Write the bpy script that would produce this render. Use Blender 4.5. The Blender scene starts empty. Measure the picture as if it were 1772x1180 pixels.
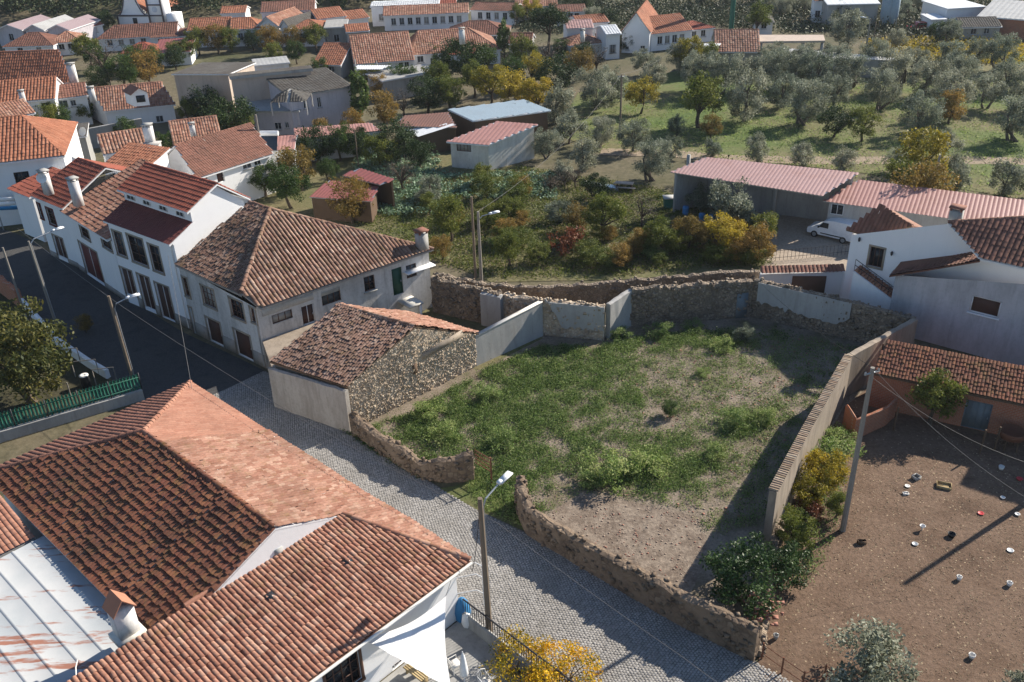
import bpy, math, random
import numpy as np
from mathutils import Vector, Matrix
random.seed(7); rng = np.random.default_rng(7)
R = math.radians
sc = bpy.context.scene
col = sc.collection
# ------------------------------------------------------------ camera, sky, sun, exposure
FPX, PW, PH, CAMH = 1600.0, 1772.0, 1180.0, 33.0        # focal length in photo pixels, photo size, drone height
dn = np.array([94.0, 2900.0, FPX]); dn /= np.linalg.norm(dn)   # straight down, seen in camera axes
fw = np.array([0, 0, 1.0]); fw -= dn * (fw @ dn); fw /= np.linalg.norm(fw)
rt = np.cross(dn, fw)
if rt[0] < 0: rt = -rt
cam = bpy.data.cameras.new('camera'); cam.sensor_width = 36; cam.lens = FPX / PW * 36
cam.clip_start = 0.5; cam.clip_end = 6000
camo = bpy.data.objects.new('camera', cam); col.objects.link(camo)
ax = [Vector((rt[i], fw[i], -dn[i])) for i in range(3)]
M4 = Matrix(((ax[0].x, -ax[1].x, -ax[2].x, 0), (ax[0].y, -ax[1].y, -ax[2].y, 0), (ax[0].z, -ax[1].z, -ax[2].z, CAMH), (0, 0, 0, 1)))
camo.matrix_world = M4
sc.camera = camo
SUN_AZ, SUN_EL = R(57), R(31)                            # clockwise from +Y (away from the drone); height
wd = bpy.data.worlds.new('World'); sc.world = wd; wd.use_nodes = True
nt = wd.node_tree
sky = nt.nodes.new('ShaderNodeTexSky'); sky.sky_type = 'NISHITA'; sky.sun_disc = False
sky.sun_elevation = SUN_EL; sky.sun_rotation = SUN_AZ; sky.air_density = 1.0; sky.dust_density = 0.3; sky.ozone_density = 3.0
nt.links.new(sky.outputs[0], nt.nodes['Background'].inputs[0]); nt.nodes['Background'].inputs[1].default_value = 0.08
sl = bpy.data.lights.new('sun', 'SUN'); sl.energy = 5.0; sl.angle = R(0.55); sl.color = (1.0, 0.915, 0.79)
so = bpy.data.objects.new('sun', sl); col.objects.link(so)
sd = Vector((math.sin(SUN_AZ) * math.cos(SUN_EL), math.cos(SUN_AZ) * math.cos(SUN_EL), math.sin(SUN_EL)))
so.rotation_euler = sd.to_track_quat('Z', 'Y').to_euler(); so.location = (60, 60, 90)
vs = sc.view_settings; vs.view_transform = 'Standard'; vs.look = 'None'; vs.exposure = 0.86; vs.gamma = 1.0

# ------------------------------------------------------------ survey helpers: photo measurements -> places on the site
def W(px, py, z=0.0):
    """site point at height z that was surveyed at photo pixel (px, py)"""
    r = np.array([px - PW / 2, py - PH / 2, FPX]); t = (CAMH - z) / (r @ dn)
    return np.array([(r @ rt) * t, (r @ fw) * t, z])
def proj(p):
    c = rt * p[0] + fw * p[1] + dn * (CAMH - p[2]); return PW / 2 + FPX * c[0] / c[2], PH / 2 + FPX * c[1] / c[2]
def onwall(p0, p1, px, py):
    """(distance along wall p0->p1, height) surveyed at pixel"""
    p0 = np.array(p0[:2]); p1 = np.array(p1[:2]); d = (p1 - p0) / np.linalg.norm(p1 - p0); n = np.array([-d[1], d[0]])
    r = np.array([px - PW / 2, py - PH / 2, FPX]); v = np.array([r @ rt, r @ fw, -(r @ dn)])
    t = (p0 @ n) / (v[:2] @ n)
    return float((v[:2] * t - p0) @ d), float(CAMH + v[2] * t)
def hgt(b, py):
    lo, hi = -5.0, 32.0
    for _ in range(40):
        m = (lo + hi) / 2
        if proj((b[0], b[1], m))[1] > py: lo = m
        else: hi = m
    return lo
def V3(*a): return np.array(a, float)
def unit(v): return v / np.linalg.norm(v)

# ------------------------------------------------------------ materials
MATS = {}
def srgb(r, g, b):
    f = lambda c: (c / 255 / 12.92) if c / 255 <= 0.04045 else ((c / 255 + 0.055) / 1.055) ** 2.4
    return (f(r), f(g), f(b), 1)
class NT:
    def __init__(s, name):
        s.m = bpy.data.materials.new(name); s.m.use_nodes = True; s.t = s.m.node_tree; s.b = s.t.nodes['Principled BSDF']
        s.b.inputs['Specular IOR Level'].default_value = 0.25
    def n(s, typ, **k):
        nd = s.t.nodes.new('ShaderNode' + typ)
        for a, v in k.items():
            if a.startswith('i_'): nd.inputs[a[2:].replace('_', ' ')].default_value = v
            else: setattr(nd, a, v)
        return nd
    def l(s, a, b): s.t.links.new(a, b)
    def co(s, scale=None):
        c = s.n('TexCoord').outputs['Object']
        if scale is None: return c
        mp = s.n('Mapping'); mp.inputs['Scale'].default_value = scale; s.l(c, mp.inputs[0]); return mp.outputs[0]
    def noise(s, sc_, det=4, rough=0.55, co=None):
        n = s.n('TexNoise'); n.inputs['Scale'].default_value = sc_; n.inputs['Detail'].default_value = det; n.inputs['Roughness'].default_value = rough
        s.l(co if co is not None else s.co(), n.inputs['Vector']); return n.outputs['Fac']
    def ramp(s, fac, stops):
        r = s.n('ValToRGB'); e = r.color_ramp.elements
        while len(e) < len(stops): e.new(0.5)
        for i, (p, c) in enumerate(stops): e[i].position = p; e[i].color = c
        s.l(fac, r.inputs[0]); return r.outputs[0]
    def mix(s, fac, a, b, mode='MIX'):
        m = s.n('Mix', data_type='RGBA', blend_type=mode)
        for k, v in ((0, fac), (6, a), (7, b)):
            if hasattr(v, 'is_linked') or hasattr(v, 'links'): s.l(v, m.inputs[k])
            else: m.inputs[k].default_value = v
        return m.outputs[2]
    def bump(s, fac, strength=0.3, dist=0.05):
        b = s.n('Bump'); b.inputs['Strength'].default_value = strength; b.inputs['Distance'].default_value = dist
        s.l(fac, b.inputs['Height']); s.l(b.outputs[0], s.b.inputs['Normal'])
    def done(s, colr, rough=0.9):
        if hasattr(colr, 'links'): s.l(colr, s.b.inputs['Base Color'])
        else: s.b.inputs['Base Color'].default_value = colr
        s.b.inputs['Roughness'].default_value = rough
        MATS[s.m.name] = s.m; return s.m
W1, K0 = (1, 1, 1, 1), (0, 0, 0, 1)
def g(v): return (v, v, v, 1)
def tile_mat(name, cs, dirt=0.35, dirtc=(0.05, 0.035, 0.025, 1), moss=0.0, streak=0.4):
    m = NT(name); at = m.n('Attribute', attribute_name='tint'); oi = m.n('ObjectInfo')
    ad = m.n('Math', operation='ADD'); m.l(at.outputs['Fac'], ad.inputs[0]); m.l(oi.outputs['Random'], ad.inputs[1])
    fr = m.n('Math', operation='FRACT'); m.l(ad.outputs[0], fr.inputs[0])
    k = len(cs); c = m.ramp(fr.outputs[0], [(i / (k - 1), cs[i]) for i in range(k)])
    big = m.noise(0.35, 5, 0.65); c = m.mix(m.ramp(big, [(0.40, K0), (0.68, g(dirt))]), c, dirtc)
    fine = m.noise(7.0, 5, 0.7); c = m.mix(m.ramp(fine, [(0.42, K0), (0.72, g(streak))]), c, dirtc)
    if moss:
        mo = m.noise(1.6, 6, 0.75); c = m.mix(m.ramp(mo, [(0.52, K0), (0.66, g(moss))]), c, (0.16, 0.12, 0.035, 1))
        li = m.noise(11.0, 3, 0.6); c = m.mix(m.ramp(li, [(0.64, K0), (0.70, g(moss))]), c, (0.36, 0.33, 0.26, 1))
    m.bump(fine, 0.4, 0.03); return m.done(c, 0.88)
def plaster(name, base, stain=0.3, stainc=(0.16, 0.15, 0.14, 1), _=None, scale=0.5, rough=0.92):
    m = NT(name); st = m.noise(scale, 6, 0.68, m.co((1, 1, 0.35))); c = m.mix(m.ramp(st, [(0.42, K0), (0.72, g(stain))]), base, stainc)
    sp = m.noise(5, 5, 0.7); c = m.mix(m.ramp(sp, [(0.5, K0), (0.75, g(stain * 0.6))]), c, stainc)
    sk = m.noise(2.6, 5, 0.7, m.co((1, 1, 0.10))); c = m.mix(m.ramp(sk, [(0.52, K0), (0.74, g(min(0.6, stain * 0.9 + 0.08)))]), c, stainc)
    m.bump(sp, 0.25, 0.02); return m.done(c, rough)
def stone_mat(name, cs, scale=4.0, mortar=(0.22, 0.18, 0.14, 1), plasterc=None, pf=(0.5, 0.56), bump=0.7):
    m = NT(name); co = m.co(); nz = m.n('TexNoise'); nz.inputs['Scale'].default_value = 3; m.l(co, nz.inputs['Vector'])
    cm = m.n('Mix', data_type='RGBA', blend_type='LINEAR_LIGHT'); cm.inputs[0].default_value = 0.06; m.l(co, cm.inputs[6]); m.l(nz.outputs['Color'], cm.inputs[7])
    v = m.n('TexVoronoi'); v.inputs['Scale'].default_value = scale; m.l(cm.outputs[2], v.inputs['Vector'])
    ve = m.n('TexVoronoi', feature='DISTANCE_TO_EDGE'); ve.inputs['Scale'].default_value = scale; m.l(cm.outputs[2], ve.inputs['Vector'])
    sp = m.n('SeparateColor'); m.l(v.outputs['Color'], sp.inputs[0]); k = len(cs)
    c = m.ramp(sp.outputs[0], [(i / (k - 1), cs[i]) for i in range(k)])
    at = m.n('Attribute', attribute_name='tint'); c2 = m.ramp(at.outputs['Fac'], [(0.0, g(0.8)), (1.0, g(1.25))]); c = m.mix(1.0, c, c2, 'MULTIPLY')
    ed = m.ramp(ve.outputs['Distance'], [(0.0, W1), (0.12, K0)]); c = m.mix(ed, c, mortar)
    d = m.noise(0.6, 6, 0.7); c = m.mix(m.ramp(d, [(0.42, K0), (0.7, g(0.5))]), c, (0.06, 0.05, 0.04, 1))
    if plasterc is not None:
        pn = m.noise(0.55, 5, 0.6); c = m.mix(m.ramp(pn, [(pf[0], K0), (pf[1], W1)]), c, plasterc)
    hb = m.ramp(ve.outputs['Distance'], [(0.0, K0), (0.25, W1)]); m.bump(hb, bump, 0.06); return m.done(c, 0.95)
def soil_mat(name, cs, scale=0.25, fine=9.0, bump=0.6, leafc=None):
    m = NT(name); a = m.noise(scale, 7, 0.68); k = len(cs)
    c = m.ramp(a, [(0.28 + 0.44 * i / (k - 1), cs[i]) for i in range(k)])
    f = m.noise(fine, 6, 0.75); c = m.mix(0.75, c, m.ramp(f, [(0.3, g(0.45)), (0.72, g(1.35))]), 'MULTIPLY')
    if leafc is not None:
        v = m.n('TexVoronoi'); v.inputs['Scale'].default_value = 5.5; m.l(m.co(), v.inputs['Vector'])
        sp = m.n('SeparateColor'); m.l(v.outputs['Color'], sp.inputs[0])
        a1 = m.ramp(v.outputs['Distance'], [(0.16, W1), (0.24, K0)]); a2 = m.ramp(sp.outputs[0], [(0.72, K0), (0.76, W1)])
        c = m.mix(m.mix(1.0, a1, a2, 'MULTIPLY'), c, leafc)
    m.bump(f, bump, 0.06); return m.done(c, 0.97)
def flat_mat(name, c, rough=0.6, metal=0.0, var=0.15, nscale=2.0):
    m = NT(name); a = m.noise(nscale, 5, 0.65); cc = m.mix(m.ramp(a, [(0.35, g(1 - var)), (0.7, g(1 + var * 0.4))]), c, c)
    cc = m.mix(1.0, c, m.ramp(a, [(0.3, g(1 - var)), (0.7, g(1.0))]), 'MULTIPLY')
    m.b.inputs['Metallic'].default_value = metal; return m.done(cc, rough)
def leaf_mat(name, cs, trans=0.25, rough=0.6):
    m = NT(name); at = m.n('Attribute', attribute_name='tint'); k = len(cs)
    c = m.ramp(at.outputs['Fac'], [(i / (k - 1), cs[i]) for i in range(k)])
    oi = m.n('ObjectInfo'); c = m.mix(1.0, c, m.ramp(oi.outputs['Random'], [(0.0, (0.72, 0.78, 0.72, 1)), (1.0, (1.2, 1.12, 1.05, 1))]), 'MULTIPLY')
    t = m.n('BsdfTranslucent'); m.l(c, t.inputs[0]); ms = m.n('MixShader'); ms.inputs[0].default_value = trans
    m.l(m.b.outputs[0], ms.inputs[1]); m.l(t.outputs[0], ms.inputs[2]); m.l(ms.outputs[0], m.t.nodes['Material Output'].inputs[0])
    return m.done(c, rough)
def metal_sheet(name, c, rust=0.3, rustc=(0.22, 0.09, 0.05, 1), rough=0.55):
    m = NT(name); a = m.noise(0.5, 6, 0.7, m.co((1, 1, 1))); cc = m.mix(m.ramp(a, [(0.48, K0), (0.66, g(rust))]), c, rustc)
    f = m.noise(6, 5, 0.7); cc = m.mix(0.5, cc, m.ramp(f, [(0.3, g(0.65)), (0.7, g(1.15))]), 'MULTIPLY'); return m.done(cc, rough)

tile_mat('tile_orange', [(0.30, 0.115, 0.065, 1), (0.38, 0.155, 0.09, 1), (0.33, 0.13, 0.075, 1), (0.42, 0.185, 0.11, 1)], 0.3, streak=0.25)
tile_mat('tile_clay', [(0.27, 0.12, 0.082, 1), (0.37, 0.175, 0.12, 1), (0.46, 0.25, 0.175, 1), (0.31, 0.135, 0.09, 1), (0.50, 0.30, 0.22, 1)], 0.40, moss=0.35, streak=0.35)
tile_mat('tile_salmon', [(0.30, 0.14, 0.095, 1), (0.42, 0.23, 0.165, 1), (0.26, 0.115, 0.075, 1), (0.49, 0.31, 0.23, 1)], 0.4, (0.12, 0.07, 0.05, 1), moss=0.35, streak=0.5)
tile_mat('tile_pink', [(0.36, 0.17, 0.115, 1), (0.41, 0.21, 0.145, 1), (0.33, 0.15, 0.10, 1)], 0.25, streak=0.3)
tile_mat('tile_old', [(0.16, 0.085, 0.06, 1), (0.26, 0.14, 0.10, 1), (0.36, 0.22, 0.16, 1), (0.20, 0.105, 0.075, 1), (0.42, 0.29, 0.22, 1)], 0.55, moss=0.35, streak=0.5)
tile_mat('tile_sand', [(0.34, 0.25, 0.17, 1), (0.44, 0.34, 0.25, 1), (0.28, 0.19, 0.13, 1), (0.50, 0.41, 0.31, 1)], 0.4, moss=0.3, streak=0.4)
tile_mat('tile_barn', [(0.22, 0.125, 0.09, 1), (0.30, 0.18, 0.135, 1), (0.38, 0.25, 0.195, 1), (0.18, 0.095, 0.07, 1), (0.46, 0.33, 0.26, 1)], 0.4, moss=0.3, streak=0.4)
tile_mat('tile_shade_moss', [(0.16, 0.055, 0.035, 1), (0.24, 0.09, 0.05, 1), (0.20, 0.07, 0.045, 1), (0.30, 0.125, 0.06, 1)], 0.5, moss=0.4, streak=0.55)  # base darkened for the slope turned from the sun, plus moss
tile_mat('tile_red', [(0.27, 0.075, 0.05, 1), (0.33, 0.10, 0.065, 1), (0.30, 0.085, 0.055, 1)], 0.25, streak=0.2)
tile_mat('tile_brown', [(0.20, 0.09, 0.065, 1), (0.27, 0.125, 0.09, 1), (0.23, 0.105, 0.075, 1)], 0.45, streak=0.4)
tile_mat('tile_wine', [(0.17, 0.05, 0.045, 1), (0.20, 0.06, 0.05, 1)], 0.2, streak=0.15)
tile_mat('slate_grey', [(0.085, 0.08, 0.075, 1), (0.12, 0.115, 0.105, 1), (0.10, 0.095, 0.085, 1)], 0.5, streak=0.4)
metal_sheet('sheet_pink', (0.46, 0.29, 0.27, 1), 0.35, (0.36, 0.18, 0.14, 1)); metal_sheet('sheet_rose', (0.40, 0.21, 0.185, 1), 0.3)
metal_sheet('sheet_blue', (0.30, 0.38, 0.44, 1), 0.15, (0.2, 0.2, 0.2, 1)); metal_sheet('sheet_grey', (0.42, 0.42, 0.41, 1), 0.4, (0.2, 0.19, 0.18, 1))
metal_sheet('sheet_white', (0.72, 0.74, 0.76, 1), 0.25, (0.55, 0.56, 0.56, 1)); metal_sheet('sheet_wine', (0.26, 0.09, 0.085, 1), 0.3)
m = NT('sheet_rusty'); mp = m.n('Mapping'); mp.inputs['Rotation'].default_value = (0, 0, R(-46)); mp.inputs['Scale'].default_value = (0.22, 1.6, 1); m.l(m.co(), mp.inputs[0]); a = m.noise(1.0, 6, 0.7, mp.outputs[0]); c = m.mix(m.ramp(m.noise(0.4, 4), [(0.4, K0), (0.65, W1)]), (0.44, 0.45, 0.455, 1), (0.36, 0.385, 0.40, 1)); c = m.mix(m.ramp(a, [(0.54, K0), (0.61, g(0.9))]), c, (0.27, 0.10, 0.055, 1)); m.done(c, 0.6)
metal_sheet('sheet_lilac', (0.34, 0.26, 0.27, 1), 0.3, (0.25, 0.17, 0.16, 1)); metal_sheet('sheet_brown', (0.19, 0.10, 0.075, 1), 0.5, (0.3, 0.14, 0.09, 1))
plaster('plaster_white', (0.78, 0.78, 0.78, 1), 0.12, (0.5, 0.49, 0.46, 1)); plaster('plaster_clean', (0.82, 0.82, 0.83, 1), 0.05, (0.6, 0.6, 0.6, 1))
plaster('plaster_far', (0.74, 0.74, 0.76, 1), 0.2, (0.45, 0.43, 0.4, 1)); plaster('plaster_old', (0.56, 0.55, 0.53, 1), 0.75, (0.21, 0.20, 0.185, 1), None, 0.45)
plaster('plaster_yard', (0.66, 0.64, 0.59, 1), 0.6, (0.30, 0.27, 0.22, 1), None, 0.6); plaster('cement_grey', (0.40, 0.39, 0.375, 1), 0.45, (0.2, 0.185, 0.165, 1), None, 0.7)
plaster('cement_brown', (0.33, 0.275, 0.22, 1), 0.6, (0.12, 0.10, 0.08, 1), None, 0.8); plaster('concrete', (0.36, 0.355, 0.34, 1), 0.5, (0.16, 0.155, 0.15, 1), None, 0.8)
plaster('plaster_beige', (0.50, 0.41, 0.34, 1), 0.4, (0.26, 0.21, 0.18, 1)); plaster('plaster_lilac', (0.50, 0.47, 0.50, 1), 0.55, (0.25, 0.23, 0.25, 1), None, 0.35)
plaster('plaster_house', (0.46, 0.46, 0.48, 1), 0.6, (0.24, 0.24, 0.25, 1), None, 0.9); plaster('plinth_grey', (0.32, 0.29, 0.26, 1), 0.5, (0.14, 0.13, 0.12, 1))
plaster('chimney_white', (0.66, 0.65, 0.64, 1), 0.5, (0.28, 0.27, 0.26, 1), None, 1.5)
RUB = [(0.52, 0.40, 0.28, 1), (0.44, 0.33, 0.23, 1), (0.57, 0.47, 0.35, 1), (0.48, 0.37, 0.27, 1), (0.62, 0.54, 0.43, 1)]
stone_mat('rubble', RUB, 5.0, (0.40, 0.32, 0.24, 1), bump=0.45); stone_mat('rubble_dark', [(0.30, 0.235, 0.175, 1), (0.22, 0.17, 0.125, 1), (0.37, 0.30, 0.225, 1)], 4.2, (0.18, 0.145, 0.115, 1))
stone_mat('wall_street', [(0.20, 0.145, 0.10, 1), (0.14, 0.10, 0.07, 1), (0.25, 0.19, 0.135, 1)], 3.2, (0.11, 0.08, 0.06, 1), (0.21, 0.155, 0.11, 1), (0.44, 0.60), 0.5)
stone_mat('wall_plastered', RUB, 3.6, (0.2, 0.17, 0.14, 1), (0.35, 0.33, 0.30, 1), (0.46, 0.52), 0.5)
m = NT('brick_orange'); bt = m.n('TexBrick'); bt.inputs['Scale'].default_value = 2.2; bt.inputs['Color1'].default_value = (0.42, 0.15, 0.08, 1); bt.inputs['Color2'].default_value = (0.34, 0.115, 0.06, 1); bt.inputs['Mortar'].default_value = (0.36, 0.27, 0.21, 1)
bt.inputs['Mortar Size'].default_value = 0.018
mp = m.n('Mapping'); mp.inputs['Rotation'].default_value = (R(90), 0, 0); m.l(m.co(), mp.inputs[0]); m.l(mp.outputs[0], bt.inputs['Vector']); dd = m.noise(0.8, 5, 0.7)
m.done(m.mix(m.ramp(dd, [(0.4, K0), (0.7, g(0.5))]), bt.outputs['Color'], (0.2, 0.13, 0.09, 1)), 0.93)
soil_mat('soil_plot', [(0.10, 0.11, 0.045, 1), (0.19, 0.155, 0.11, 1), (0.27, 0.22, 0.175, 1), (0.15, 0.135, 0.075, 1)], 0.42, 7, 1.0)
soil_mat('soil_floor', [(0.12, 0.09, 0.065, 1), (0.29, 0.235, 0.185, 1), (0.17, 0.13, 0.10, 1), (0.35, 0.29, 0.23, 1)], 0.9, 5, 1.0)
soil_mat('soil_yard', [(0.088, 0.055, 0.037, 1), (0.142, 0.091, 0.061, 1), (0.182, 0.121, 0.084, 1), (0.105, 0.067, 0.046, 1)], 0.3, 4.5, 0.9, (0.40, 0.31, 0.2, 1))
soil_mat('soil_garden', [(0.09, 0.12, 0.035, 1), (0.17, 0.145, 0.075, 1), (0.13, 0.13, 0.055, 1), (0.085, 0.12, 0.03, 1)], 0.16, 3.0, 0.6)
soil_mat('grass_orchard', [(0.07, 0.115, 0.026, 1), (0.105, 0.145, 0.038, 1), (0.17, 0.15, 0.075, 1), (0.085, 0.13, 0.032, 1)], 0.055, 2.0, 0.5)
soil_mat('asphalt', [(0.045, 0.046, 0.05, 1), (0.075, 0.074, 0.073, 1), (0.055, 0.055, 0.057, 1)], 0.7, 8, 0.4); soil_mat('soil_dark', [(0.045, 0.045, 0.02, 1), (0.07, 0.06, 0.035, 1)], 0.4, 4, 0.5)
soil_mat('ground_base', [(0.055, 0.07, 0.025, 1), (0.10, 0.095, 0.05, 1), (0.15, 0.125, 0.08, 1), (0.06, 0.075, 0.028, 1)], 0.05, 1.6, 0.4)
soil_mat('track_dirt', [(0.27, 0.21, 0.15, 1), (0.33, 0.26, 0.19, 1), (0.24, 0.185, 0.125, 1)], 0.5, 4, 0.4); soil_mat('drive_sand', [(0.33, 0.27, 0.21, 1), (0.40, 0.33, 0.26, 1), (0.30, 0.24, 0.19, 1)], 0.3, 5, 0.4)
soil_mat('hill_floor', [(0.035, 0.05, 0.02, 1), (0.05, 0.06, 0.025, 1)], 0.05, 1.0, 0.3)
m = NT('cobble'); at = m.n('Attribute', attribute_name='tint'); c = m.ramp(at.outputs['Fac'], [(0, (0.25, 0.24, 0.225, 1)), (0.5, (0.31, 0.295, 0.28, 1)), (1, (0.37, 0.355, 0.335, 1))])
sn = m.noise(0.4, 5, 0.6); c = m.mix(m.ramp(sn, [(0.38, K0), (0.68, g(0.6))]), c, (0.19, 0.175, 0.155, 1)); m.done(c, 0.8)
soil_mat('street_bed', [(0.13, 0.125, 0.115, 1), (0.17, 0.16, 0.145, 1)], 0.4, 6, 0.4)
m = NT('street_cobble_far'); bt = m.n('TexBrick'); bt.inputs['Scale'].default_value = 3.2; bt.inputs['Color1'].default_value = (0.33, 0.32, 0.30, 1); bt.inputs['Color2'].default_value = (0.28, 0.27, 0.255, 1); bt.inputs['Mortar'].default_value = (0.15, 0.14, 0.13, 1); bt.inputs['Mortar Size'].default_value = 0.03
m.l(m.co(), bt.inputs['Vector']); m.done(bt.outputs['Color'], 0.85)
for nm, c, r_, mt in (('frame_white', (0.72, 0.72, 0.72, 1), 0.5, 0), ('frame_brown', (0.12, 0.06, 0.04, 1), 0.5, 0), ('frame_stone', (0.34, 0.29, 0.23, 1), 0.8, 0), ('glass_dark', (0.02, 0.024, 0.03, 1), 0.12, 0),
    ('door_brown', (0.075, 0.035, 0.026, 1), 0.6, 0), ('door_green', (0.02, 0.075, 0.05, 1), 0.55, 0), ('door_wine', (0.13, 0.028, 0.025, 1), 0.55, 0), ('door_grey', (0.17, 0.20, 0.22, 1), 0.7, 0), ('garage_brown', (0.16, 0.09, 0.06, 1), 0.7, 0),
    ('wood_pole', (0.20, 0.155, 0.115, 1), 0.85, 0), ('concrete_pole', (0.27, 0.245, 0.215, 1), 0.85, 0), ('metal_grey', (0.40, 0.42, 0.44, 1), 0.4, 0.6), ('lamp_white', (0.72, 0.74, 0.77, 1), 0.35, 0.1), ('metal_dark', (0.05, 0.05, 0.055, 1), 0.5, 0.3),
    ('rust', (0.20, 0.085, 0.05, 1), 0.8, 0.1), ('fence_green', (0.02, 0.12, 0.085, 1), 0.5, 0), ('cloth_white', (0.85, 0.85, 0.84, 1), 0.8, 0), ('plastic_white', (0.78, 0.76, 0.72, 1), 0.45, 0), ('plastic_black', (0.02, 0.02, 0.022, 1), 0.4, 0),
    ('plastic_red', (0.50, 0.045, 0.05, 1), 0.4, 0), ('plastic_blue', (0.04, 0.20, 0.42, 1), 0.45, 0), ('wood_light', (0.42, 0.32, 0.17, 1), 0.8, 0), ('wood_dark', (0.13, 0.085, 0.055, 1), 0.85, 0), ('cable', (0.16, 0.155, 0.15, 1), 0.5, 0), ('cable_black', (0.03, 0.03, 0.03, 1), 0.6, 0),
    ('car_white', (0.78, 0.80, 0.82, 1), 0.25, 0), ('rubber', (0.025, 0.025, 0.025, 1), 0.8, 0), ('car_red', (0.42, 0.03, 0.03, 1), 0.3, 0), ('solar_blue', (0.035, 0.05, 0.075, 1), 0.15, 0.2), ('terracotta_cap', (0.40, 0.19, 0.12, 1), 0.85, 0), ('bark', (0.10, 0.075, 0.055, 1), 0.95, 0),
    ('bark_olive', (0.13, 0.105, 0.085, 1), 0.95, 0), ('stripe_dark', (0.10, 0.085, 0.095, 1), 0.6, 0), ('pool', (0.55, 0.68, 0.72, 1), 0.2, 0), ('sign_blue', (0.02, 0.20, 0.42, 1), 0.5, 0), ('clock_face', (0.55, 0.60, 0.68, 1), 0.4, 0), ('curtain', (0.75, 0.74, 0.72, 1), 0.8, 0)):
    flat_mat(nm, c, r_, mt)
leaf_mat('leaf_olive', [(0.085, 0.10, 0.065, 1), (0.18, 0.20, 0.145, 1), (0.28, 0.305, 0.235, 1), (0.40, 0.42, 0.35, 1)], 0.33)
leaf_mat('leaf_green', [(0.026, 0.05, 0.013, 1), (0.058, 0.105, 0.024, 1), (0.11, 0.165, 0.042, 1)], 0.35); leaf_mat('leaf_dark', [(0.015, 0.032, 0.010, 1), (0.032, 0.06, 0.018, 1), (0.06, 0.098, 0.03, 1)])
leaf_mat('leaf_yellow', [(0.14, 0.14, 0.022, 1), (0.32, 0.26, 0.03, 1), (0.48, 0.37, 0.04, 1)], 0.35); leaf_mat('leaf_autumn', [(0.11, 0.085, 0.025, 1), (0.23, 0.155, 0.04, 1), (0.33, 0.21, 0.055, 1), (0.15, 0.145, 0.04, 1)], 0.35)
leaf_mat('leaf_ygreen', [(0.06, 0.088, 0.018, 1), (0.13, 0.16, 0.03, 1), (0.23, 0.24, 0.05, 1)], 0.35); leaf_mat('leaf_weed', [(0.07, 0.125, 0.032, 1), (0.155, 0.25, 0.065, 1), (0.26, 0.34, 0.11, 1), (0.38, 0.41, 0.19, 1)], 0.42)
leaf_mat('leaf_cabbage', [(0.08, 0.15, 0.08, 1), (0.17, 0.27, 0.17, 1), (0.32, 0.42, 0.32, 1)]); leaf_mat('leaf_dry', [(0.16, 0.12, 0.075, 1), (0.24, 0.19, 0.12, 1), (0.32, 0.26, 0.17, 1)])
leaf_mat('flower_yellow', [(0.10, 0.13, 0.02, 1), (0.55, 0.36, 0.01, 1), (0.72, 0.46, 0.015, 1), (0.60, 0.30, 0.01, 1)]); leaf_mat('leaf_forest', [(0.018, 0.034, 0.014, 1), (0.04, 0.062, 0.026, 1), (0.075, 0.095, 0.045, 1), (0.12, 0.125, 0.075, 1)], 0.1)
leaf_mat('leaf_walnut', [(0.028, 0.042, 0.012, 1), (0.07, 0.08, 0.02, 1), (0.15, 0.135, 0.035, 1)], 0.3); plaster('cement_wall', (0.34, 0.315, 0.285, 1), 0.7, (0.15, 0.125, 0.105, 1), None, 0.7)
leaf_mat('leaf_bare', [(0.12, 0.09, 0.07, 1), (0.19, 0.15, 0.12, 1)], 0.05); leaf_mat('leaf_red', [(0.16, 0.05, 0.03, 1), (0.24, 0.09, 0.04, 1)])
leaf_mat('leaf_laurel', [(0.018, 0.042, 0.012, 1), (0.045, 0.09, 0.025, 1), (0.11, 0.17, 0.055, 1)], 0.2, 0.45); flat_mat('glass_mid', (0.07, 0.08, 0.09, 1), 0.15, 0); flat_mat('glass_curtain', (0.30, 0.29, 0.27, 1), 0.3, 0)
flat_mat('rubble_stone', (0.34, 0.26, 0.21, 1), 0.95, 0, 0.4, 6.0); flat_mat('tile_shard', (0.40, 0.20, 0.15, 1), 0.95, 0, 0.4, 6.0)

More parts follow.
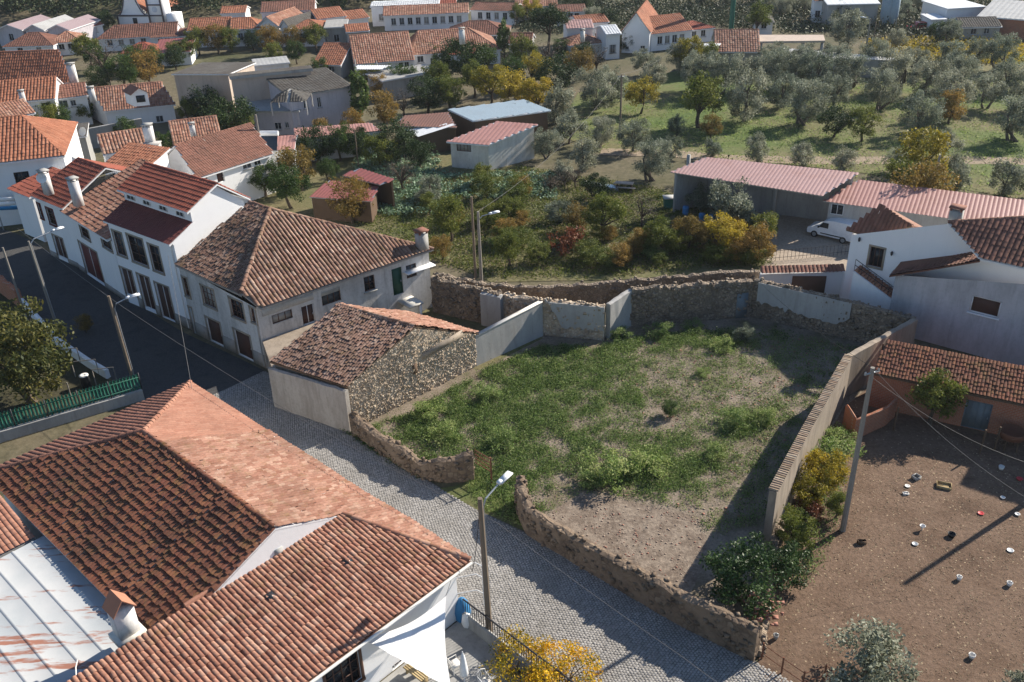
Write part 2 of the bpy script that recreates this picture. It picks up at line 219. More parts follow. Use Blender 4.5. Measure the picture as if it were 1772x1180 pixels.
# ------------------------------------------------------------ mesh builder
class MB:
    def __init__(s): s.v = []; s.f = []; s.t = []; s.k = 0
    def add(s, v, f, t=0.5):
        v = np.asarray(v, float).reshape(-1, 3); f = np.asarray(f); s.v.append(v); s.f.append(f + s.k); s.k += len(v)
        s.t.append(np.full(len(f), t) if np.isscalar(t) else np.asarray(t, float)); return s
    def quad(s, a, b, c, d, t=0.5): return s.add([a, b, c, d], [[0, 1, 2, 3]], t)
    def tri(s, a, b, c, t=0.5): return s.add([a, b, c], [[0, 1, 2]], t)
    def box(s, c, dx, dy, dz, ux=(1, 0, 0), t=0.5, uz=(0, 0, 1)):
        ux = unit(np.asarray(ux, float)); uz = np.asarray(uz, float); uy = unit(np.cross(uz, ux)); uz = np.cross(ux, uy); c = np.asarray(c, float)
        v = [c + ux * dx / 2 * i + uy * dy / 2 * j + uz * dz / 2 * k for k in (-1, 1) for j in (-1, 1) for i in (-1, 1)]
        return s.add(v, [[0, 2, 3, 1], [4, 5, 7, 6], [0, 1, 5, 4], [2, 6, 7, 3], [0, 4, 6, 2], [1, 3, 7, 5]], t)
    def slab(s, poly, th, t=0.5, d=(0, 0, -1)):
        """planar polygon given thickness th along d"""
        p = np.asarray(poly, float); n = len(p); q = p + np.asarray(d, float) * th
        for i in range(n): j = (i + 1) % n; s.add([p[i], p[j], q[j], q[i]], [[0, 1, 2, 3]], t)
        s.poly(p, t); s.poly(q[::-1], t); return s
    def poly(s, p, t=0.5):
        p = np.asarray(p, float)
        if len(p) == 4: s.add(p, [[0, 1, 2, 3]], t)
        elif len(p) == 3: s.add(p, [[0, 1, 2]], t)
        else:
            c = p.mean(0); v = np.vstack([p, c[None]]); n = len(p)
            s.add(v, [[i, (i + 1) % n, n] for i in range(n)], t)
        return s
    def tube(s, pts, r, n=6, t=0.5, cap=True):
        pts = [np.asarray(p, float) for p in pts]; rr = r if hasattr(r, '__len__') else [r] * len(pts); vs = []
        for i, p in enumerate(pts):
            d = unit(pts[min(i + 1, len(pts) - 1)] - pts[max(i - 1, 0)]); a = np.array([0, 0, 1.0]) if abs(d[2]) < 0.9 else np.array([1.0, 0, 0])
            x = unit(np.cross(a, d)); y = np.cross(d, x)
            vs += [p + (x * math.cos(2 * math.pi * k / n) + y * math.sin(2 * math.pi * k / n)) * rr[i] for k in range(n)]
        f = [[i * n + k, i * n + (k + 1) % n, (i + 1) * n + (k + 1) % n, (i + 1) * n + k] for i in range(len(pts) - 1) for k in range(n)]
        s.add(vs, f, t)
        if cap and n >= 3:
            s.poly(vs[:n][::-1], t); s.poly(vs[-n:], t)
        return s
    def lathe(s, c, prof, n=12, t=0.5):
        c = np.asarray(c, float); vs = [c + V3(r * math.cos(2 * math.pi * k / n), r * math.sin(2 * math.pi * k / n), z) for r, z in prof for k in range(n)]
        return s.add(vs, [[i * n + k, i * n + (k + 1) % n, (i + 1) * n + (k + 1) % n, (i + 1) * n + k] for i in range(len(prof) - 1) for k in range(n)], t)
    def mesh(s, name, mat):
        me = bpy.data.meshes.new(name); v = np.vstack(s.v); 
        if len(set(f.shape[1] for f in s.f)) == 1:
            F = np.vstack(s.f); nf, k = F.shape
            me.vertices.add(len(v)); me.vertices.foreach_set('co', v.ravel()); me.loops.add(nf * k); me.loops.foreach_set('vertex_index', F.ravel().astype(np.int32))
            me.polygons.add(nf); me.polygons.foreach_set('loop_start', np.arange(0, nf * k, k, dtype=np.int32)); me.update(calc_edges=True)
        else:
            me.from_pydata(v.tolist(), [], [r for f in s.f for r in f.tolist()])
        a = me.attributes.new('tint', 'FLOAT', 'FACE'); a.data.foreach_set('value', np.concatenate(s.t).astype(np.float32))
        me.materials.append(MATS[mat]); return me
    def build(s, name, mat, parent=None, smooth=False, loc=None):
        me = s.mesh(name, mat)
        if smooth: me.polygons.foreach_set('use_smooth', np.ones(len(me.polygons), bool))
        return obj(name, me, parent, loc)
BASE = {}
def obj(name, me, parent=None, loc=None):
    o = bpy.data.objects.new(name, me); col.objects.link(o)
    if loc is not None: o.location = loc
    if parent is not None:
        o.parent = parent
        b = BASE.get(parent.name)
        if b is not None and loc is None: o.location = -b        # mesh is written in site coordinates
    return o
def tag(o, label, cat, group=None, kind=None):
    if label: o['label'] = label
    if cat: o['category'] = cat
    if group: o['group'] = group
    if kind: o['kind'] = kind
    return o
def thing(name, label, cat, loc, group=None):
    o = bpy.data.objects.new(name, None); col.objects.link(o); loc = Vector(tuple(float(x) for x in loc)); o.location = loc; BASE[o.name] = loc
    o.empty_display_size = 0.3; return tag(o, label, cat, group)
def structure(o): o['kind'] = 'structure'; return o
def copy_tree(o, parent=None):
    c = o.copy(); col.objects.link(c); c.parent = parent
    for ch in o.children: copy_tree(ch, c)
    return c
# ------------------------------------------------------------ roofs
def roof_frame(poly):
    p = np.asarray(poly, float); u = unit(p[1] - p[0]); n = None
    for i in range(2, len(p)):
        c = np.cross(p[1] - p[0], p[i] - p[0])
        if np.linalg.norm(c) > 1e-3: n = unit(c); break
    if n[2] < 0: n = -n
    v = np.cross(n, u)
    if (p.mean(0) - p[0]) @ v < 0: v = -v
    return p, u, v, n
def columns(p, u, v, du, margin=0.0):
    q = np.stack([(p - p[0]) @ u, (p - p[0]) @ v], 1); a, b = q[:, 0].min(), q[:, 0].max(); nc = max(1, int(round((b - a) / du))); w = (b - a) / nc
    for i in range(nc):
        uc = a + (i + 0.5) * w; hit = []
        for k in range(len(q)):
            (x0, y0), (x1, y1) = q[k], q[(k + 1) % len(q)]
            if (x0 - uc) * (x1 - uc) < 0: hit.append(y0 + (uc - x0) / (x1 - x0) * (y1 - y0))
        if len(hit) >= 2:
            lo, hi = min(hit), max(hit)
            if hi - lo > 0.05: yield i, uc, w, lo, hi
PROF = {'barrel': ([0, 0.14, 0.5, 0.86, 1], [0, 0.72, 1, 0.72, 0]), 'ridge': ([0, 0.3, 0.5, 0.7, 1], [0, 0.25, 1, 0.25, 0]), 'sheet': ([0, 0.25, 0.5, 0.75, 1], [0, 0.5, 1, 0.5, 0]), 'rib': ([0, 0.06, 0.12, 0.18, 1], [0, 1, 1, 0, 0]), 'tri': ([0, 0.5, 1], [0, 1, 0])}
def tiles(mb, poly, du=0.24, dv=0.38, amp=0.06, step=0.03, prof='barrel', jit=0.01, skip=None, sag=0.0):
    p, u, v, n = roof_frame(poly); px_, ph_ = PROF[prof]; K = len(px_)
    for i, uc, w, lo, hi in columns(p, u, v, du):
        k0 = int(math.floor(lo / dv)); ed = [lo] + [k * dv for k in range(k0 + 1, int(math.ceil(hi / dv))) if lo + 0.02 < k * dv < hi - 0.02] + [hi]
        ed = np.array(ed); m = len(ed) - 1; dj = rng.normal(0, jit, m); su = rng.normal(0, jit * 0.6, m)
        if prof == 'sheet' or prof == 'rib': su *= 0; dj *= 0
        V = np.zeros((m, 2, K, 3)); off = rng.normal(0, jit * 2.2)
        if m > 2: ed[1:-1] += off
        sg_ = lambda vv: (jit * 1.6) * (2 + np.sin(uc * 0.9 + vv * 0.55 + p[0][0]) + np.sin(uc * 0.37 - vv * 1.1 + p[0][1]))
        for e in (0, 1):
            vv = ed[:-1] if e == 0 else ed[1:]
            lift = (step if e == 0 else 0.0)
            for k in range(K):
                us = uc + (px_[k] - 0.5) * w + su
                V[:, e, k, :] = p[0] + us[:, None] * u + (vv - (0.02 if e == 0 and step else 0))[:, None] * v + (ph_[k] * amp + lift + dj + 0.01 + (sg_(vv) if step else 0))[:, None] * n
        F = []
        b = (np.arange(m) * 2 * K)[:, None]
        for k in range(K - 1): F.append(np.hstack([b + k, b + k + 1, b + K + k + 1, b + K + k]))
        F = np.stack(F, 1).reshape(-1, 4); t = np.repeat(rng.random(m), K - 1)
        if skip is not None: pass
        mb.add(V.reshape(-1, 3), F, t)
    return mb
def cap_row(mb, a, b, r=0.13, seg=0.42, lift=0.05):
    """ridge or hip capping: overlapping half-round tiles from a to b"""
    a = np.asarray(a, float); b = np.asarray(b, float); L = np.linalg.norm(b - a); d = (b - a) / L; x = unit(np.cross(d, (0, 0, 1))); z = np.cross(x, d)
    if z[2] < 0: z = -z
    n = max(1, int(L / seg))
    for i in range(n):
        p = a + d * (L * i / n) + z * lift; q = a + d * (L * (i + 1.06) / n) + z * lift; j = rng.normal(0, 0.008, 2)
        vs = []
        for pt, rr in ((p, r * 1.12), (q, r * 0.92)):
            for k in range(6):
                an = math.pi * k / 5; vs.append(pt + x * math.cos(an) * rr + z * (math.sin(an) * rr - 0.05) + x * j[0] + z * j[1])
        mb.add(vs, [[k, k + 1, 7 + k, 6 + k] for k in range(5)], rng.random())
    return mb
# ------------------------------------------------------------ walls with openings
class House:
    def __init__(s, name, label, cat, foot, wallmat, z0=0.0, group=None):
        """foot: plan corners in order"""
        s.foot = [np.array(f[:2], float) for f in foot]; s.c = sum(s.foot) / len(s.foot); s.z0 = z0; s.mat = wallmat
        s.o = thing(name, label, cat, (s.c[0], s.c[1], z0), group); s.walls = []; s.holes = {}; s.caps = None
    def wall(s, i, j, z0, zi, zj, apex=None):
        s.walls.append((s.foot[i], s.foot[j], z0, zi, zj, apex)); return len(s.walls) - 1
    def frame(s, k):
        p0, p1 = s.walls[k][:2]; d = unit(p1 - p0); n = np.array([-d[1], d[0]])
        if (s.c - (p0 + p1) / 2) @ n < 0: n = -n
        return p0, p1, d, n                                   # n points inward
    def open_px(s, k, xl, xr, yt, yb, **st):
        """opening measured in the photo: left, right, top, bottom"""
        p0, p1 = s.walls[k][:2]; cx, cy = (xl + xr) / 2, (yt + yb) / 2
        u = sorted([onwall(p0, p1, xl, cy)[0], onwall(p0, p1, xr, cy)[0]]); z = sorted([onwall(p0, p1, cx, yt)[1], onwall(p0, p1, cx, yb)[1]])
        return s.open(k, u[0], u[1], z[0], z[1], **st)
    def open(s, k, u0, u1, z0, z1, **st):
        L = np.linalg.norm(s.walls[k][1] - s.walls[k][0]); zmax = min(s.walls[k][3:5]) - 0.12
        u0 = max(u0, 0.15); u1 = min(u1, L - 0.15); z0 = max(z0, s.walls[k][2] + 0.02); z1 = min(z1, zmax)
        if u1 - u0 < 0.2 or z1 - z0 < 0.2: return
        s.holes.setdefault(k, []).append((u0, u1, z0, z1, st))
    def auto(s, k, n, z0=1.0, z1=2.3, w=1.0, margin=1.0, **st):
        L = np.linalg.norm(s.walls[k][1] - s.walls[k][0])
        for i in range(n):
            c = margin + (L - 2 * margin) * (i + 0.5) / n; s.open(k, c - w / 2, c + w / 2, z0, z1, **st)
    def finish(s, plinth=None):
        mb = MB(); D = 0.16
        for k, (p0, p1, z0, zi, zj, apex) in enumerate(s.walls):
            _, _, d, n = s.frame(k); L = np.linalg.norm(p1 - p0); zt = min(zi, zj)
            P = lambda u, z, i=0.0: V3(*(p0 + d * u + n * i), z)
            hs = s.holes.get(k, []); us = sorted(set([0, L] + [h[0] for h in hs] + [h[1] for h in hs])); zs = sorted(set([z0, zt] + [h[2] for h in hs] + [h[3] for h in hs]))
            for a, b in zip(us[:-1], us[1:]):
                for c, e in zip(zs[:-1], zs[1:]):
                    mu, mz = (a + b) / 2, (c + e) / 2
                    if any(h[0] < mu < h[1] and h[2] < mz < h[3] for h in hs): continue
                    mb.quad(P(a, c), P(b, c), P(b, e), P(a, e))
            for h in hs:
                a, b, c, e = h[:4]
                mb.quad(P(a, c), P(a, e), P(a, e, D), P(a, c, D)); mb.quad(P(b, c), P(b, e), P(b, e, D), P(b, c, D)); mb.quad(P(a, e), P(b, e), P(b, e, D), P(a, e, D)); mb.quad(P(a, c), P(b, c), P(b, c, D), P(a, c, D))
            if zi > zt + 0.01: mb.tri(P(0, zt), P(L, zt), P(0, zi))
            if zj > zt + 0.01: mb.tri(P(0, zt), P(L, zt), P(L, zj))
            if apex is not None: mb.tri(P(0, zi), P(L, zj), P(apex[0] * L, apex[1]))
        s.wallo = mb.build('wall', s.mat, s.o)
        for k, hs in s.holes.items():
            p0, p1, d, n = s.frame(k)
            for h in hs: opening(s.o, p0, d, n, *h[:4], **h[4])
        if plinth:
            ph, pm, ks = plinth
            for k in ks:
                p0, p1, d, n = s.frame(k); L = np.linalg.norm(p1 - p0); ds = sorted([(h[0], h[1]) for h in s.holes.get(k, []) if h[2] < s.walls[k][2] + ph]); a = 0.0
                for (x, y) in ds + [(L, L)]:
                    if x - a > 0.05: MB().box(V3(*(p0 + d * (a + x) / 2 - n * 0.015), s.walls[k][2] + ph / 2), x - a, 0.05, ph, (*d, 0)).build('plinth', pm, s.o)
                    a = max(a, y)
        return s
    def roof(s, polys, mat, du=0.26, dv=0.40, amp=0.06, step=0.03, prof='barrel', th=0.12, fascia=None, jit=0.01, name='roof', caps=(), capmat=None, capr=0.13):
        mb = MB()
        for p in polys: mb.slab(np.asarray(p, float) - V3(0, 0, 0.02), th, d=(0, 0, -1))
        ro = mb.build(name, fascia or mat, s.o); mt = MB()
        for p in polys: tiles(mt, p, du, dv, amp, step, prof, jit)
        to = mt.build('roof_tiles' if prof in ('barrel', 'ridge', 'tri') else 'roof_sheet', mat, ro)
        if prof in ('barrel', 'ridge', 'tri'): to['kind'] = 'stuff'
        for a, b in caps: cap_row(MB(), a, b, capr).build('ridge_cap', capmat or mat, ro)
        return ro
    def chimney(s, loc, w, d, h, mat='chimney_white', cap='concrete', ux=(1, 0, 0), ro=None, gap=True):
        mb = MB(); mb.box(V3(loc[0], loc[1], loc[2] + h / 2), w, d, h, ux)
        c = mb.build('chimney', mat, ro if ro is not None else s.o); mc = MB(); z = loc[2] + h
        if gap:
            uxn = unit(np.array(ux, float)); uy = V3(-uxn[1], uxn[0], 0)
            for i in (-1, 1):
                for j in (-1, 1): mc.box(V3(*loc[:2], z + 0.1) + uxn * i * (w / 2 - 0.06) + uy * j * (d / 2 - 0.06), 0.12, 0.12, 0.2, ux)
            z += 0.2
        mc.box(V3(loc[0], loc[1], z + 0.05), w + 0.16, d + 0.16, 0.1, ux); mc.build('chimney_cap', cap, ro if ro is not None else s.o)
        return c
def opening(par, p0, d, n, a, b, c, e, kind='window', frame='frame_white', pane='glass_dark', mull=(2, 2), surround=None, sill=False, depth=0.1, leaf=None, ft=0.06):
    P = lambda u, z, i=0.0: V3(*(p0 + d * u + n * i), z); ux = (*d, 0); mb = MB(); w, h = b - a, e - c; ft = min(ft, w / 6)
    for z_ in (c + ft / 2, e - ft / 2): mb.box(P((a + b) / 2, z_, depth), w, 0.06, ft, ux)
    for u_ in (a + ft / 2, b - ft / 2): mb.box(P(u_, (c + e) / 2, depth), ft, 0.06, h - 2 * ft, ux)
    for i in range(1, mull[0]): mb.box(P(a + w * i / mull[0], (c + e) / 2, depth), ft * 0.7, 0.05, h - 2 * ft, ux)
    for i in range(1, mull[1]): mb.box(P((a + b) / 2, c + h * i / mull[1], depth), w - 2 * ft, 0.045, ft * 0.6, ux)
    o = mb.build(kind, frame, par)
    m2 = MB(); m2.box(P((a + b) / 2, (c + e) / 2, depth + 0.025), w - 0.02, 0.02, h - 0.02, ux)
    if pane == 'glass_dark': pane = ['glass_dark', 'glass_dark', 'glass_mid', 'glass_mid', 'glass_curtain'][int(rng.integers(5))]
    m2.build('pane' if kind == 'window' else 'door_leaf', (pane if kind == 'window' else (leaf or 'door_brown')), o)
    if kind != 'window':
        MB().box(P(b - ft * 2.2, c + h * 0.47, depth - 0.05), 0.05, 0.06, 0.14, ux).build('handle', 'metal_grey', o)
    if surround:
        ms = MB(); s_ = 0.14
        ms.box(P((a + b) / 2, e + s_ / 2, -0.01), w + 2 * s_, 0.06, s_, ux)
        for u_ in (a - s_ / 2, b + s_ / 2): ms.box(P(u_, (c + e) / 2, -0.01), s_, 0.06, h, ux)
        if kind == 'window': ms.box(P((a + b) / 2, c - s_ / 2, -0.03), w + 2 * s_, 0.1, s_, ux)
        ms.build('surround', surround, o)
    elif sill: MB().box(P((a + b) / 2, c - 0.05, -0.04), w + 0.2, 0.16, 0.07, ux).build('sill', 'concrete' if sill is True else sill, o)
    return o
def simple_house(name, label, eL, eR, h, depth, rise, kind='gable', wall='plaster_far', tile='tile_orange', cat='house', over=0.35, du=0.3, dv=0.5, amp=0.05, prof='barrel', front=(), nfront=0, nside=0, side='R', hip=(1, 1), z0=0.0, caps=True, th=0.14, fascia='plaster_far', skewdir=None, doors=(), chim=(), group=None, ridgepos=0.5, win={}, storeys=1, sidepx=(), yb=None):
    """house whose front eave was surveyed between photo points eL and eR at height h"""
    if yb is not None: h = max(2.2, hgt(W(eL[0], yb), eL[1]))      # wall foot surveyed too
    F0, F1 = W(*eL, h), W(*eR, h); F1[2] = h; u = unit(F1 - F0); w = V3(-u[1], u[0], 0)
    if w @ (F0 + F1) < 0: w = -w
    if skewdir is not None: w = unit(V3(*skewdir, 0))
    if eL[1] < 105 and kind != 'shed': depth *= .72; rise *= .66
    D = depth + 2 * over; B0, B1 = F0 + w * D, F1 + w * D
    ft = [F0 + w * over + u * 0.2, F1 + w * over - u * 0.2, F1 + w * (over + depth) - u * 0.2, F0 + w * (over + depth) + u * 0.2]
    H = House(name, label, cat, ft, wall, z0, group); up = V3(0, 0, rise); hw = h - 0.1; L = np.linalg.norm(F1 - F0); caplist = []
    if kind in ('gable', 'hip'):
        R0, R1 = F0 + w * D * ridgepos + up, F1 + w * D * ridgepos + up
        if kind == 'hip':
            if hip[0]: R0 = R0 + u * min(D * ridgepos, L * 0.48) * hip[0]
            if hip[1]: R1 = R1 - u * min(D * ridgepos, L * 0.48) * hip[1]
        polys = [[F0, F1, R1, R0], [B1, B0, R0, R1]]
        if kind == 'hip' and hip[0]: polys.append([B0, F0, R0]); caplist += [(F0, R0), (B0, R0)]
        if kind == 'hip' and hip[1]: polys.append([F1, B1, R1]); caplist += [(F1, R1), (B1, R1)]
        caplist.append((R0, R1)); gl = kind == 'gable' or not hip[0]; gr = kind == 'gable' or not hip[1]; ap = (ridgepos, h + rise - 0.12)
        H.wall(0, 1, z0, hw, hw); H.wall(1, 2, z0, hw, hw, ap if gr else None); H.wall(2, 3, z0, hw, hw); H.wall(3, 0, z0, hw, hw, (1 - ridgepos, ap[1]) if gl else None)
    elif kind == 'front':
        R0, R1 = (F0 + F1) / 2 + up, (B0 + B1) / 2 + up
        polys = [[B0, F0, R0, R1], [F1, B1, R1, R0]]; caplist.append((R0, R1)); ap = (0.5, h + rise - 0.12)
        H.wall(0, 1, z0, hw, hw, ap); H.wall(1, 2, z0, hw, hw); H.wall(2, 3, z0, hw, hw, ap); H.wall(3, 0, z0, hw, hw)
    else:
        polys = [[F0, F1, B1 + up, B0 + up]]; hb = hw + rise * (D - over) / D; hf = hw + rise * over / D
        H.wall(0, 1, z0, hf, hf); H.wall(1, 2, z0, hf, hb); H.wall(2, 3, z0, hb, hb); H.wall(3, 0, z0, hb, hf)
    ws = dict(mull=(2, 1), sill=True); ws.update(win)
    for b in front: H.open_px(0, *b, **ws)
    for b in doors: H.open_px(0, *b, kind='door', mull=(1, 1))
    for b in sidepx: H.open_px(1 if side == 'R' else 3, *b, **ws)
    for st in range(storeys):
        zb = z0 + 1.0 + st * 2.9
        if nfront: H.auto(0, nfront, zb, zb + 1.3, 0.95, **ws)
        if nside: H.auto(1 if side == 'R' else 3, nside, zb, zb + 1.25, 0.9, **ws)
    H.finish(); sheet = prof in ('sheet', 'rib')
    ro = H.roof(polys, tile, du, dv, amp, 0 if sheet else 0.03, prof, th, fascia, caps=caplist if caps and not sheet else ())
    H.ro = ro; H.F = (F0, F1, B0, B1, u, w)
    for (x, y, hz, ch, cw) in chim:
        c = W(x, y, hz); H.chimney(c, cw, cw * 0.8, ch, ux=u, ro=ro)
    return H
# ------------------------------------------------------------ masonry walls along a path
def stone_blob(mb, c, s, t, nrm=None):
    v = np.array([[x, y, z] for z in (-1, 1) for y in (-1, 1) for x in (-1, 1)], float) * 0.5; v *= rng.uniform(0.55, 1.0, (8, 3)); v *= s
    mb.add(v + c, [[0, 2, 3, 1], [4, 5, 7, 6], [0, 1, 5, 4], [2, 6, 7, 3], [0, 4, 6, 2], [1, 3, 7, 5]], t)
def path_wall(name, label, pts, hs, th, mat, top=None, jit=0.06, stones=0, stonemat=None, z0=0.0, cat='wall', sides=(1, -1), seg=0.45, coping=None):
    """free-standing wall: plan points, height at each, thickness; uneven top; loose-faced stones"""
    P = [np.array(p[:2], float) for p in pts]; o = thing(name, label, cat, (*P[0], z0)); S = []; Hh = []
    for i in range(len(P) - 1):
        L = np.linalg.norm(P[i + 1] - P[i]); n = max(1, int(L / seg))
        for k in range(n): S.append(P[i] + (P[i + 1] - P[i]) * k / n); Hh.append(hs[i] + (hs[i + 1] - hs[i]) * k / n)
    S.append(P[-1]); Hh.append(hs[-1]); Hh = np.array(Hh) + rng.normal(0, jit, len(Hh)); mb = MB(); V = []
    for i in range(len(S)):
        d = unit(S[min(i + 1, len(S) - 1)] - S[max(i - 1, 0)]); n = np.array([-d[1], d[0]]); e = rng.normal(0, jit * 0.35, 4)
        V.append([V3(*(S[i] + n * (th / 2 + 0.03 + e[0])), z0 - 0.3), V3(*(S[i] + n * (th / 2 + e[1])), z0 + Hh[i] - 0.06), V3(*S[i], z0 + Hh[i] + abs(e[2])), V3(*(S[i] - n * (th / 2 + e[1])), z0 + Hh[i] - 0.06), V3(*(S[i] - n * (th / 2 + 0.03 + e[3])), z0 - 0.3)])
    for i in range(len(S) - 1):
        for k in range(4): mb.quad(V[i][k], V[i + 1][k], V[i + 1][k + 1], V[i][k + 1])
    for E in (V[0], V[-1]): mb.poly(E)
    w = mb.build('masonry', mat, o)
    if stones:
        ms = MB(); tot = 0
        for i in range(len(S) - 1):
            L = np.linalg.norm(S[i + 1] - S[i]); d = (S[i + 1] - S[i]) / L; n = np.array([-d[1], d[0]])
            for sgn in sides:
                for _ in range(rng.poisson(stones * L * Hh[i])):
                    q = S[i] + d * rng.random() * L + n * sgn * (th / 2 + rng.uniform(-0.01, 0.035)); z = z0 + rng.uniform(0.02, 1) * (Hh[i] - 0.08); sz = rng.uniform(0.10, 0.26)
                    stone_blob(ms, V3(*q, z), np.array([sz * 1.3, sz * 1.3, sz]), rng.random())
            for _ in range(rng.poisson(stones * 0.5 * L)):
                sz = rng.uniform(0.12, 0.28); stone_blob(ms, V3(*(S[i] + d * rng.random() * L + n * rng.uniform(-th / 2, th / 2)), z0 + Hh[i] + 0.01), np.array([sz, sz, sz * 0.7]), rng.random())
        so_ = ms.build('face_stones', stonemat or mat, o); so_['kind'] = 'stuff'
    if coping:
        mc = MB(); cm, cw, ch = coping
        for i in range(len(P) - 1):
            d = unit(P[i + 1] - P[i]); L = np.linalg.norm(P[i + 1] - P[i]); dz = hs[i + 1] - hs[i]; a = V3(*P[i], z0 + hs[i]); b = V3(*P[i + 1], z0 + hs[i + 1]); c = (a + b) / 2 + V3(0, 0, ch / 2 - 0.02); ux = unit(b - a)
            mc.box(c, L, cw, ch, ux)
        mc.build('coping', cm, o)
    return o
# ------------------------------------------------------------ plants
def leaves(mb, C, size, t, up=0.35, aspect=0.6):
    C = np.asarray(C, float); n = len(C); d = rng.normal(size=(n, 3)); d[:, 2] += up; d /= np.linalg.norm(d, axis=1)[:, None]
    a = rng.normal(size=(n, 3)); a = np.cross(d, a); a /= np.linalg.norm(a, axis=1)[:, None]; b = np.cross(d, a)
    s = (size if hasattr(size, '__len__') else np.full(n, size)) * rng.uniform(0.6, 1.3, n); A = a * s[:, None]; B = b * (s * aspect)[:, None]
    V = np.stack([C - A, C - B * 0.8 + A * 0.05, C + A, C + B * 0.8 + A * 0.05], 1).reshape(-1, 3)
    mb.add(V, np.arange(4 * n).reshape(-1, 4), t)
def crown(n, rx, rz, zc, leaf, clumps=26, spread=0.30, flat=0.0, hollow=0.35):
    mb = MB(); k = 0; Cs = []
    while len(Cs) < clumps:
        p = rng.uniform(-1, 1, 3); r = np.linalg.norm(p)
        if r > 1 or r < hollow: continue
        if flat and p[2] < -flat: continue
        Cs.append(p * (0.80 + 0.22 * rng.random()))
    per = n // clumps
    for c in Cs:
        sp = spread * rng.uniform(0.7, 1.25); q = rng.normal(0, 1, (per, 3)); q /= np.linalg.norm(q, axis=1)[:, None]; q *= (rng.random(per) ** 0.45)[:, None] * sp
        pts = (c + q) * np.array([rx, rx, rz]) + np.array([0, 0, zc]); t = np.clip(rng.uniform(0.2, 0.8) + rng.normal(0, 0.2, per), 0, 1)
        leaves(mb, pts, leaf, t)
    return mb, [c * np.array([rx, rx, rz]) + np.array([0, 0, zc]) for c in Cs]
PROTO = {}
def tree_proto(key, leafmat, n, rx, rz, zc, leaf, clumps, trunk_r, bark='bark', limbs=6, fork=0.35, spread=0.3, flat=0.0, hollow=0.35, multi=1):
    cm, Cs = crown(n, rx, rz, zc, leaf, clumps, spread, flat, hollow); tb = MB()
    for m_ in range(multi):
        lean = rng.normal(0, 0.05 * (1 + multi), 2); b0 = V3(*rng.normal(0, 0.03 * (multi - 1), 2), -0.06); top = V3(lean[0], lean[1], zc * fork * 1.6)
        tb.tube([b0, b0 * 0.5 + top * 0.5 + V3(*rng.normal(0, 0.015, 2), 0), top], [trunk_r * 1.25, trunk_r * 0.85, trunk_r * 0.7], 6)
        for i in range(limbs // multi):
            c = Cs[(i * 7 + m_) % len(Cs)]; mid = top * 0.5 + c * 0.5 + V3(*rng.normal(0, 0.04, 3)); tb.tube([top * 0.92, mid, c * 0.93], [trunk_r * 0.55, trunk_r * 0.35, trunk_r * 0.12], 4, cap=False)
    PROTO[key] = (cm.mesh(key + '_crown', leafmat), tb.mesh(key + '_trunk', bark))
def plant(name, label, cat, px, py, wpx, key, group=None, z=0.0, sz=1.0, parts=('trunk', 'crown'), world=None, width=None):
    p = W(px, py, z) if world is None else np.array(world, float)
    if width is None:
        dpt = rt[2] * p[0] + fw[2] * p[1] + dn[2] * (CAMH - p[2]); width = wpx * dpt / FPX
    o = thing(name, label, cat, p, group); BASE.pop(o.name, None); c, t = PROTO[key]
    ax_ = rng.uniform(.88, 1.14); o.rotation_euler = (0, 0, rng.uniform(0, 6.28)); o.scale = (width * ax_, width / ax_, width * sz)
    obj(parts[0], t, o); obj(parts[1], c, o); return o
# ============================================================ SETTING
def sheet(name, pts, z, mat, px=True, sub=None):
    p = [W(*q, z) if px else V3(*q[:2], z) for q in pts]; mb = MB(); mb.poly(p); return structure(mb.build(name, mat))
def hill_z(x, y):
    r = np.clip((y - 206 - 0.12 * np.clip(x + 70, 0, 200)) / 120, 0, 1); f = np.clip((20 - x) / 60, 0, 1)
    far = np.clip((y - 330) / 500, 0, 1)
    return 62 * (r * r * (3 - 2 * r)) * (0.12 + 0.88 * f) + 40 * far
xs = np.concatenate([np.linspace(-1500, -300, 9), np.linspace(-260, 260, 40), np.linspace(300, 1500, 9)]); ys = np.concatenate([[-400, -100, 0], np.linspace(60, 480, 50), np.linspace(520, 2500, 12)])
X, Y = np.meshgrid(xs, ys); Z = hill_z(X, Y) - 0.03; V = np.stack([X, Y, Z], -1).reshape(-1, 3); nx = len(xs)
F = [[j * nx + i, j * nx + i + 1, (j + 1) * nx + i + 1, (j + 1) * nx + i] for j in range(len(ys) - 1) for i in range(nx - 1)]
structure(MB().add(V, F).build('terrain', 'ground_base'))
# street: edges surveyed along both sides
FE = [W(-260, 300), W(-60, 372), W(44, 410), W(98, 444), W(149, 471), W(200, 505), W(258, 539), W(322, 578), W(400, 613), W(465, 645), W(580, 726), W(655, 776), W(732, 826), W(822, 880), W(909, 921), W(1045, 1001), W(1180, 1080), W(1310, 1145)]
FE += [FE[-1] + (FE[-1] - FE[-3]) * k for k in (0.8, 3)]
d1 = unit(W(329, 661, 3.6) - W(814, 970, 3.6)); C0 = W(814, 970, 3.6); C0[2] = 0; d2 = V3(d1[1], -d1[0], 0)
if d2[0] > 0: d2 = -d2
def U(u, v, z=0.0): return C0 + d1 * u + d2 * v + V3(0, 0, z)      # frame of the corner house: u along the street uphill, v away from the street
NE = [W(-330, 480), W(-130, 470), W(0, 492), W(43, 529), W(104, 597), W(152, 630), W(185, 651), W(250, 690), U(24, 0.45), U(12, 0.45), U(0, 0.45), U(-6, 0.7), U(-25, 1.4)]
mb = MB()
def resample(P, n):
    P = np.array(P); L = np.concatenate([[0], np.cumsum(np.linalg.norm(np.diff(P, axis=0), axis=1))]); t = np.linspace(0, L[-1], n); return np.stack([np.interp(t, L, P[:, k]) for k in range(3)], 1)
a_, b_ = resample(FE, 60), resample(NE, 60)
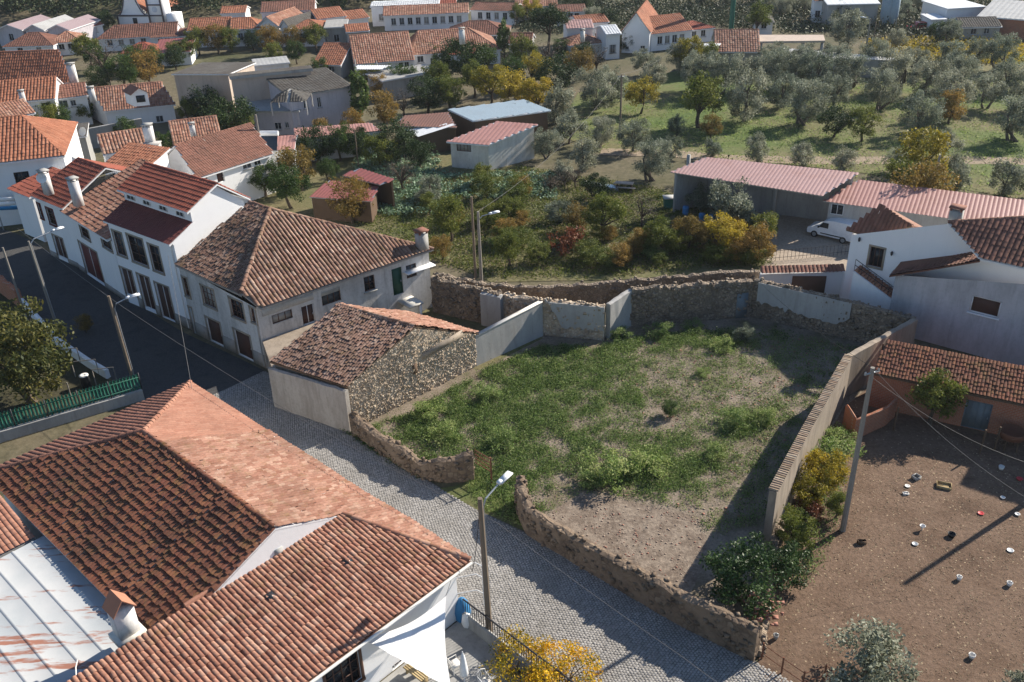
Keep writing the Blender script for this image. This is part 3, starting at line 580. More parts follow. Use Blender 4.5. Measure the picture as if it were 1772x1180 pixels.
for i in range(59): mb.quad(a_[i] + V3(0, 0, 0.004), a_[i + 1] + V3(0, 0, 0.004), b_[i + 1] + V3(0, 0, 0.004), b_[i] + V3(0, 0, 0.004))
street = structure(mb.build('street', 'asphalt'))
mb = MB()
# granite setts on a sand bed pave the lower street; the upper street is asphalt
org = W(909, 921); ds = unit(W(1180, 1080) - org); nn = V3(-ds[1], ds[0], 0)
if nn @ (C0 - org) < 0: nn = -nn
FEs = np.array([[(p - org) @ ds, (p - org) @ nn] for p in FE]); NEs = np.array([[(p - org) @ ds, (p - org) @ nn] for p in NE])
o1 = np.argsort(FEs[:, 0]); o2 = np.argsort(NEs[:, 0]); k = 0
Vc, Fc, Tc = [], [], []
SB = np.arange(-25.5, 21.5, 0.5); lo2 = np.interp(SB, FEs[o1, 0], FEs[o1, 1]); hi2 = np.interp(SB, NEs[o2, 0], NEs[o2, 1]); mbed = MB(); pt = lambda s_, t_: org + ds * s_ + nn * t_ + V3(0, 0, .009)
for i in range(len(SB) - 1): mbed.quad(pt(SB[i], lo2[i]), pt(SB[i + 1], lo2[i + 1]), pt(SB[i + 1], hi2[i + 1]), pt(SB[i], hi2[i]))
structure(mbed.build('sett_bed', 'street_bed'))
for s in np.arange(-25.4, 21, 0.134):
    lo = np.interp(s, FEs[o1, 0], FEs[o1, 1]) + 0.1; hi = np.interp(s, NEs[o2, 0], NEs[o2, 1]) - 0.05; k += 1
    tt = np.arange(lo + (0.078 if k % 2 else 0), hi, 0.158); n = len(tt)
    if n < 2: continue
    w_ = 0.066 + rng.normal(0, 0.005, n); l_ = 0.052 + rng.normal(0, 0.004, n); z = 0.022 + rng.normal(0, 0.004, n); ss = s + rng.normal(0, 0.008, n)+ 0.05 * np.sin(tt * 1.3 + s * 0.3); t2 = tt + rng.normal(0, 0.01, n)
    cor = []
    for (sx, sy, f, zz) in ((-1, -1, 1.12, 0), (1, -1, 1.12, 0), (1, 1, 1.12, 0), (-1, 1, 1.12, 0), (-1, -1, 0.86, 1), (1, -1, 0.86, 1), (1, 1, 0.86, 1), (-1, 1, 0.86, 1)):
        cor.append(org + (ss + sx * l_ * f)[:, None] * ds + (t2 + sy * w_ * f)[:, None] * nn + (0.006 + zz * z)[:, None] * V3(0, 0, 1))
    Vc.append(np.stack(cor, 1).reshape(-1, 3)); b = (np.arange(n) * 8)[:, None, None] + np.array([[4, 5, 6, 7], [0, 1, 5, 4], [1, 2, 6, 5], [2, 3, 7, 6], [3, 0, 4, 7]])[None]
    Fc.append(b.reshape(-1, 4) + sum(len(v) for v in Vc[:-1])); Tc.append(np.repeat(rng.random(n), 5))
mb.add(np.vstack(Vc), np.vstack(Fc), np.concatenate(Tc)); so_ = mb.build('setts', 'cobble', street); so_['kind'] = 'stuff'
sheet('verge', [(800, 838), (830, 812), (905, 870), (915, 922), (826, 882), (760, 845)], 0.012, 'soil_garden')
# plot, yard, garden, orchard sheets
sheet('plot_ground', [(600, 738), (660, 770), (735, 810), (820, 820), (905, 892), (1045, 985), (1180, 1062), (1305, 1130), (1345, 905), (1460, 705), (1590, 600), (1300, 545), (1090, 560), (1040, 585), (935, 580), (825, 625), (715, 690)], 0.02, 'soil_plot')
sheet('cement_floor', [(925, 905), (1010, 850), (1215, 895), (1225, 960), (1190, 1040), (1040, 965)], 0.026, 'soil_floor')
sheet('yard_ground', [(1312, 1150), (1345, 905), (1450, 720), (1500, 600), (1800, 660), (2100, 900), (2100, 1500), (1500, 1500)], 0.014, 'soil_yard')
sheet('garden_ground', [(430, 360), (560, 270), (740, 260), (900, 285), (1150, 330), (1330, 410), (1330, 466), (1060, 484), (850, 488), (740, 440)], 0.008, 'soil_garden')
sheet('orchard_grass', [(1000, 160), (1250, 105), (1772, 90), (2200, 120), (2200, 400), (1772, 345), (1500, 300), (1230, 268), (1040, 265), (960, 230)], 0.008, 'grass_orchard')
mb = MB(); tk = [(1040, 262), (1170, 266), (1260, 274), (1400, 277), (1560, 277), (1700, 277), (1850, 281), (2100, 288)]
for i in range(len(tk) - 1):
    a, b = W(*tk[i], 0.014), W(*tk[i + 1], 0.014); n = unit(V3(-(b - a)[1], (b - a)[0], 0)) * 1.3; mb.quad(a - n, b - n, b + n, a + n)
structure(mb.build('dirt_track', 'track_dirt'))
sheet('driveway', [(1330, 385), (1400, 345), (1520, 380), (1500, 470), (1470, 478), (1320, 470), (1330, 430)], 0.016, 'drive_sand')
sheet('carport_floor', [(1190, 345), (1240, 330), (1440, 365), (1420, 400), (1345, 398)], 0.012, 'concrete')
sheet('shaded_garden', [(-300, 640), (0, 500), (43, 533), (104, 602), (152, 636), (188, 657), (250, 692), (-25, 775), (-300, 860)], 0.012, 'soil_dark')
sheet('courtyard', [(640, 600), (760, 520), (870, 545), (940, 585), (830, 640)], 0.03, 'soil_garden')
# ============================================================ MAIN HOUSE (old hipped house on the street)
A, Bp, B2, C = W(303, 458, 5.75), W(418, 511, 5.6), W(449, 533, 5.0), W(750, 431, 5.0)
Pk, Ap = W(467, 362, 8.8), W(432, 350, 8.8); din = unit(V3(0.65, 0.76, 0)); yd = unit(C - B2); yd[2] = 0; yin = V3(-yd[1], yd[0], 0)
fa = unit(V3(*(Bp - A)[:2], 0))
f0 = A + din * 0.25; f1 = B2 - yd * 0 + yin * 0.3 - fa * 0.25; f2 = C + yin * 0.25 - yd * 0.3; f3 = Pk + V3(0.1, -0.2, 0); f4 = Ap + V3(0.15, -0.3, 0)
H = House('old_town_house', 'old grey plastered two storey house with weathered hipped tile roof on the shaded street', 'house', [f0, f1, f2, f3, f4], 'plaster_old')
ks = H.wall(0, 1, 0, 5.55, 4.85); ky = H.wall(1, 2, 0, 4.85, 4.85); H.wall(2, 3, 0, 4.8, 8.6); H.wall(3, 4, 0, 8.6, 8.6); H.wall(4, 0, 0, 8.6, 5.6)
bar = dict(frame='frame_brown', surround='frame_stone', mull=(3, 3), pane='glass_dark')
for b in [(307, 324, 467, 508), (350, 369, 483, 528), (399, 419, 506, 549), (435, 447, 535, 558)]: H.open_px(ks, *b, **bar)
H.open_px(ks, 322, 336, 532, 580, kind='door', leaf='door_brown', surround='frame_stone', mull=(1, 1)); H.open_px(ks, 362, 384, 556, 602, kind='door', leaf='door_brown', surround='frame_stone', mull=(1, 1)); H.open_px(ks, 411, 436, 578, 632, kind='door', leaf='door_brown', surround='frame_stone', mull=(1, 1))
dk = dict(frame='frame_brown', mull=(3, 1)); H.open_px(ky, 470, 507, 540, 556, **dk); H.open_px(ky, 522, 545, 527, 561, kind='door', leaf='door_brown', mull=(2, 1)); H.open_px(ky, 556, 590, 500, 525, **dk)
H.open_px(ky, 630, 649, 477, 503, frame='frame_brown', mull=(2, 2), sill=True); H.open_px(ky, 679, 697, 463, 510, kind='door', leaf='door_green', frame='door_green', mull=(1, 1)); H.open_px(ky, 703, 721, 457, 480, frame='frame_brown', mull=(2, 2))
H.finish((1.1, 'plinth_grey', [ks]))
p1 = [A, Bp, Pk, Ap]; nrm = np.cross(C - B2, Pk - B2)
Bq = Bp.copy(); Bq[2] = B2[2] - (nrm[0] * (Bp[0] - B2[0]) + nrm[1] * (Bp[1] - B2[1])) / nrm[2]
ro = H.roof([[A, Bp, Pk, Ap]], 'tile_old', 0.22, 0.33, 0.05, 0.035, jit=0.02, fascia='plinth_grey')
B2e = B2 + fa * 0.15
ro2 = H.roof([[B2e, C, Pk, Bq]], 'tile_old', 0.30, 0.42, 0.115, 0.02, jit=0.012, fascia='plinth_grey', caps=[(Bq + V3(0, 0, 0.1), Pk + V3(0, 0, 0.05)), (Pk, C), (Ap, Pk)], capmat='tile_old', capr=0.17)
H.chimney(W(731, 432, 5.1), 0.75, 0.7, 1.35, 'concrete', 'tile_brown', ux=yd, ro=ro2)
mb = MB(); p_ = onwall(f1, f2, 722, 463); q = f1 + yd * p_[0]; mb.box(V3(q[0], q[1], p_[1]) - yin * 0.45, 2.6, 0.9, 0.07, yd); mb.build('awning_slab', 'plaster_white', H.o)
pa = onwall(f1, f2, 455, 552); pb = onwall(f1, f2, 600, 492); mb = MB()
a = f1 + yd * pa[0] - yin * 0.06; b = f1 + yd * pb[0] - yin * 0.06; mb.box(V3(*((a + b) / 2)[:2], 4.35), pb[0] - pa[0], 0.06, 0.62, yd); mb.build('fibre_cement_band', 'sheet_grey', H.o)
p_ = onwall(f1, f2, 700, 515); q = f1 + yd * p_[0]; mb = MB(); mb.box(V3(q[0], q[1], p_[1] - 0.1) - yin * 0.9, 1.3, 1.9, 0.16, yd); bo = mb.build('balcony_slab', 'plaster_yard', H.o)
MB().box(V3(q[0], q[1], (p_[1] - 0.2) / 2) - yin * 1.7 + yd * 0.4, 0.2, 0.2, p_[1] - 0.2, yd).build('balcony_post', 'plaster_white', H.o)
MB().tube([V3(*(f1 - din * 0.06 - fa * 0.12)[:2], 0.2), V3(*(f1 - din * 0.06 - fa * 0.12)[:2], 4.8)], 0.05).build('downpipe', 'metal_grey', H.o)
# terrace block between the house and the barn
G0, G1 = W(613, 743), W(825, 634); gd = unit(G1 - G0); gback = V3(-5.3, 3.4, 0); G2, G3 = G1 + gback, G0 + gback
t0 = V3(*f1[:2], 0) + fa * 0.1; t1 = G3 + unit(G3 - G0) * 0.25; t2 = t1 + gd * 5.2; t3 = t0 + yd * 5.2 - yin * 0.05; zt = onwall(f1, f2, 535, 562)[1] - 0.05
H = House('terrace_block', 'low flat roofed terrace with barred shutter between the grey house and the tiled barn', 'terrace', [t0, t1, t2, t3], 'cement_brown'); k0 = H.wall(0, 1, 0, zt, zt); H.wall(1, 2, 0, zt, zt); H.wall(2, 3, 0, zt, zt); H.wall(3, 0, 0, zt, zt)
L = np.linalg.norm(t1 - t0); H.open(k0, 0.6, 1.7, 1.1, zt - 0.3, frame='frame_brown', mull=(4, 3), pane='glass_dark'); H.open(k0, 2.2, min(L - 0.3, 4.2), 0.05, zt - 0.25, kind='door', leaf='door_grey', mull=(3, 1)); H.finish()
MB().slab([V3(*t0[:2], zt + 0.1), V3(*t1[:2], zt + 0.1), V3(*t2[:2], zt + 0.1), V3(*t3[:2], zt + 0.1)], 0.2).build('terrace_slab', 'cement_brown', H.o)
# ============================================================ RUIN BARN
e0, e3 = W(612, 660, 3.45), None; zr, zl, zg = 5.15, 3.35, 2.7
H = House('stone_barn', 'rubble stone barn with steep weathered tile roof beside the weedy plot', 'barn', [G0, G1, G2, G3], 'rubble')
kg = H.wall(0, 1, 0, zl, zg, None); H.wall(1, 2, 0, zg, zg); H.wall(2, 3, 0, zg, zl); H.wall(3, 0, 0, zl, zl); H.finish()
apx = G0 + (G1 - G0) * 0.52; mb = MB(); L3 = lambda p, z: V3(p[0], p[1], z)
mb.add([L3(G0, zl), L3(G1, zg), L3(apx, zr)], [[0, 1, 2]]); mb.add([L3(G3, zl), L3(G2, zg), L3(apx + gback, zr)], [[0, 1, 2]]); mb.build('gable', 'rubble', H.o)
od = unit(gback) * 0.2; sd1 = unit(G0 - G1) * 0.35
E0, E3 = L3(G0 + sd1 * 0.5, zl - 0.1) - od * 0, L3(G3 + sd1 * 0.5, zl - 0.1) + od; Rg0, Rg3 = L3(apx, zr + 0.05), L3(apx + gback, zr + 0.05) + od; Q1, Q2 = L3(G1 - sd1, zg - 0.15), L3(G2 - sd1, zg - 0.15) + od
rb = H.roof([[E3, E0, Rg0, Rg3]], 'tile_barn', 0.2, 0.30, 0.045, 0.035, jit=0.02, fascia='wood_dark'); H.roof([[Q1, Q2, Rg3, Rg0]], 'tile_salmon', 0.24, 0.38, 0.05, 0.03, jit=0.02, fascia='wood_dark', caps=[(Rg0, Rg3)], capmat='tile_old', capr=0.16)
ms = MB(); n_ = unit(np.cross(gd, V3(0, 0, 1))); n_ = n_ if n_ @ gback < 0 else -n_; Lg = np.linalg.norm(G1 - G0)
for _ in range(2400):
    u_ = rng.random() * Lg; f = u_ / Lg; top = zl + (zr - zl) * f / 0.52 if f < 0.52 else zr + (zg - zr) * (f - 0.52) / 0.48; z_ = rng.uniform(0.02, top - 0.12)
    if abs(u_ - Lg * 0.52) < 3.2 and z_ > 2.6 + rng.normal(0, 0.15) and u_ > 0.5 * Lg and rng.random() < 0.7: continue
    s_ = rng.uniform(0.09, 0.20); stone_blob(ms, G0 + gd * u_ + n_ * rng.uniform(-0.075, -0.045) + V3(0, 0, z_), np.array([s_ * 1.25, s_ * 1.25, s_]), rng.random())
f_ = ms.build('face_stones', 'rubble', H.o); f_['kind'] = 'stuff'
MB().box((apx + G1) / 2 + n_ * 0.03 + V3(0, 0, 3.0) - gd * 0.4, 3.6, 0.1, 0.45, gd + V3(0, 0, 0.1)).build('cement_patch', 'cement_brown', H.o)
MB().box(G0 + gd * 5.2 + n_ * 0.02 + V3(0, 0, 2.2), 0.35, 0.1, 0.7, gd).build('blocked_slit', 'wood_dark', H.o)
# cement rendered street front of the barn
path_wall('rendered_wall', 'tall grey cement rendered wall on the street in front of the barn roof', [G3 + sd1 * 1.2, G0 + sd1 * 0.9 + unit(G0 - G3) * 0.15], [3.0, 3.15], 0.3, 'cement_wall', jit=0.03)
# ============================================================ PLOT WALLS
g1 = [W(614, 748), W(655, 777), W(700, 806), W(732, 824), W(775, 830), W(821, 828)]
path_wall('street_wall', 'sagging rubble wall with worn top running from the barn to the iron gate', g1, [1.4, 1.2, 1.3, 1.0, 1.6, 1.9], 0.5, 'wall_street', stones=5, jit=0.07, stonemat='wall_street')
g2 = [W(902, 868), W(904, 892), W(918, 922), W(1045, 998), W(1180, 1077), W(1308, 1140)]
path_wall('street_wall', 'long dark rubble wall along the street with rounded end at the gateway', g2, [1.9, 1.9, 1.6, 1.65, 1.8, 1.9], 0.5, 'wall_street', stones=4, jit=0.05, stonemat='wall_street')
rw = [W(1338, 848, 3.7), W(1400, 733, 3.5), W(1470, 612, 3.3), W(1585, 548, 2.9)]
o = path_wall('boundary_wall', 'tall rendered boundary wall topped with a row of clay tiles beside the hen yard', rw, [3.65, 3.45, 3.25, 2.8], 0.38, 'cement_brown', jit=0.02)
mb = MB(); PB = [np.array(p[:2]) for p in rw[:3]]
for i in range(2):
    L = np.linalg.norm(PB[i + 1] - PB[i]); d = (PB[i + 1] - PB[i]) / L; n = np.array([-d[1], d[0]])
    for k in range(int(L / 0.2)):
        c = V3(*(PB[i] + d * (k + 0.5) * 0.2), 3.7 - 0.2 * (i + k * 0.2 / L)); x = V3(*n, 0); vs = []
        for sgn in (-0.25, 0.25):
            for j in range(4): an = math.pi * j / 3; vs.append(c + x * sgn + V3(*d, 0) * math.cos(an) * 0.085 + V3(0, 0, math.sin(an) * 0.06 - .03 + rng.normal(0, 0.012)))
        mb.add(vs, [[j, j + 1, 5 + j, 4 + j] for j in range(3)], rng.random())
c_ = mb.build('coping_tiles', 'tile_sand', o)
path_wall('rubble_stub', 'low broken stone stub under the laurel at the street corner', [W(1345, 915), W(1325, 1040), W(1310, 1135)], [0.9, 0.5, 0.4], 0.45, 'rubble_dark', stones=6, jit=0.1)
q1, q2, q3, q4, q5, q6, q7 = W(748, 478, 3), W(866, 503, 3), W(934, 517, 2.9), W(1047, 528, 2.8), W(1092, 498, 3.1), W(1302, 482, 3.1), W(1585, 548, 2.8)
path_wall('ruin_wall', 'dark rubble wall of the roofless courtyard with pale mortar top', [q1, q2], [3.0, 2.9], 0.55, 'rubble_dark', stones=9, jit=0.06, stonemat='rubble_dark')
path_wall('ruin_wall', 'short broken rubble wall behind the grey rendered divider', [q2 + V3(0.3, 0.1, 0), q3], [2.7, 2.9], 0.5, 'rubble', stones=9, jit=0.1)
path_wall('rendered_pier', 'pale grey rendered pier at the courtyard corner', [q2 + V3(-1.4, 0.5, 0), q2 + V3(0.1, -0.3, 0)], [2.75, 2.75], 0.62, 'cement_grey', jit=0.01)
path_wall('divider_wall', 'smooth grey rendered wall sloping between barn and back wall', [G1 + V3(-0.1, 0.1, 0), q3 + V3(0.1, -0.3, 0)], [2.35, 2.85], 0.25, 'cement_grey', jit=0.008, coping=('plaster_yard', 0.32, 0.07))
o = path_wall('back_wall', 'half rendered rubble wall with grey cement panel facing the plot', [q3, q4], [2.9, 2.8], 0.45, 'rubble', stones=9, jit=0.03)
def rough_panel(o, a, b, zlo, zhi, nrm, mat='cement_grey', n=26):
    """patch of old render with a crumbling lower edge"""
    mb = MB(); lo = [zlo(k / n) + rng.normal(0, .09) for k in range(n + 1)]; hi = [zhi(k / n) + rng.normal(0, .012) for k in range(n + 1)]; P_ = [a + (b - a) * k / n for k in range(n + 1)]; e = nrm * .06
    for k in range(n):
        A_, B_ = P_[k], P_[k + 1]; q0, q1_, q2_, q3_ = A_ + V3(0, 0, lo[k]), B_ + V3(0, 0, lo[k + 1]), B_ + V3(0, 0, hi[k + 1]), A_ + V3(0, 0, hi[k])
        mb.quad(q0, q1_, q2_, q3_); mb.quad(q0, q1_, q1_ - e, q0 - e); mb.quad(q3_, q2_, q2_ - e, q3_ - e)
    mb.quad(P_[0] + V3(0, 0, lo[0]), P_[0] + V3(0, 0, hi[0]), P_[0] + V3(0, 0, hi[0]) - e, P_[0] + V3(0, 0, lo[0]) - e); mb.quad(P_[n] + V3(0, 0, lo[n]), P_[n] + V3(0, 0, hi[n]), P_[n] + V3(0, 0, hi[n]) - e, P_[n] + V3(0, 0, lo[n]) - e)
    return mb.build('render_panel', mat, o)
ud = unit(V3(*(q4 - q3)[:2], 0)); un = V3(ud[1], -ud[0], 0); a = V3(*q3[:2], 0) + ud * .5 + un * .36; b = V3(*q4[:2], 0) + un * .36; rough_panel(o, a, b, lambda f: 2.3 * max(0, 1 - f * 3.5) + .85, lambda f: 2.85 - .08 * f, un)
path_wall('back_wall', 'short grey rendered return wall stepping back in the shade', [q4 + V3(0.25, 0.1, 0), q5], [2.85, 3.05], 0.4, 'cement_grey', jit=0.02)
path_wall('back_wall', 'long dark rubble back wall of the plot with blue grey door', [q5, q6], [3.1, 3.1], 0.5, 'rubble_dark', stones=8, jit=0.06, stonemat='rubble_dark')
ud = unit(V3(*(q6 - q5)[:2], 0)); un = V3(ud[1], -ud[0], 0); u_, z_ = onwall(q5, q6, 1283, 510); mb = MB(); mb.box(V3(*q5[:2], 0) + ud * u_ + un * 0.3 + V3(0, 0, 1.05), 0.85, 0.06, 2.1, ud); tag(mb.build('plank_door', 'door_grey'), 'weathered blue grey door set in the dark back wall', 'door')
o = path_wall('corner_wall', 'stained grey rendered wall over rubble footing at the right rear of the plot', [q6 + V3(0.2, 0, 0), q6 + (q7 - q6) * 0.6, q7], [3.1, 3.0, 2.75], 0.42, 'rubble_dark', stones=7, jit=0.03, stonemat='rubble_dark')
ud = unit(V3(*(q7 - q6)[:2], 0)); un = V3(ud[1], -ud[0], 0); un = un if un[1] < 0 else -un; mb = MB(); a = V3(*q6[:2], 0) + ud * 0.6 + un * 0.34; b = V3(*q6[:2], 0) + ud * 7.4 + un * 0.34
rough_panel(o, a, b, lambda f: 1.5 - .55 * f + .9 * max(0, f - .85) * 6, lambda f: 3.05 - .12 * f, un, n=34)
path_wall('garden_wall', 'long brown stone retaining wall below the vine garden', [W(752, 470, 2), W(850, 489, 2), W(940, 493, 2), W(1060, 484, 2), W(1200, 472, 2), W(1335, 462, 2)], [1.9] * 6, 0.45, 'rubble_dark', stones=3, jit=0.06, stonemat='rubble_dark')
# iron gate
gp = W(851, 838); o = thing('iron_gate', 'rusty iron gate leaf standing open between the street walls', 'gate', gp); MB().tube([gp, gp + V3(0, 0, 1.9)], 0.06).build('gate_post', 'rust', o)
ga = W(824, 822); mb = MB(); e = gp - ga
for z_ in (0.9, 1.2, 1.5, 1.8): mb.tube([ga + V3(0, 0, z_), gp + V3(0, 0, z_)], 0.025)
for k in range(9): p = ga + e * k / 8; mb.tube([p + V3(0, 0, 0.85), p + V3(0, 0, 1.85)], 0.014, 4)
mb.build('gate_leaf', 'rust', o)
# ============================================================ CORNER HOUSE IN THE FOREGROUND
hE, hR, UG, UB = 3.6, 6.1, 6.03, 24.56; VR = 6.1; VL = 12.3; UH = 17.85; zT = 4.62; VQ = (zT - hE) / (hR - hE) * VR
H = House('corner_house', 'large white house with mixed clay tile roofs in the foreground across the street', 'house', [U(0.5, 0.5), U(0.5, 24), U(UG, 24), U(UG, VL - .4), U(UB - .5, VL - .4), U(UB - .5, 0.5)], 'plaster_clean')
kf = H.wall(0, 1, 0, hE - 0.1, hE - 0.1); H.wall(1, 2, 0, hE, zT); H.wall(3, 4, 0, hE - .1, hE - .1); H.wall(4, 5, 0, hE - .1, hE - .1); kst = H.wall(5, 0, 0, hE - .1, hE - .1)
H.open_px(kf, 560, 624, 1112, 1200, frame='frame_brown', mull=(4, 4), pane='glass_dark', surround='frame_brown'); H.open_px(kf, 681, 710, 1140, 1205, kind='door', leaf='door_wine', mull=(2, 1))
for u_ in (4, 9, 14): H.open(kst, u_, u_ + 1.0, 1.0, 2.3, frame='frame_brown', mull=(2, 2), surround='frame_stone')
H.finish()
gq = [U(UG, VQ - 1.2, zT - 0.6), U(UG, VL, zT - .6), U(UG, VL, hE + 0.1), U(UG, VR, hR - 0.12), U(UG, 1, hE + .3)]
mb = MB(); mb.slab([U(UG, VL - .3, hE + .1), U(UG, VR, hR - .1), U(UG, .8, hE + .2)], 0.2, d=d1); gbl = mb.build('gable', 'plaster_clean', H.o)
z_ = onwall(U(UG, 0), U(UG, 12), 482, 955); MB().box(U(UG - 0.02, z_[0], z_[1]), 0.42, 0.08, 0.42, d2).build('vent', 'concrete', H.o)
# street slope: the far part is newer pink tile, the near part faded salmon tile
US = 16.2
salmon = [U(0, 0, hE), U(US, 0, hE), U(US, VR, hR), U(UG, VR, hR), U(UG, VQ, zT)]
pink = [U(US, 0, hE), U(UB, 0, hE), U(UH, VR, hR), U(US, VR, hR)]
rS = H.roof([salmon], 'tile_salmon', 0.23, 0.36, 0.07, 0.04, jit=0.016, fascia='plaster_clean'); rP = H.roof([pink], 'tile_pink', 0.25, 0.4, 0.05, 0.025, jit=0.004, fascia='plaster_clean')
cap_row(MB(), U(US, 0.1, hE + .06), U(US, VR, hR + .05), 0.12, 0.5).build('verge_cap', 'tile_pink', rP); cap_row(MB(), U(US, VR, hR), U(UH, VR, hR), 0.15).build('ridge_cap', 'tile_pink', rP); cap_row(MB(), U(UH, VR, hR), U(UB, 0, hE), 0.15).build('hip_cap', 'tile_pink', rP)
mc = MB(); cap_row(mc, U(UG, VR, hR), U(US, VR, hR), 0.17, 0.45); mc.build('ridge_cap', 'tile_shade_moss', rS)
mc = MB(); cap_row(mc, U(0, 0, hE + .02), U(UG, VQ, zT + .02), 0.17, 0.48); mc.build('hip_cap', 'tile_clay', rS)
dark = [U(UB, VL, hE), U(UG, VL, hE), U(UG, VR, hR), U(UH, VR, hR)]
rD = H.roof([dark], 'tile_shade_moss', 0.225, 0.40, 0.05, 0.075, jit=0.014, fascia='plaster_clean')  # shade of this slope is put into its darker tile colour
cap_row(MB(), U(UB, VL, hE), U(UH, VR, hR), 0.17).build('hip_cap', 'tile_brown', rD); cap_row(MB(), U(UG + .1, VL, hE), U(UG + .1, VR, hR), 0.12).build('verge_cap', 'tile_brown', rD)
back = [U(UB, 0, hE), U(UB, VL, hE), U(UH, VR, hR)]
H.roof([back], 'tile_brown', 0.33, 0.45, 0.10, 0.02, jit=0.006, fascia='plaster_clean')
# front lean-to slope: its nearest tiles stand as single pieces
front = [U(0, 24, hE), U(0, 0, hE), U(UG, VQ, zT), U(UG, 24, zT)]
mb = MB(); mb.slab(np.array(front) - V3(0, 0, .02), 0.12); rF = mb.build('roof', 'tile_shade_moss', H.o)
pp, fu, fv, fn = roof_frame(front); TD, TV = 0.225, 0.37; mt = MB(); cand = []
tm = MB(); PX, PHh = PROF['barrel']; vs = []
for e_, lift in ((-0.02, 0.045), (TV * 1.02, 0.0)):
    for k in range(5): vs.append(V3((PX[k] - 0.5) * TD, e_, PHh[k] * 0.09 + lift + 0.005))
for e_, lift in ((-0.02, 0.02),):
    for k in range(5): vs.append(V3((PX[k] - 0.5) * TD * 0.9, e_ + 0.004, PHh[k] * 0.075 + lift - 0.005))
tm.add(vs, [[k, k + 1, 6 + k, 5 + k] for k in range(4)] + [[10 + k, 11 + k, k + 1, k] for k in range(4)], 0.0); tile_me = tm.mesh('tile', 'tile_clay')
for i, uc, w_, lo, hi in columns(pp, fu, fv, TD):
    kk = int(math.floor(lo / TV))
    while kk * TV < hi - 0.06:
        v0 = kk * TV
        if v0 >= lo - TV * 0.7:
            c = pp[0] + fu * (uc + rng.normal(0, .006)) + fv * (v0 + rng.normal(0, .018)) + fn * (rng.normal(0, 0.009) + .025 * math.sin(uc * .8 + v0 * .7)); q = proj(c); cc = np.linalg.norm(c - V3(0, 0, CAMH)); cand.append((0 if (0 < q[0] < 1772 and q[1] < 1178) else 1, cc, c, rng.normal(0, 0.04)))
        kk += 1
cand.sort(key=lambda r: (r[0], r[1])); tv = np.array(vs)
for j, (vis, cc, c, an) in enumerate(cand):
    ru = fu * math.cos(an) + fv * math.sin(an); rv = fv * math.cos(an) - fu * math.sin(an)
    if j < 300:
        o = obj('tile', tile_me, rF); o.matrix_local = Matrix(((ru[0], rv[0], fn[0], c[0]), (ru[1], rv[1], fn[1], c[1]), (ru[2], rv[2], fn[2], c[2]), (0, 0, 0, 1)))
    else: mt.add(c + tv[:, :1] * ru + tv[:, 1:2] * rv + tv[:, 2:] * fn, [[k, k + 1, 6 + k, 5 + k] for k in range(4)] + [[10 + k, 11 + k, k + 1, k] for k in range(4)], rng.random())
t_ = mt.build('roof_tiles', 'tile_clay', rF); t_['kind'] = 'stuff'
for (x, y) in ((601, 970), (467, 1031)):
    s_ = fv; q = W(x, y, 4.2)
    for _ in range(3): q = W(x, y, (pp[0] + 0)[2] + ((q - pp[0]) @ d1) * (zT - hE) / UG + 0.09)
    MB().box(q, 0.42, 0.36, 0.03, fu, uz=fn).build('roof_light', 'glass_dark', rF)
mb = MB()
for k in range(5): a = U(UG + 0.25, 7.6 + k * 0.62, zT + 0.12); mb.tube([a, a + d2 * 0.64 + V3(0, 0, -0.005)], [0.13, 0.115], 8)
mb.build('valley_cap', 'tile_pink', rF)
MB().tube([U(-0.06, 0, hE - 0.12), U(-0.06, 24, hE - 0.12)], 0.075, 8).build('gutter', 'plastic_white', H.o)
# chimney with tile hood
cb = W(222, 1098, 4.2); cz = 4.2; o = MB().box(cb + V3(0, 0, 0.75), 0.85, 0.7, 1.7, d2).build('chimney', 'chimney_white', rF)
MB().box(cb + V3(0, 0, 0.05), 1.2, 1.0, 0.25, d2).build('chimney_base', 'plaster_yard', o)
mb = MB(); tp = cb + V3(0, 0, 1.6)
for sg in (-1, 1): mb.slab([tp - d1 * 0.5 + d2 * 0.5 * sg, tp + d1 * 0.5 + d2 * 0.5 * sg, tp + d1 * 0.5 + V3(0, 0, 0.62) , tp - d1 * 0.5 + V3(0, 0, 0.62)], 0.05)
mb.build('chimney_hood', 'terracotta_cap', o)
# white metal roof and new pink roof of the rear annexes
H2 = House('metal_roof_annex', 'annex with rust streaked white metal sheet roof beside the dark tiles', 'annex', [U(8.2, VL - .2), U(16.9, VL - .2), U(16.9, 21), U(8.2, 21)], 'plaster_clean')
for i in range(4): H2.wall(i, (i + 1) % 4, 0, 3.1, 3.1)
H2.finish(); H2.roof([[U(7.6, 21.5, 3.25), U(7.6, VL - .3, 3.4), U(17.3, VL - .3, 3.4), U(17.3, 21.5, 3.25)]], 'sheet_rusty', 0.95, 9, 0.035, 0, 'rib', fascia='sheet_rusty')
H3 = House('pink_roof_annex', 'annex with even pink tile roof at the left picture edge', 'annex', [U(18.2, VL + .6), U(23, VL + .6), U(23, 21), U(18.2, 21)], 'plaster_white')
for i in range(4): H3.wall(i, (i + 1) % 4, 0, 3.2, 3.2)
H3.finish(); H3.roof([[U(17.6, 21.5, 3.3), U(17.6, VL + .3, 3.3), U(23.4, VL + .3, 4.3), U(23.4, 21.5, 4.3)]], 'tile_pink', 0.25, 0.4, 0.05, 0.025, jit=0.004, fascia='cement_grey')
tag(MB().tube([W(132, 1175, 4.6), W(131, 1155, 4.7), W(134, 1142, 4.75)], 0.025).build('roof_hose', 'plastic_white'), 'pale thin hose lying on the foreground clay tiles', 'hose')
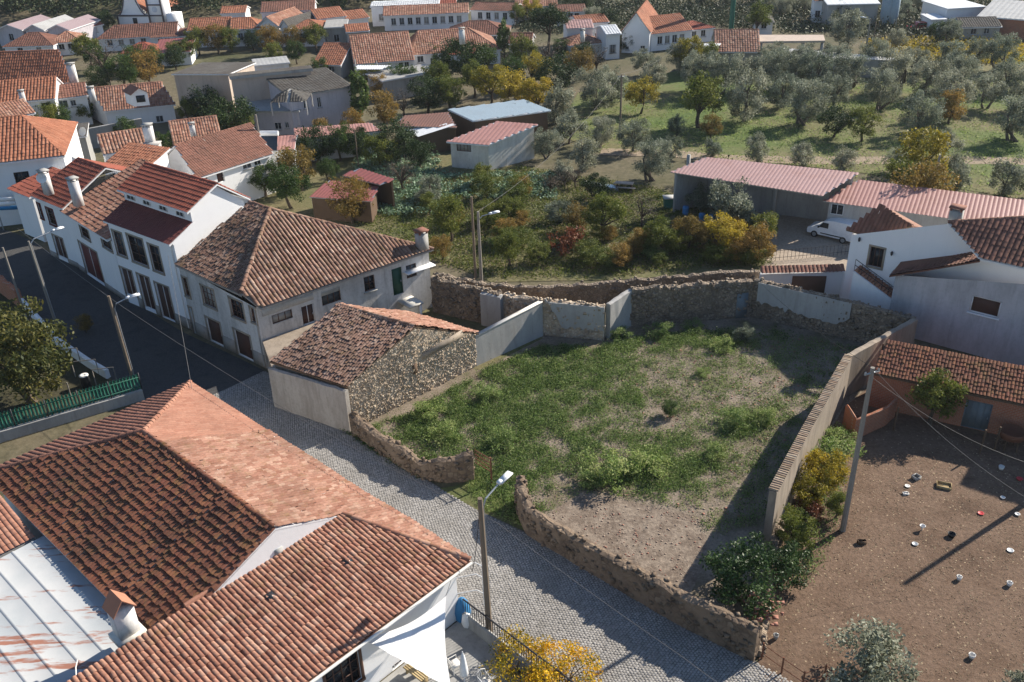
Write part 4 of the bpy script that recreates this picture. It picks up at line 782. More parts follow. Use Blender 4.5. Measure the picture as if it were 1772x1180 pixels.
# terrace: paving, parapet with rail, shade sail, parasol, chairs
pv = [U(0.4, 0.6, 0.06), U(-9, 0.9, 0.06), U(-9, 12, 0.06), U(0.4, 12, 0.06)]; structure(MB().slab(pv, 0.06).build('terrace_paving', 'concrete'))
tw = [U(0.2, 0.55), U(-3, 0.72), U(-9, 1.0)]; o = path_wall('garden_parapet', 'low grey parapet with dark metal rail around the foreground terrace', tw, [0.75, 0.75, 0.75], 0.2, 'concrete', jit=0.004)
mb = MB(); a, b = U(0.1, 0.55, 0), U(-9, 1.0, 0)
for z_ in (1.55,): mb.tube([a + V3(0, 0, z_), b + V3(0, 0, z_)], 0.045, 6)
for k in range(60): p = a + (b - a) * k / 59; mb.tube([p + V3(0, 0, 0.75), p + V3(0, 0, 1.52)], 0.018, 4)
mb.build('railing', 'metal_dark', o)
s1, s2, s3 = W(628, 1105, 3.2), W(772, 1030, 3.0), W(782, 1195, 2.2); N = 22; Vv = []; Ff = []
for i in range(N + 1):
    for j in range(N + 1 - i):
        a, b = i / N, j / N; c = 1 - a - b; p = s1 * c + s2 * a + s3 * b; Vv.append(p - V3(0, 0, 0.9 * (a * b + b * c + a * c) + .035 * math.sin(26 * math.atan2(a, b + .05)) * (1 - c) + .03 * math.sin(22 * math.atan2(b + .02, c + .05)) * (1 - a)) + (((s1 + s2 + s3) / 3) - p) * 0.35 * (4 * max(a * b, b * c, a * c)) * 0.4)
idx = {}; k = 0
for i in range(N + 1):
    for j in range(N + 1 - i): idx[(i, j)] = k; k += 1
for i in range(N):
    for j in range(N - i):
        Ff.append([idx[(i, j)], idx[(i + 1, j)], idx[(i, j + 1)]])
        if j < N - i - 1: Ff.append([idx[(i + 1, j)], idx[(i + 1, j + 1)], idx[(i, j + 1)]])
o = thing('shade_sail', 'white triangular shade sail stretched over the foreground terrace', 'shade sail', s2); MB().add(Vv, Ff).build('sail_cloth', 'cloth_white', o, smooth=True)
mb = MB(); mb.tube([s1, W(600, 1108, 3.4)], 0.012, 4); mb.tube([s2, W(781, 1003, 3.3)], 0.012, 4); mb.build('sail_rope', 'cable', o)
pb = W(805, 1192); o = thing('folded_parasol', 'closed white parasol standing on the terrace', 'parasol', pb); MB().tube([pb, pb + V3(0, 0, 2.3)], 0.025).build('pole', 'frame_white', o); MB().lathe(pb, [(0.02, 2.25), (0.10, 2.0), (0.17, 1.4), (0.20, 0.95), (0.12, 0.85)], 10).build('canopy', 'cloth_white', o)
MB().lathe(pb, [(0.0, 0.16), (0.22, 0.14), (0.26, 0.07)], 12).build('base', 'concrete', o)
def chair(px, py, rz, label):
    p = W(px, py, 0.06); o = thing('garden_chair', label, 'chair', p, 'white garden chairs on the terrace'); BASE.pop(o.name); o.rotation_euler = (0, 0, rz)
    MB().box((0, 0, 0.44), 0.46, 0.46, 0.04).build('seat', 'plastic_white', o); mb = MB(); mb.tube([(-0.22, 0.22, 0.44), (-0.21, 0.30, 0.85), (0, 0.33, 0.93), (0.21, 0.30, 0.85), (0.22, 0.22, 0.44)], 0.022)
    for x in (-0.1, 0.0, 0.1): mb.tube([(x, 0.23, 0.44), (x, 0.32, 0.9)], 0.015, 4)
    mb.build('backrest', 'plastic_white', o)
    for x in (-0.2, 0.2):
        for y in (-0.2, 0.2): MB().tube([(x, y, 0.44), (x * 1.1, y * 1.1, 0)], 0.02, 5).build('leg', 'plastic_white', o)
        MB().tube([(x * 1.1, -0.22, 0.44), (x * 1.1, -0.22, 0.66), (x * 1.1, 0.27, 0.68)], 0.02, 5).build('armrest', 'plastic_white', o)
chair(840, 1192, 0.6, 'white garden chair nearest the parapet rail'); chair(788, 1160, 2.2, 'white garden chair half hidden behind the shade sail')
o = thing('wooden_bench', 'slatted wooden bench under the shade sail', 'bench', W(722, 1172, 0.06)); bp = W(722, 1172, 0.06)
for k in range(5): MB().box(bp + d2 * (k * 0.11 - 0.2) + V3(0, 0, 0.42), 1.2, 0.09, 0.03, d1).build('slat', 'wood_light', o)
for sg in (-0.5, 0.5): MB().box(bp + d1 * sg + V3(0, 0, 0.2), 0.06, 0.4, 0.4, d1).build('leg', 'wood_light', o)
bw = W(801, 1070, 0.0); o = thing('covered_motorbike', 'blue and white tarpaulin covered bundle parked at the house corner', 'bundle', bw)
MB().lathe(bw, [(0.36, 0.02), (0.42, 0.5), (0.34, 0.95), (0.16, 1.25), (0.02, 1.32)], 9).build('tarpaulin', 'plastic_blue', o, smooth=True); MB().lathe(bw + V3(0.22, -0.5, 0), [(0.2, 0.02), (0.27, 0.3), (0.22, 0.65), (0.02, 0.82)], 9).build('sack', 'cloth_white', o, smooth=True)
o = thing('wall_bracket', 'white metal cable brackets on the corner of the foreground house', 'bracket', U(0.4, 0.4, 2.2)); mb = MB()
for z_ in (3.3, 2.6, 1.6): mb.tube([U(0.5, 0.5, z_), U(-0.1, -0.2, z_ + 0.1), U(-0.5, -0.35, z_ - 0.02)], 0.03, 5)
mb.tube([U(-0.45, -0.3, 0.9), U(-0.45, -0.3, 3.4)], 0.03, 5); mb.build('bracket_arms', 'frame_white', o)
# ============================================================ GREEN PICKET FENCE on its low wall
fa_, fb_ = W(-25, 772), W(250, 690); fa_[2] = fb_[2] = 0; wl_ = path_wall('fence_base_wall', 'low pale concrete wall below the green picket fence', [fa_, fb_], [0.8, 0.8], 0.28, 'concrete', jit=0.004)
o = thing('picket_fence', 'dark green picket fence standing on a low wall behind the foreground roof', 'fence', fa_); d = unit(fb_ - fa_); L = np.linalg.norm(fb_ - fa_); n = int(L / 0.21); pm = MB(); pm.add([(-.075, -.01, 0), (.075, -.01, 0), (.075, -.01, 1.12), (0, -.01, 1.22), (-.075, -.01, 1.12), (-.075, .012, 0), (.075, .012, 0), (.075, .012, 1.12), (0, .012, 1.22), (-.075, .012, 1.12)], [[0, 1, 6, 5], [1, 2, 7, 6], [2, 3, 8, 7], [3, 4, 9, 8], [4, 0, 5, 9], [0, 1, 2, 4], [5, 6, 7, 9]]); pm.add([(-.075, -.01, 1.12), (.075, -.01, 1.12), (0, -.01, 1.22), (0, -.01, 1.22)], [[0, 1, 2, 3]]); pme = pm.mesh('picket', 'fence_green'); az = math.atan2(d[1], d[0])
for k in range(n):
    p = obj('picket', pme, o); p.location = Vector(tuple(d * (k + 0.5) * L / n + V3(0, 0, 0.82 + rng.normal(0, 0.01)))); p.rotation_euler = (0, 0, az + rng.normal(0, 0.03))
for z_ in (1.02, 1.72): mb = MB(); mb.box((fa_ + fb_) / 2 + V3(0, 0, z_), L, 0.04, 0.07, d); mb.build('rail', 'fence_green', o)
for k in range(6): p = fa_ + d * L * k / 5; MB().box(p + V3(0, 0, 1.4), 0.07, 0.07, 1.3, d).build('post', 'metal_dark', o)
# roadside low wall, scaffold frames, barrel
path_wall('roadside_wall', 'white capped low wall along the shaded road beside the walnut tree', [W(0, 495), W(43, 531), W(104, 599), W(152, 632), W(188, 654)], [0.7] * 5, 0.3, 'plaster_white', jit=0.01)
for i, (x, y, w_) in enumerate(((140, 628, 1.7), (172, 648, 1.6), (203, 662, 1.4))):
    p = W(x, y, 0); o = thing('pipe_frame', ['first and tallest white pipe frame behind the roadside wall', 'middle white pipe frame behind the roadside wall', 'white pipe frame nearest the green picket fence'][i], 'frame', p, 'pipe frames by the road'); mb = MB(); e = d2 * 0.4 + V3(-0.8, 0.1, 0); e = unit(e) * w_
    mb.tube([p, p + V3(0, 0, 1.25)], 0.035, 5); mb.tube([p + V3(0, 0, 1.25), p + e + V3(0, 0, 1.25)], 0.035, 5); mb.tube([p + e + V3(0, 0, 1.25), p + e], 0.035, 5); mb.build('pipe', 'concrete_pole', o)
p = W(150, 668); o = thing('water_barrel', 'white topped barrel in the dark garden behind the picket fence', 'barrel', p); MB().lathe(p, [(0.3, 0), (0.34, 0.4), (0.3, 0.85)], 14).build('body', 'plastic_black', o); MB().lathe(p, [(0.31, 0.84), (0.31, 0.9), (0.12, 0.92), (0.1, 0.89), (0.0, 0.89)], 14).build('lid', 'plastic_white', o)
for i, (x, y, hh) in enumerate(((124, 690, 1.3),)): tag(MB().tube([W(x, y), W(x, y) + V3(0.0, 0, hh)], 0.04, 6).build('garden_stake', 'concrete_pole'), 'short pale stake beside the walnut tree', 'stake')
path_wall('red_wall', 'short red tiled wall piece at the roadside left of the road', [W(4, 505), W(38, 530)], [1.7, 1.5], 0.4, 'brick_orange', jit=0.05)
# ============================================================ POLES, LAMPS, CABLES
def street_pole(x, y, top, label, mat='concrete_pole', r=(0.15, 0.10), lamp=None, lean=(0, 0), pipe=False, name='street_lamp', cat='lamp', ins=False):
    b = W(x, y); h = hgt(b, top) if top > 30 else top; o = thing(name, label, cat, b); t = b + V3(lean[0], lean[1], h); MB().tube([b, (b + t) / 2, t], [r[0], (r[0] + r[1]) / 2, r[1]], 8).build('pole', mat, o)
    if lamp:
        (lx, ly, lz), ll = lamp; s = b + (t - b) * ll; e = s + V3(lx, ly, lz); mb = MB(); off = unit(V3(lx, ly, 0)) * r[1] * 1.5
        if pipe: mb.tube([b + off, s + off], 0.045, 6)
        mb.tube([s + off, s + off + V3(lx * 0.15, ly * 0.15, lz * 0.6), e], 0.04, 6); arm = mb.build('lamp_arm', 'metal_grey', o); ux = unit(V3(lx, ly, 0.12))
        c = e + ux * 0.36; mb = MB(); mb.box(c, 0.80, 0.30, 0.07, ux); mb.box(c + V3(0, 0, 0.06), 0.5, 0.22, 0.06, ux); mb.box(c - ux * 0.38 + V3(0, 0, 0.02), 0.24, 0.18, 0.13, ux); mb.build('lamp_head', 'lamp_white', o); MB().box(c + ux * 0.05 - V3(0, 0, 0.045), 0.5, 0.22, 0.02, ux).build('lens', 'frame_white', arm)
    if ins:
        mb = MB(); mb.box(t - V3(0, 0, 0.3), 0.9, 0.07, 0.07, (1, 0.4, 0)); [mb.lathe(t + V3(k * 0.37, k * 0.15, -0.27), [(0.05, 0), (0.06, 0.06), (0.03, 0.14)], 8) for k in (-1, 1)]; mb.build('crossarm', 'metal_grey', o)
    return o, t
_, tA = street_pole(848, 1104, 862, 'wooden street lamp with white lamp head in front of the gateway', 'wood_pole', (0.15, 0.11), ((0.85, 1.1, 0.55), 0.93), (-0.1, 0), True)
_, tB = street_pole(234, 672, 512, 'street lamp leaning beside the green picket fence', 'wood_pole', (0.13, 0.10), ((1.0, 0.5, 0.6), 0.86), (-0.15, 0.0), True)
_, tC = street_pole(103, 580, 417, 'double street lamp pole on the shaded road beyond the scaffold frames', 'concrete_pole', (0.10, 0.07), ((1.3, 1.4, 0.45), 0.97), (-0.2, 0), True)
_, tD = street_pole(48, 558, 428, 'plain slender pole rising from the roadside trees at far left', 'concrete_pole', (0.10, 0.07), None, (-0.1, 0), name='utility_pole', cat='pole')
_, tE = street_pole(1458, 918, 636, 'leaning grey concrete pole at the edge of the hen yard', 'concrete_pole', (0.16, 0.11), None, (0, 0), name='utility_pole', cat='pole', ins=True)
_, tF = street_pole(833, 487, 366, 'concrete lamp pole with white lamp heads at the vine garden wall', 'concrete_pole', (0.15, 0.10), ((1.0, 0.3, 0.3), 0.9), (0, 0), False)
_, tG = street_pole(823, 480, 340, 'second slimmer pole standing just left of the garden wall lamp', 'wood_pole', (0.12, 0.09), None, name='utility_pole', cat='pole')
_, tH = street_pole(462, 318, 198, 'tall twin pole with small lamp beside the long brown roofed house', 'concrete_pole', (0.15, 0.10), ((-1.0, 0.2, 0.1), 0.75), name='street_lamp')
_, tI = street_pole(1073, 226, 128, 'tall wooden pole standing in the orchard grass', 'wood_pole', (0.14, 0.10), None, name='utility_pole', cat='pole', ins=True)
_, tJ = street_pole(1606, 362, 268, 'slanted pale pole behind the long pink roof', 'concrete_pole', (0.14, 0.10), None, (0.1, 0), name='utility_pole', cat='pole')
_, tK = street_pole(621, 292, 224, 'thin bare pole in the kitchen garden by the red sheds', 'wood_pole', (0.08, 0.06), None, name='utility_pole', cat='pole')
_, tL = street_pole(1264, 62, -20 if False else 14.0, 'thick green steel mast at the top of the picture', 'fence_green', (0.45, 0.38), None, name='steel_mast', cat='mast')
_, tM = street_pole(1497, 95, 32, 'grey lamp pole in front of the grey warehouse', 'concrete_pole', (0.16, 0.11), ((-0.8, 0.2, 0.3), 0.97))
_, tN = street_pole(1508, 92, 38, 'short wooden pole beside the warehouse lamp', 'wood_pole', (0.13, 0.1), None, name='utility_pole', cat='pole')
_, tO = street_pole(192, 150, 120, 'small lamp pole among trees below the orange roof', 'concrete_pole', (0.13, 0.10), ((0.7, 0, 0.15), 0.95))
def cable(label, pts, sag, r=0.02, mat='cable'):
    P = []
    for i in range(len(pts) - 1):
        a, b = np.array(pts[i], float), np.array(pts[i + 1], float)
        for k in range(12): f = k / 12; P.append(a + (b - a) * f - V3(0, 0, sag * 4 * f * (1 - f)))
    P.append(np.array(pts[-1], float)); tag(MB().tube(P, r, 4).build('overhead_cable', mat), label, 'cable')
cable('pale overhead cable running the whole length of the street along the walls', [W(30, 395, 5), W(217, 534, 5), W(505, 715, 5), W(861, 905, 5), W(1180, 1136, 5), W(1420, 1300, 5)], 0.12, 0.016)
cable('thin pale service wire hanging from the white street house to the corner house', [W(291, 442, 6.6), U(23.2, 0.6, 4.0)], 0.3, 0.013)
cable('overhead wire from the garden lamp pole to the orchard pole', [tF, tI], 1.4, 0.014, 'cable'); cable('overhead wire crossing above the vine garden toward the far houses', [tI, W(1165, 85, 6)], 0.6, 0.014)
cable('black wire looping from the foreground lamp to the corner house', [tA, U(-0.3, 0.2, 3.3)], 0.5, 0.015, 'cable_black'); cable('wire stretched from the hen yard pole to the right picture edge', [tE, W(1790, 870, 6.0)], 0.5, 0.010, 'cable')
cable('thin wire from hen yard pole across the plot corner', [tE, q6 + V3(0, 0, 3.4 - q6[2])], 0.4, 0.012, 'cable_black'); cable('second wire from hen yard pole to the right edge below the first', [tE - V3(0, 0, 0.5), W(1790, 805, 4.5)], 0.5, 0.009, 'cable')
# ============================================================ STREET ROW
st = dict(frame='frame_brown', surround='frame_stone', mull=(2, 3)); dr = dict(kind='door', leaf='door_brown', surround='frame_stone', mull=(2, 1))
h = 7.2; F0, F1 = W(178, 382, h), W(293, 424, h); u = unit(F1 - F0); w = V3(-u[1], u[0], 0); F0z, F1z = F0.copy(), F1.copy()
q = lambda a, t, z: V3(*(a + w * t)[:2], z)
H = House('white_street_house', 'tall white house with dark red roofs and attic windows beside the old grey house', 'house', [F0 + w * .35, F1 + w * .35, F1 + w * 7.0, F0 + w * 7.0], 'plaster_clean')
k0 = H.wall(0, 1, 0, h - .1, h - .1); H.wall(1, 2, 0, h - .1, 8.2); H.wall(2, 3, 0, 8.2, 8.2); H.wall(3, 0, 0, 8.2, h - .1)
for b in [(200, 214, 403, 440), (226, 250, 412, 454), (262, 278, 427, 468)]: H.open_px(k0, *b, **st)
for b in [(214, 232, 468, 510), (245, 263, 480, 532), (276, 297, 496, 552), (188, 205, 454, 502)]: H.open_px(k0, *b, **dr)
H.finish((0.9, 'plinth_grey', [k0]))
for a, s in ((F1 + u * 0, 1), (F0, -1)):
    mb = MB(); o_ = u * (-0.02 * s); mb.poly([q(a + o_, 0.3, h - .2), q(a + o_, 7.05, 8.2 - .1), q(a + o_, 7.0, 8.45), q(a + o_, 4.8, 10.3), q(a + o_, 2.2, 9.2), q(a + o_, 2.2, 8.2), q(a + o_, .3, 7.25)]); mb.build('gable', 'plaster_clean', H.o)
ro = H.roof([[F0, F1, q(F1, 2.35, 8.25), q(F0, 2.35, 8.25)]], 'tile_wine', 0.27, 0.4, 0.04, 0.02, jit=0.003, fascia='plaster_clean')
mb = MB(); mb.quad(q(F0, 2.25, 8.15), q(F1, 2.25, 8.15), q(F1, 2.25, 9.3), q(F0, 2.25, 9.3)); at_ = mb.build('attic_wall', 'plaster_clean', H.o)
p0 = (F0 + w * 2.25)[:2]
for b in [(223, 235, 343, 356), (250, 261, 349, 362), (277, 289, 354, 368), (306, 318, 361, 376)]:
    ua = sorted([onwall(p0, p0 + u[:2], b[0], (b[2] + b[3]) / 2)[0], onwall(p0, p0 + u[:2], b[1], (b[2] + b[3]) / 2)[0]]); opening(H.o, p0, u[:2], w[:2], ua[0], ua[1], 8.42, 9.05, mull=(2, 1), depth=-0.05)
H.roof([[q(F0 - u * .25, 1.85, 9.15), q(F1 + u * .2, 1.85, 9.15), q(F1 + u * .2, 4.8, 10.5), q(F0 - u * .25, 4.8, 10.5)], [q(F1 + u * .2, 7.5, 8.5), q(F0 - u * .25, 7.5, 8.5), q(F0 - u * .25, 4.8, 10.5), q(F1 + u * .2, 4.8, 10.5)]], 'tile_red', 0.27, 0.42, 0.05, 0.05, jit=0.004, fascia='plaster_clean', caps=[(q(F0 - u * .25, 4.8, 10.5), q(F1 + u * .2, 4.8, 10.5))])
MB().tube([F1 - u * .35 + w * .28 + V3(0, 0, -.2), V3(*(F1 - u * .35 + w * .28)[:2], .1)], 0.045).build('downpipe', 'plastic_white', H.o)
F0, F1 = W(104, 366, 5.5), V3(*F0z[:2], 5.5) - u * .05; u = unit(F1 - F0); w = V3(-u[1], u[0], 0)
H = House('white_row_house', 'narrow white house with mossy brown tile roof and big arched door', 'house', [F0 + w * .3, F1 + w * .3, F1 + w * 8, F0 + w * 8], 'plaster_white'); k0 = H.wall(0, 1, 0, 5.4, 5.4); H.wall(1, 2, 0, 5.4, 7.7); H.wall(2, 3, 0, 7.7, 7.7); H.wall(3, 0, 0, 7.7, 5.4)
H.open_px(k0, 146, 172, 432, 478, **{**dr, 'leaf': 'door_wine'}); H.open_px(k0, 140, 152, 388, 410, **st); H.open_px(k0, 176, 190, 402, 428, **st); H.finish((0.5, 'plinth_grey', [k0]))
H.roof([[F0, F1 - u * .1, q(F1 - u * .1, 8, 8.2), q(F0, 8, 8.2)]], 'tile_clay', 0.28, 0.42, 0.06, 0.05, jit=0.01, fascia='plaster_white')
F0, F1 = W(53, 339, 5.8), W(104, 360, 5.8); u = unit(F1 - F0); w = V3(-u[1], u[0], 0)
H = House('red_roof_house', 'white house with bright red hipped roof and two tall white chimneys', 'house', [F0 + w * .3, F1 + w * .3, F1 + w * 8, F0 + w * 8], 'plaster_white'); k0 = H.wall(0, 1, 0, 5.7, 5.7); H.wall(1, 2, 0, 5.7, 5.7); H.wall(2, 3, 0, 5.7, 5.7); k3 = H.wall(3, 0, 0, 5.7, 5.7)
for b in [(64, 72, 353, 375), (84, 94, 363, 387)]: H.open_px(k0, *b, **{**st, 'surround': 'door_wine'})
for b in [(72, 84, 401, 428), (97, 112, 412, 444)]: H.open_px(k0, *b, **dr)
H.finish((0.5, 'plinth_grey', [k0])); Rl, Rr = q(F0, 4.6, 8.2) + u * 1.0, q(F1, 4.6, 8.2) + u * 0.5
rr = H.roof([[F0, F1 + u * .4, q(F1 + u * .4, 4.6, 8.2), Rl], [q(F1 + u * .4, 9, 6), q(F0, 9, 6), Rl, q(F1 + u * .4, 4.6, 8.2)], [q(F0, 9, 6), F0, Rl]], 'tile_red', 0.28, 0.45, 0.05, 0.05, jit=0.004, fascia='plaster_white', caps=[(Rl, q(F1 + u * .4, 4.6, 8.2)), (F0, Rl)])
H.chimney(W(84, 332, 6.6) - V3(0, 0, .2), 0.75, 0.6, 1.9, ux=u, ro=rr); H.chimney(W(136, 352, 6.4) - V3(0, 0, .2), 0.7, 0.65, 2.2, ux=u, ro=rr)
c = W(84, 332, 6.6) + V3(0, -0.5, 1.4); mb = MB(); mb.lathe((0, 0, 0), [(0.0, 0.0), (0.25, 0.05), (0.42, 0.16)], 14); o = mb.build('satellite_dish', 'plastic_white'); o.location = Vector(tuple(c)); o.rotation_euler = (R(70), 0, R(20)); tag(o, 'white satellite dish on the chimney of the red roofed house', 'dish')
simple_house('small_red_porch', 'low red tiled porch left of the red roofed house', (12, 327), (50, 342), 4.6, 4, 0.9, 'shed', 'plaster_white', 'tile_red', 'porch', du=0.3)
# ============================================================ RIGHT HOUSE
h = 7.2; e0, e1 = W(1697, 448, h), W(1830, 477, h); u = unit(e1 - e0); n = V3(-u[1], u[0], 0); gA = e0 + n * .35; wA = e0 + n * 2.2
uL, zL = onwall(wA, wA + u, 1474, 403); uT, zTp = onwall(wA, wA + u, 1640, 385); uG, zG = onwall(gA, gA + u, 1550, 476)
T0 = V3(*(wA + u * uT)[:2], zTp); Lw = V3(*(wA + u * uL)[:2], 0); nr = np.cross(e1 - e0, T0 - e0); r_ = np.array([1815 - PW / 2, 374 - PH / 2, FPX]); vdir = V3(r_ @ rt, r_ @ fw, -(r_ @ dn)); tt_ = ((e0 - V3(0, 0, CAMH)) @ nr) / (vdir @ nr); T1 = V3(0, 0, CAMH) + vdir * tt_
H = House('hillside_house', 'white house with grey stuccoed front and brown ribbed tile roof at the right edge', 'house', [Lw, wA + u * 8, wA + u * 8 + n * 7, Lw + n * 7], 'plaster_clean'); k0 = H.wall(0, 1, 0, zL - .15, 6.6); H.wall(3, 0, 0, zL - .1, zL - .1); zW = zL - .15 + (6.6 - zL + .15) * (-uL) / (8 - uL)
for b in [(1504, 1528, 428, 462)]: H.open_px(k0, *b, frame='frame_brown', mull=(3, 1), surround='frame_stone')
H.finish(); mb = MB(); mb.tri(V3(*Lw[:2], zL - .15), V3(*wA[:2], zW), T0 - V3(0, 0, .1)); mb.tri(V3(*wA[:2], zW), V3(*wA[:2], h - .25), T0 - V3(0, 0, .1)); mb.build('gable', 'plaster_clean', H.o)
gL = V3(*(gA + u * uG)[:2], 0); gR = V3(*(gA + u * 9.4)[:2], 0)
HG = House('grey_front_wing', 'grey rough stuccoed wing with one brown window in front of the white hillside house', 'house', [gL, gR, gR + n * 1.8, gL + n * 1.8], 'plaster_house'); k1 = HG.wall(0, 1, 0, zG, h + 0.0); HG.wall(3, 0, 0, zG, zG); HG.open_px(k1, 1679, 1733, 508, 546, frame='frame_white', mull=(1, 1), pane='door_brown', sill='plaster_clean', ft=0.09); HG.finish()
lr = [gL - u * .35 - n * .3 + V3(0, 0, zG - .05), V3(*(e0 - n * .05)[:2], h - .12), V3(*(wA - u * .3)[:2], h - 0.3), gL - u * .3 + n * 1.9 + V3(0, 0, zG + .3)]
mb = MB(); mb.slab(lr, .1); lo_ = mb.build('lean_to_roof', 'tile_brown', HG.o); mt = MB(); tiles(mt, lr, .25, .4, .06, .02); mt.build('roof_tiles', 'tile_brown', lo_)['kind'] = 'stuff'
rh = H.roof([[e0, e1, T1, T0], [e1, e0 + u * 9.4, T1 + u * (9.4 - np.linalg.norm(e1 - e0)), T1]], 'tile_brown', 0.34, 0.45, 0.11, 0.02, jit=0.008, fascia='plaster_white'); mc = MB(); cap_row(mc, T0, T1, .16); mc.build('ridge_cap', 'tile_salmon', rh)
cz = W(1653, 380, 8.4); H.chimney(cz - V3(0, 0, .3), 0.8, 0.7, 1.0, 'concrete', 'tile_brown', ux=u, ro=rh)
s1p = [W(1464, 397, 6.2), W(1505, 409, 6.1), W(1578, 391, 7.2), W(1531, 365, 7.2)]; mb = MB(); mb.slab(s1p, .1); po = mb.build('porch_roof', 'wood_dark', H.o); mt = MB(); tiles(mt, s1p, .28, .4, .08, .02); cap_row(mt, s1p[3], s1p[2], .15); mt.build('roof_tiles', 'tile_brown', po)['kind'] = 'stuff'
s2p = [W(1600, 394, 6.9), W(1545, 363, 6.9), W(1531, 365, 7.2), W(1578, 391, 7.2)]; mb = MB(); mb.slab(s2p, .1); po = mb.build('porch_roof', 'tile_salmon', H.o)
for (x, y) in ((1488, 414), (1544, 438)):
    a, z = onwall(Lw, Lw + u, x, y); c = V3(*(Lw + u * a)[:2], z) - n * .12; mb = MB(); mb.lathe(c, [(0.02, -.16), (.08, -.1), (.1, .1), (.03, .2)], 6); mb.box(c + n * .06 + V3(0, 0, .12), .05, .14, .04, u); mb.build('wall_lantern', 'metal_dark', H.o)
# stair with railing, gate wall, garage
a, z = onwall(wA - n * 1.3, wA - n * 1.3 + u, 1478, 468); b, z2 = onwall(wA - n * 1.3, wA - n * 1.3 + u, 1548, 520); sA, sB = wA - n * 1.3 + u * a, wA - n * 1.3 + u * b; o = thing('outdoor_stair', 'brown stair ramp with dark railing along the white hillside house', 'stair', V3(*sA[:2], 0)); N = 14; zs0, zs1 = z, max(z2, .3)
for k in range(N):
    f = k / N; c = sA + (sB - sA) * (f + .5 / N); zz = zs0 + (zs1 - zs0) * f; MB().box(V3(*c[:2], zz / 2) + n * .6, np.linalg.norm((sB - sA)[:2]) / N, 1.2, zz, u).build('step', 'terracotta_cap', o)
mb = MB(); A3, B3 = V3(*sA[:2], zs0), V3(*sB[:2], zs1)
for zz in (.45, .9): mb.tube([A3 + V3(0, 0, zz), B3 + V3(0, 0, zz)], .03, 5)
for k in range(7): p = A3 + (B3 - A3) * k / 6; mb.tube([p, p + V3(0, 0, .9)], .022, 4)
mb.build('railing', 'metal_dark', o); mb = MB(); mb.slab([V3(*sA[:2], 0), V3(*sB[:2], 0), B3, A3], .15, d=-n); mb.build('stair_wall', 'plaster_white', o)
a, b = W(1316, 470, 2.2), W(1460, 466, 2.4); o = path_wall('gateway_wall', 'white wall with small tiled coping and brown garage door below the driveway', [a, b, b + u * 3.5], [2.1, 2.3, 1.6], .3, 'plaster_white', jit=.008); mt = MB(); dd = unit(V3(*(b - a)[:2], 0)); nn_ = V3(-dd[1], dd[0], 0); z = 2.15
tiles(mt, [a - nn_ * .5 + V3(0, 0, 0), b - nn_ * .5, b + nn_ * .25 + V3(0, 0, .3), a + nn_ * .25 + V3(0, 0, .3)], .3, .5, .07, .02); mt.build('coping_tiles', 'tile_brown', o); mb = MB(); mid = (a + b) / 2 + dd * .6; mb.box(V3(*mid[:2], 0.95) - nn_ * .17, 2.6, .06, 1.9, dd); mb.build('garage_door', 'garage_brown', o)
a, b = W(1335, 452), W(1475, 440); o = thing('driveway_fence', 'thin dark bar fence with stone end post along the driveway edge', 'fence', a); mb = MB()
for k in range(22): p = a + (b - a) * k / 21; mb.tube([p, p + V3(0, 0, 1.0)], .018, 4)
for zz in (.3, .95): mb.tube([a + V3(0, 0, zz), b + V3(0, 0, zz)], .02, 4)
mb.build('bars', 'metal_dark', o); MB().box(b + V3(0, 0, .6), .35, .35, 1.3).build('post', 'frame_stone', o)
tb = V3(*(gA + u * 9.5)[:2], 0); HB = House('unseen_shade_block', 'tall plain white block just right of the picture shading the hen yard', 'building', [tb, tb + u * 9, tb + u * 9 + n * 6, tb + n * 6], 'plaster_white')  # unseen block, added and sized so its shadow covers the yard
for i in range(4): HB.wall(i, (i + 1) % 4, 0, 9.6, 9.6)
HB.auto(0, 3, 5.6, 6.9, 1.0); HB.finish(); HB.roof([[V3(*(tb - u * .3 - n * .3)[:2], 9.6), V3(*(tb + u * 9.3 - n * .3)[:2], 9.6), V3(*(tb + u * 9.3 + n * 6.3)[:2], 9.8), V3(*(tb - u * .3 + n * 6.3)[:2], 9.8)]], 'tile_brown')
# ============================================================ BRICK SHED AND HEN YARD
eA, eB = W(1512, 646, 2.6), W(1900, 727, 2.6); u = unit(eB - eA); n = V3(-u[1], u[0], 0); tA_, tB_ = W(1533, 588, 3.7), W(1800, 632, 3.7)
H = House('brick_shed', 'orange brick shed with dark mossy tile roof in the shaded hen yard', 'shed', [eA + n * .3, eB + n * .3, eB + n * 2.6, eA + n * 2.6], 'brick_orange'); k0 = H.wall(0, 1, 0, 2.55, 2.55); H.wall(1, 2, 0, 2.55, 3.4); H.wall(2, 3, 0, 3.4, 3.4); H.wall(3, 0, 0, 3.4, 2.55)
H.open_px(k0, 1664, 1712, 694, 762, kind='door', leaf='door_grey', frame='door_grey', mull=(4, 1)); H.finish(); tB2 = eB + (tA_ - eA); H.roof([[eA, eB, tB2, tA_]], 'tile_shade_moss', .2, .32, .045, .035, jit=.012, fascia='wood_dark')
pw = [W(1460, 735), W(1476, 760), W(1530, 735), W(1545, 720)]; path_wall('hen_house_wall', 'low brick and board wall of the hen pen beside the concrete pole', pw, [1.5, 1.5, 1.4, 1.4], .18, 'brick_orange', jit=.02)
for i, (x, y, tx) in enumerate(((1695, 785, 'weathered post standing before the grey shed door'), (1546, 745, 'wooden post at the corner of the hen pen'), (1720, 780, 'right hand post under the shed tank'))): tag(MB().tube([W(x, y), W(x, y) + V3(.03, 0, 1.7)], .06, 6).build('fence_post', 'wood_dark'), tx, 'post')
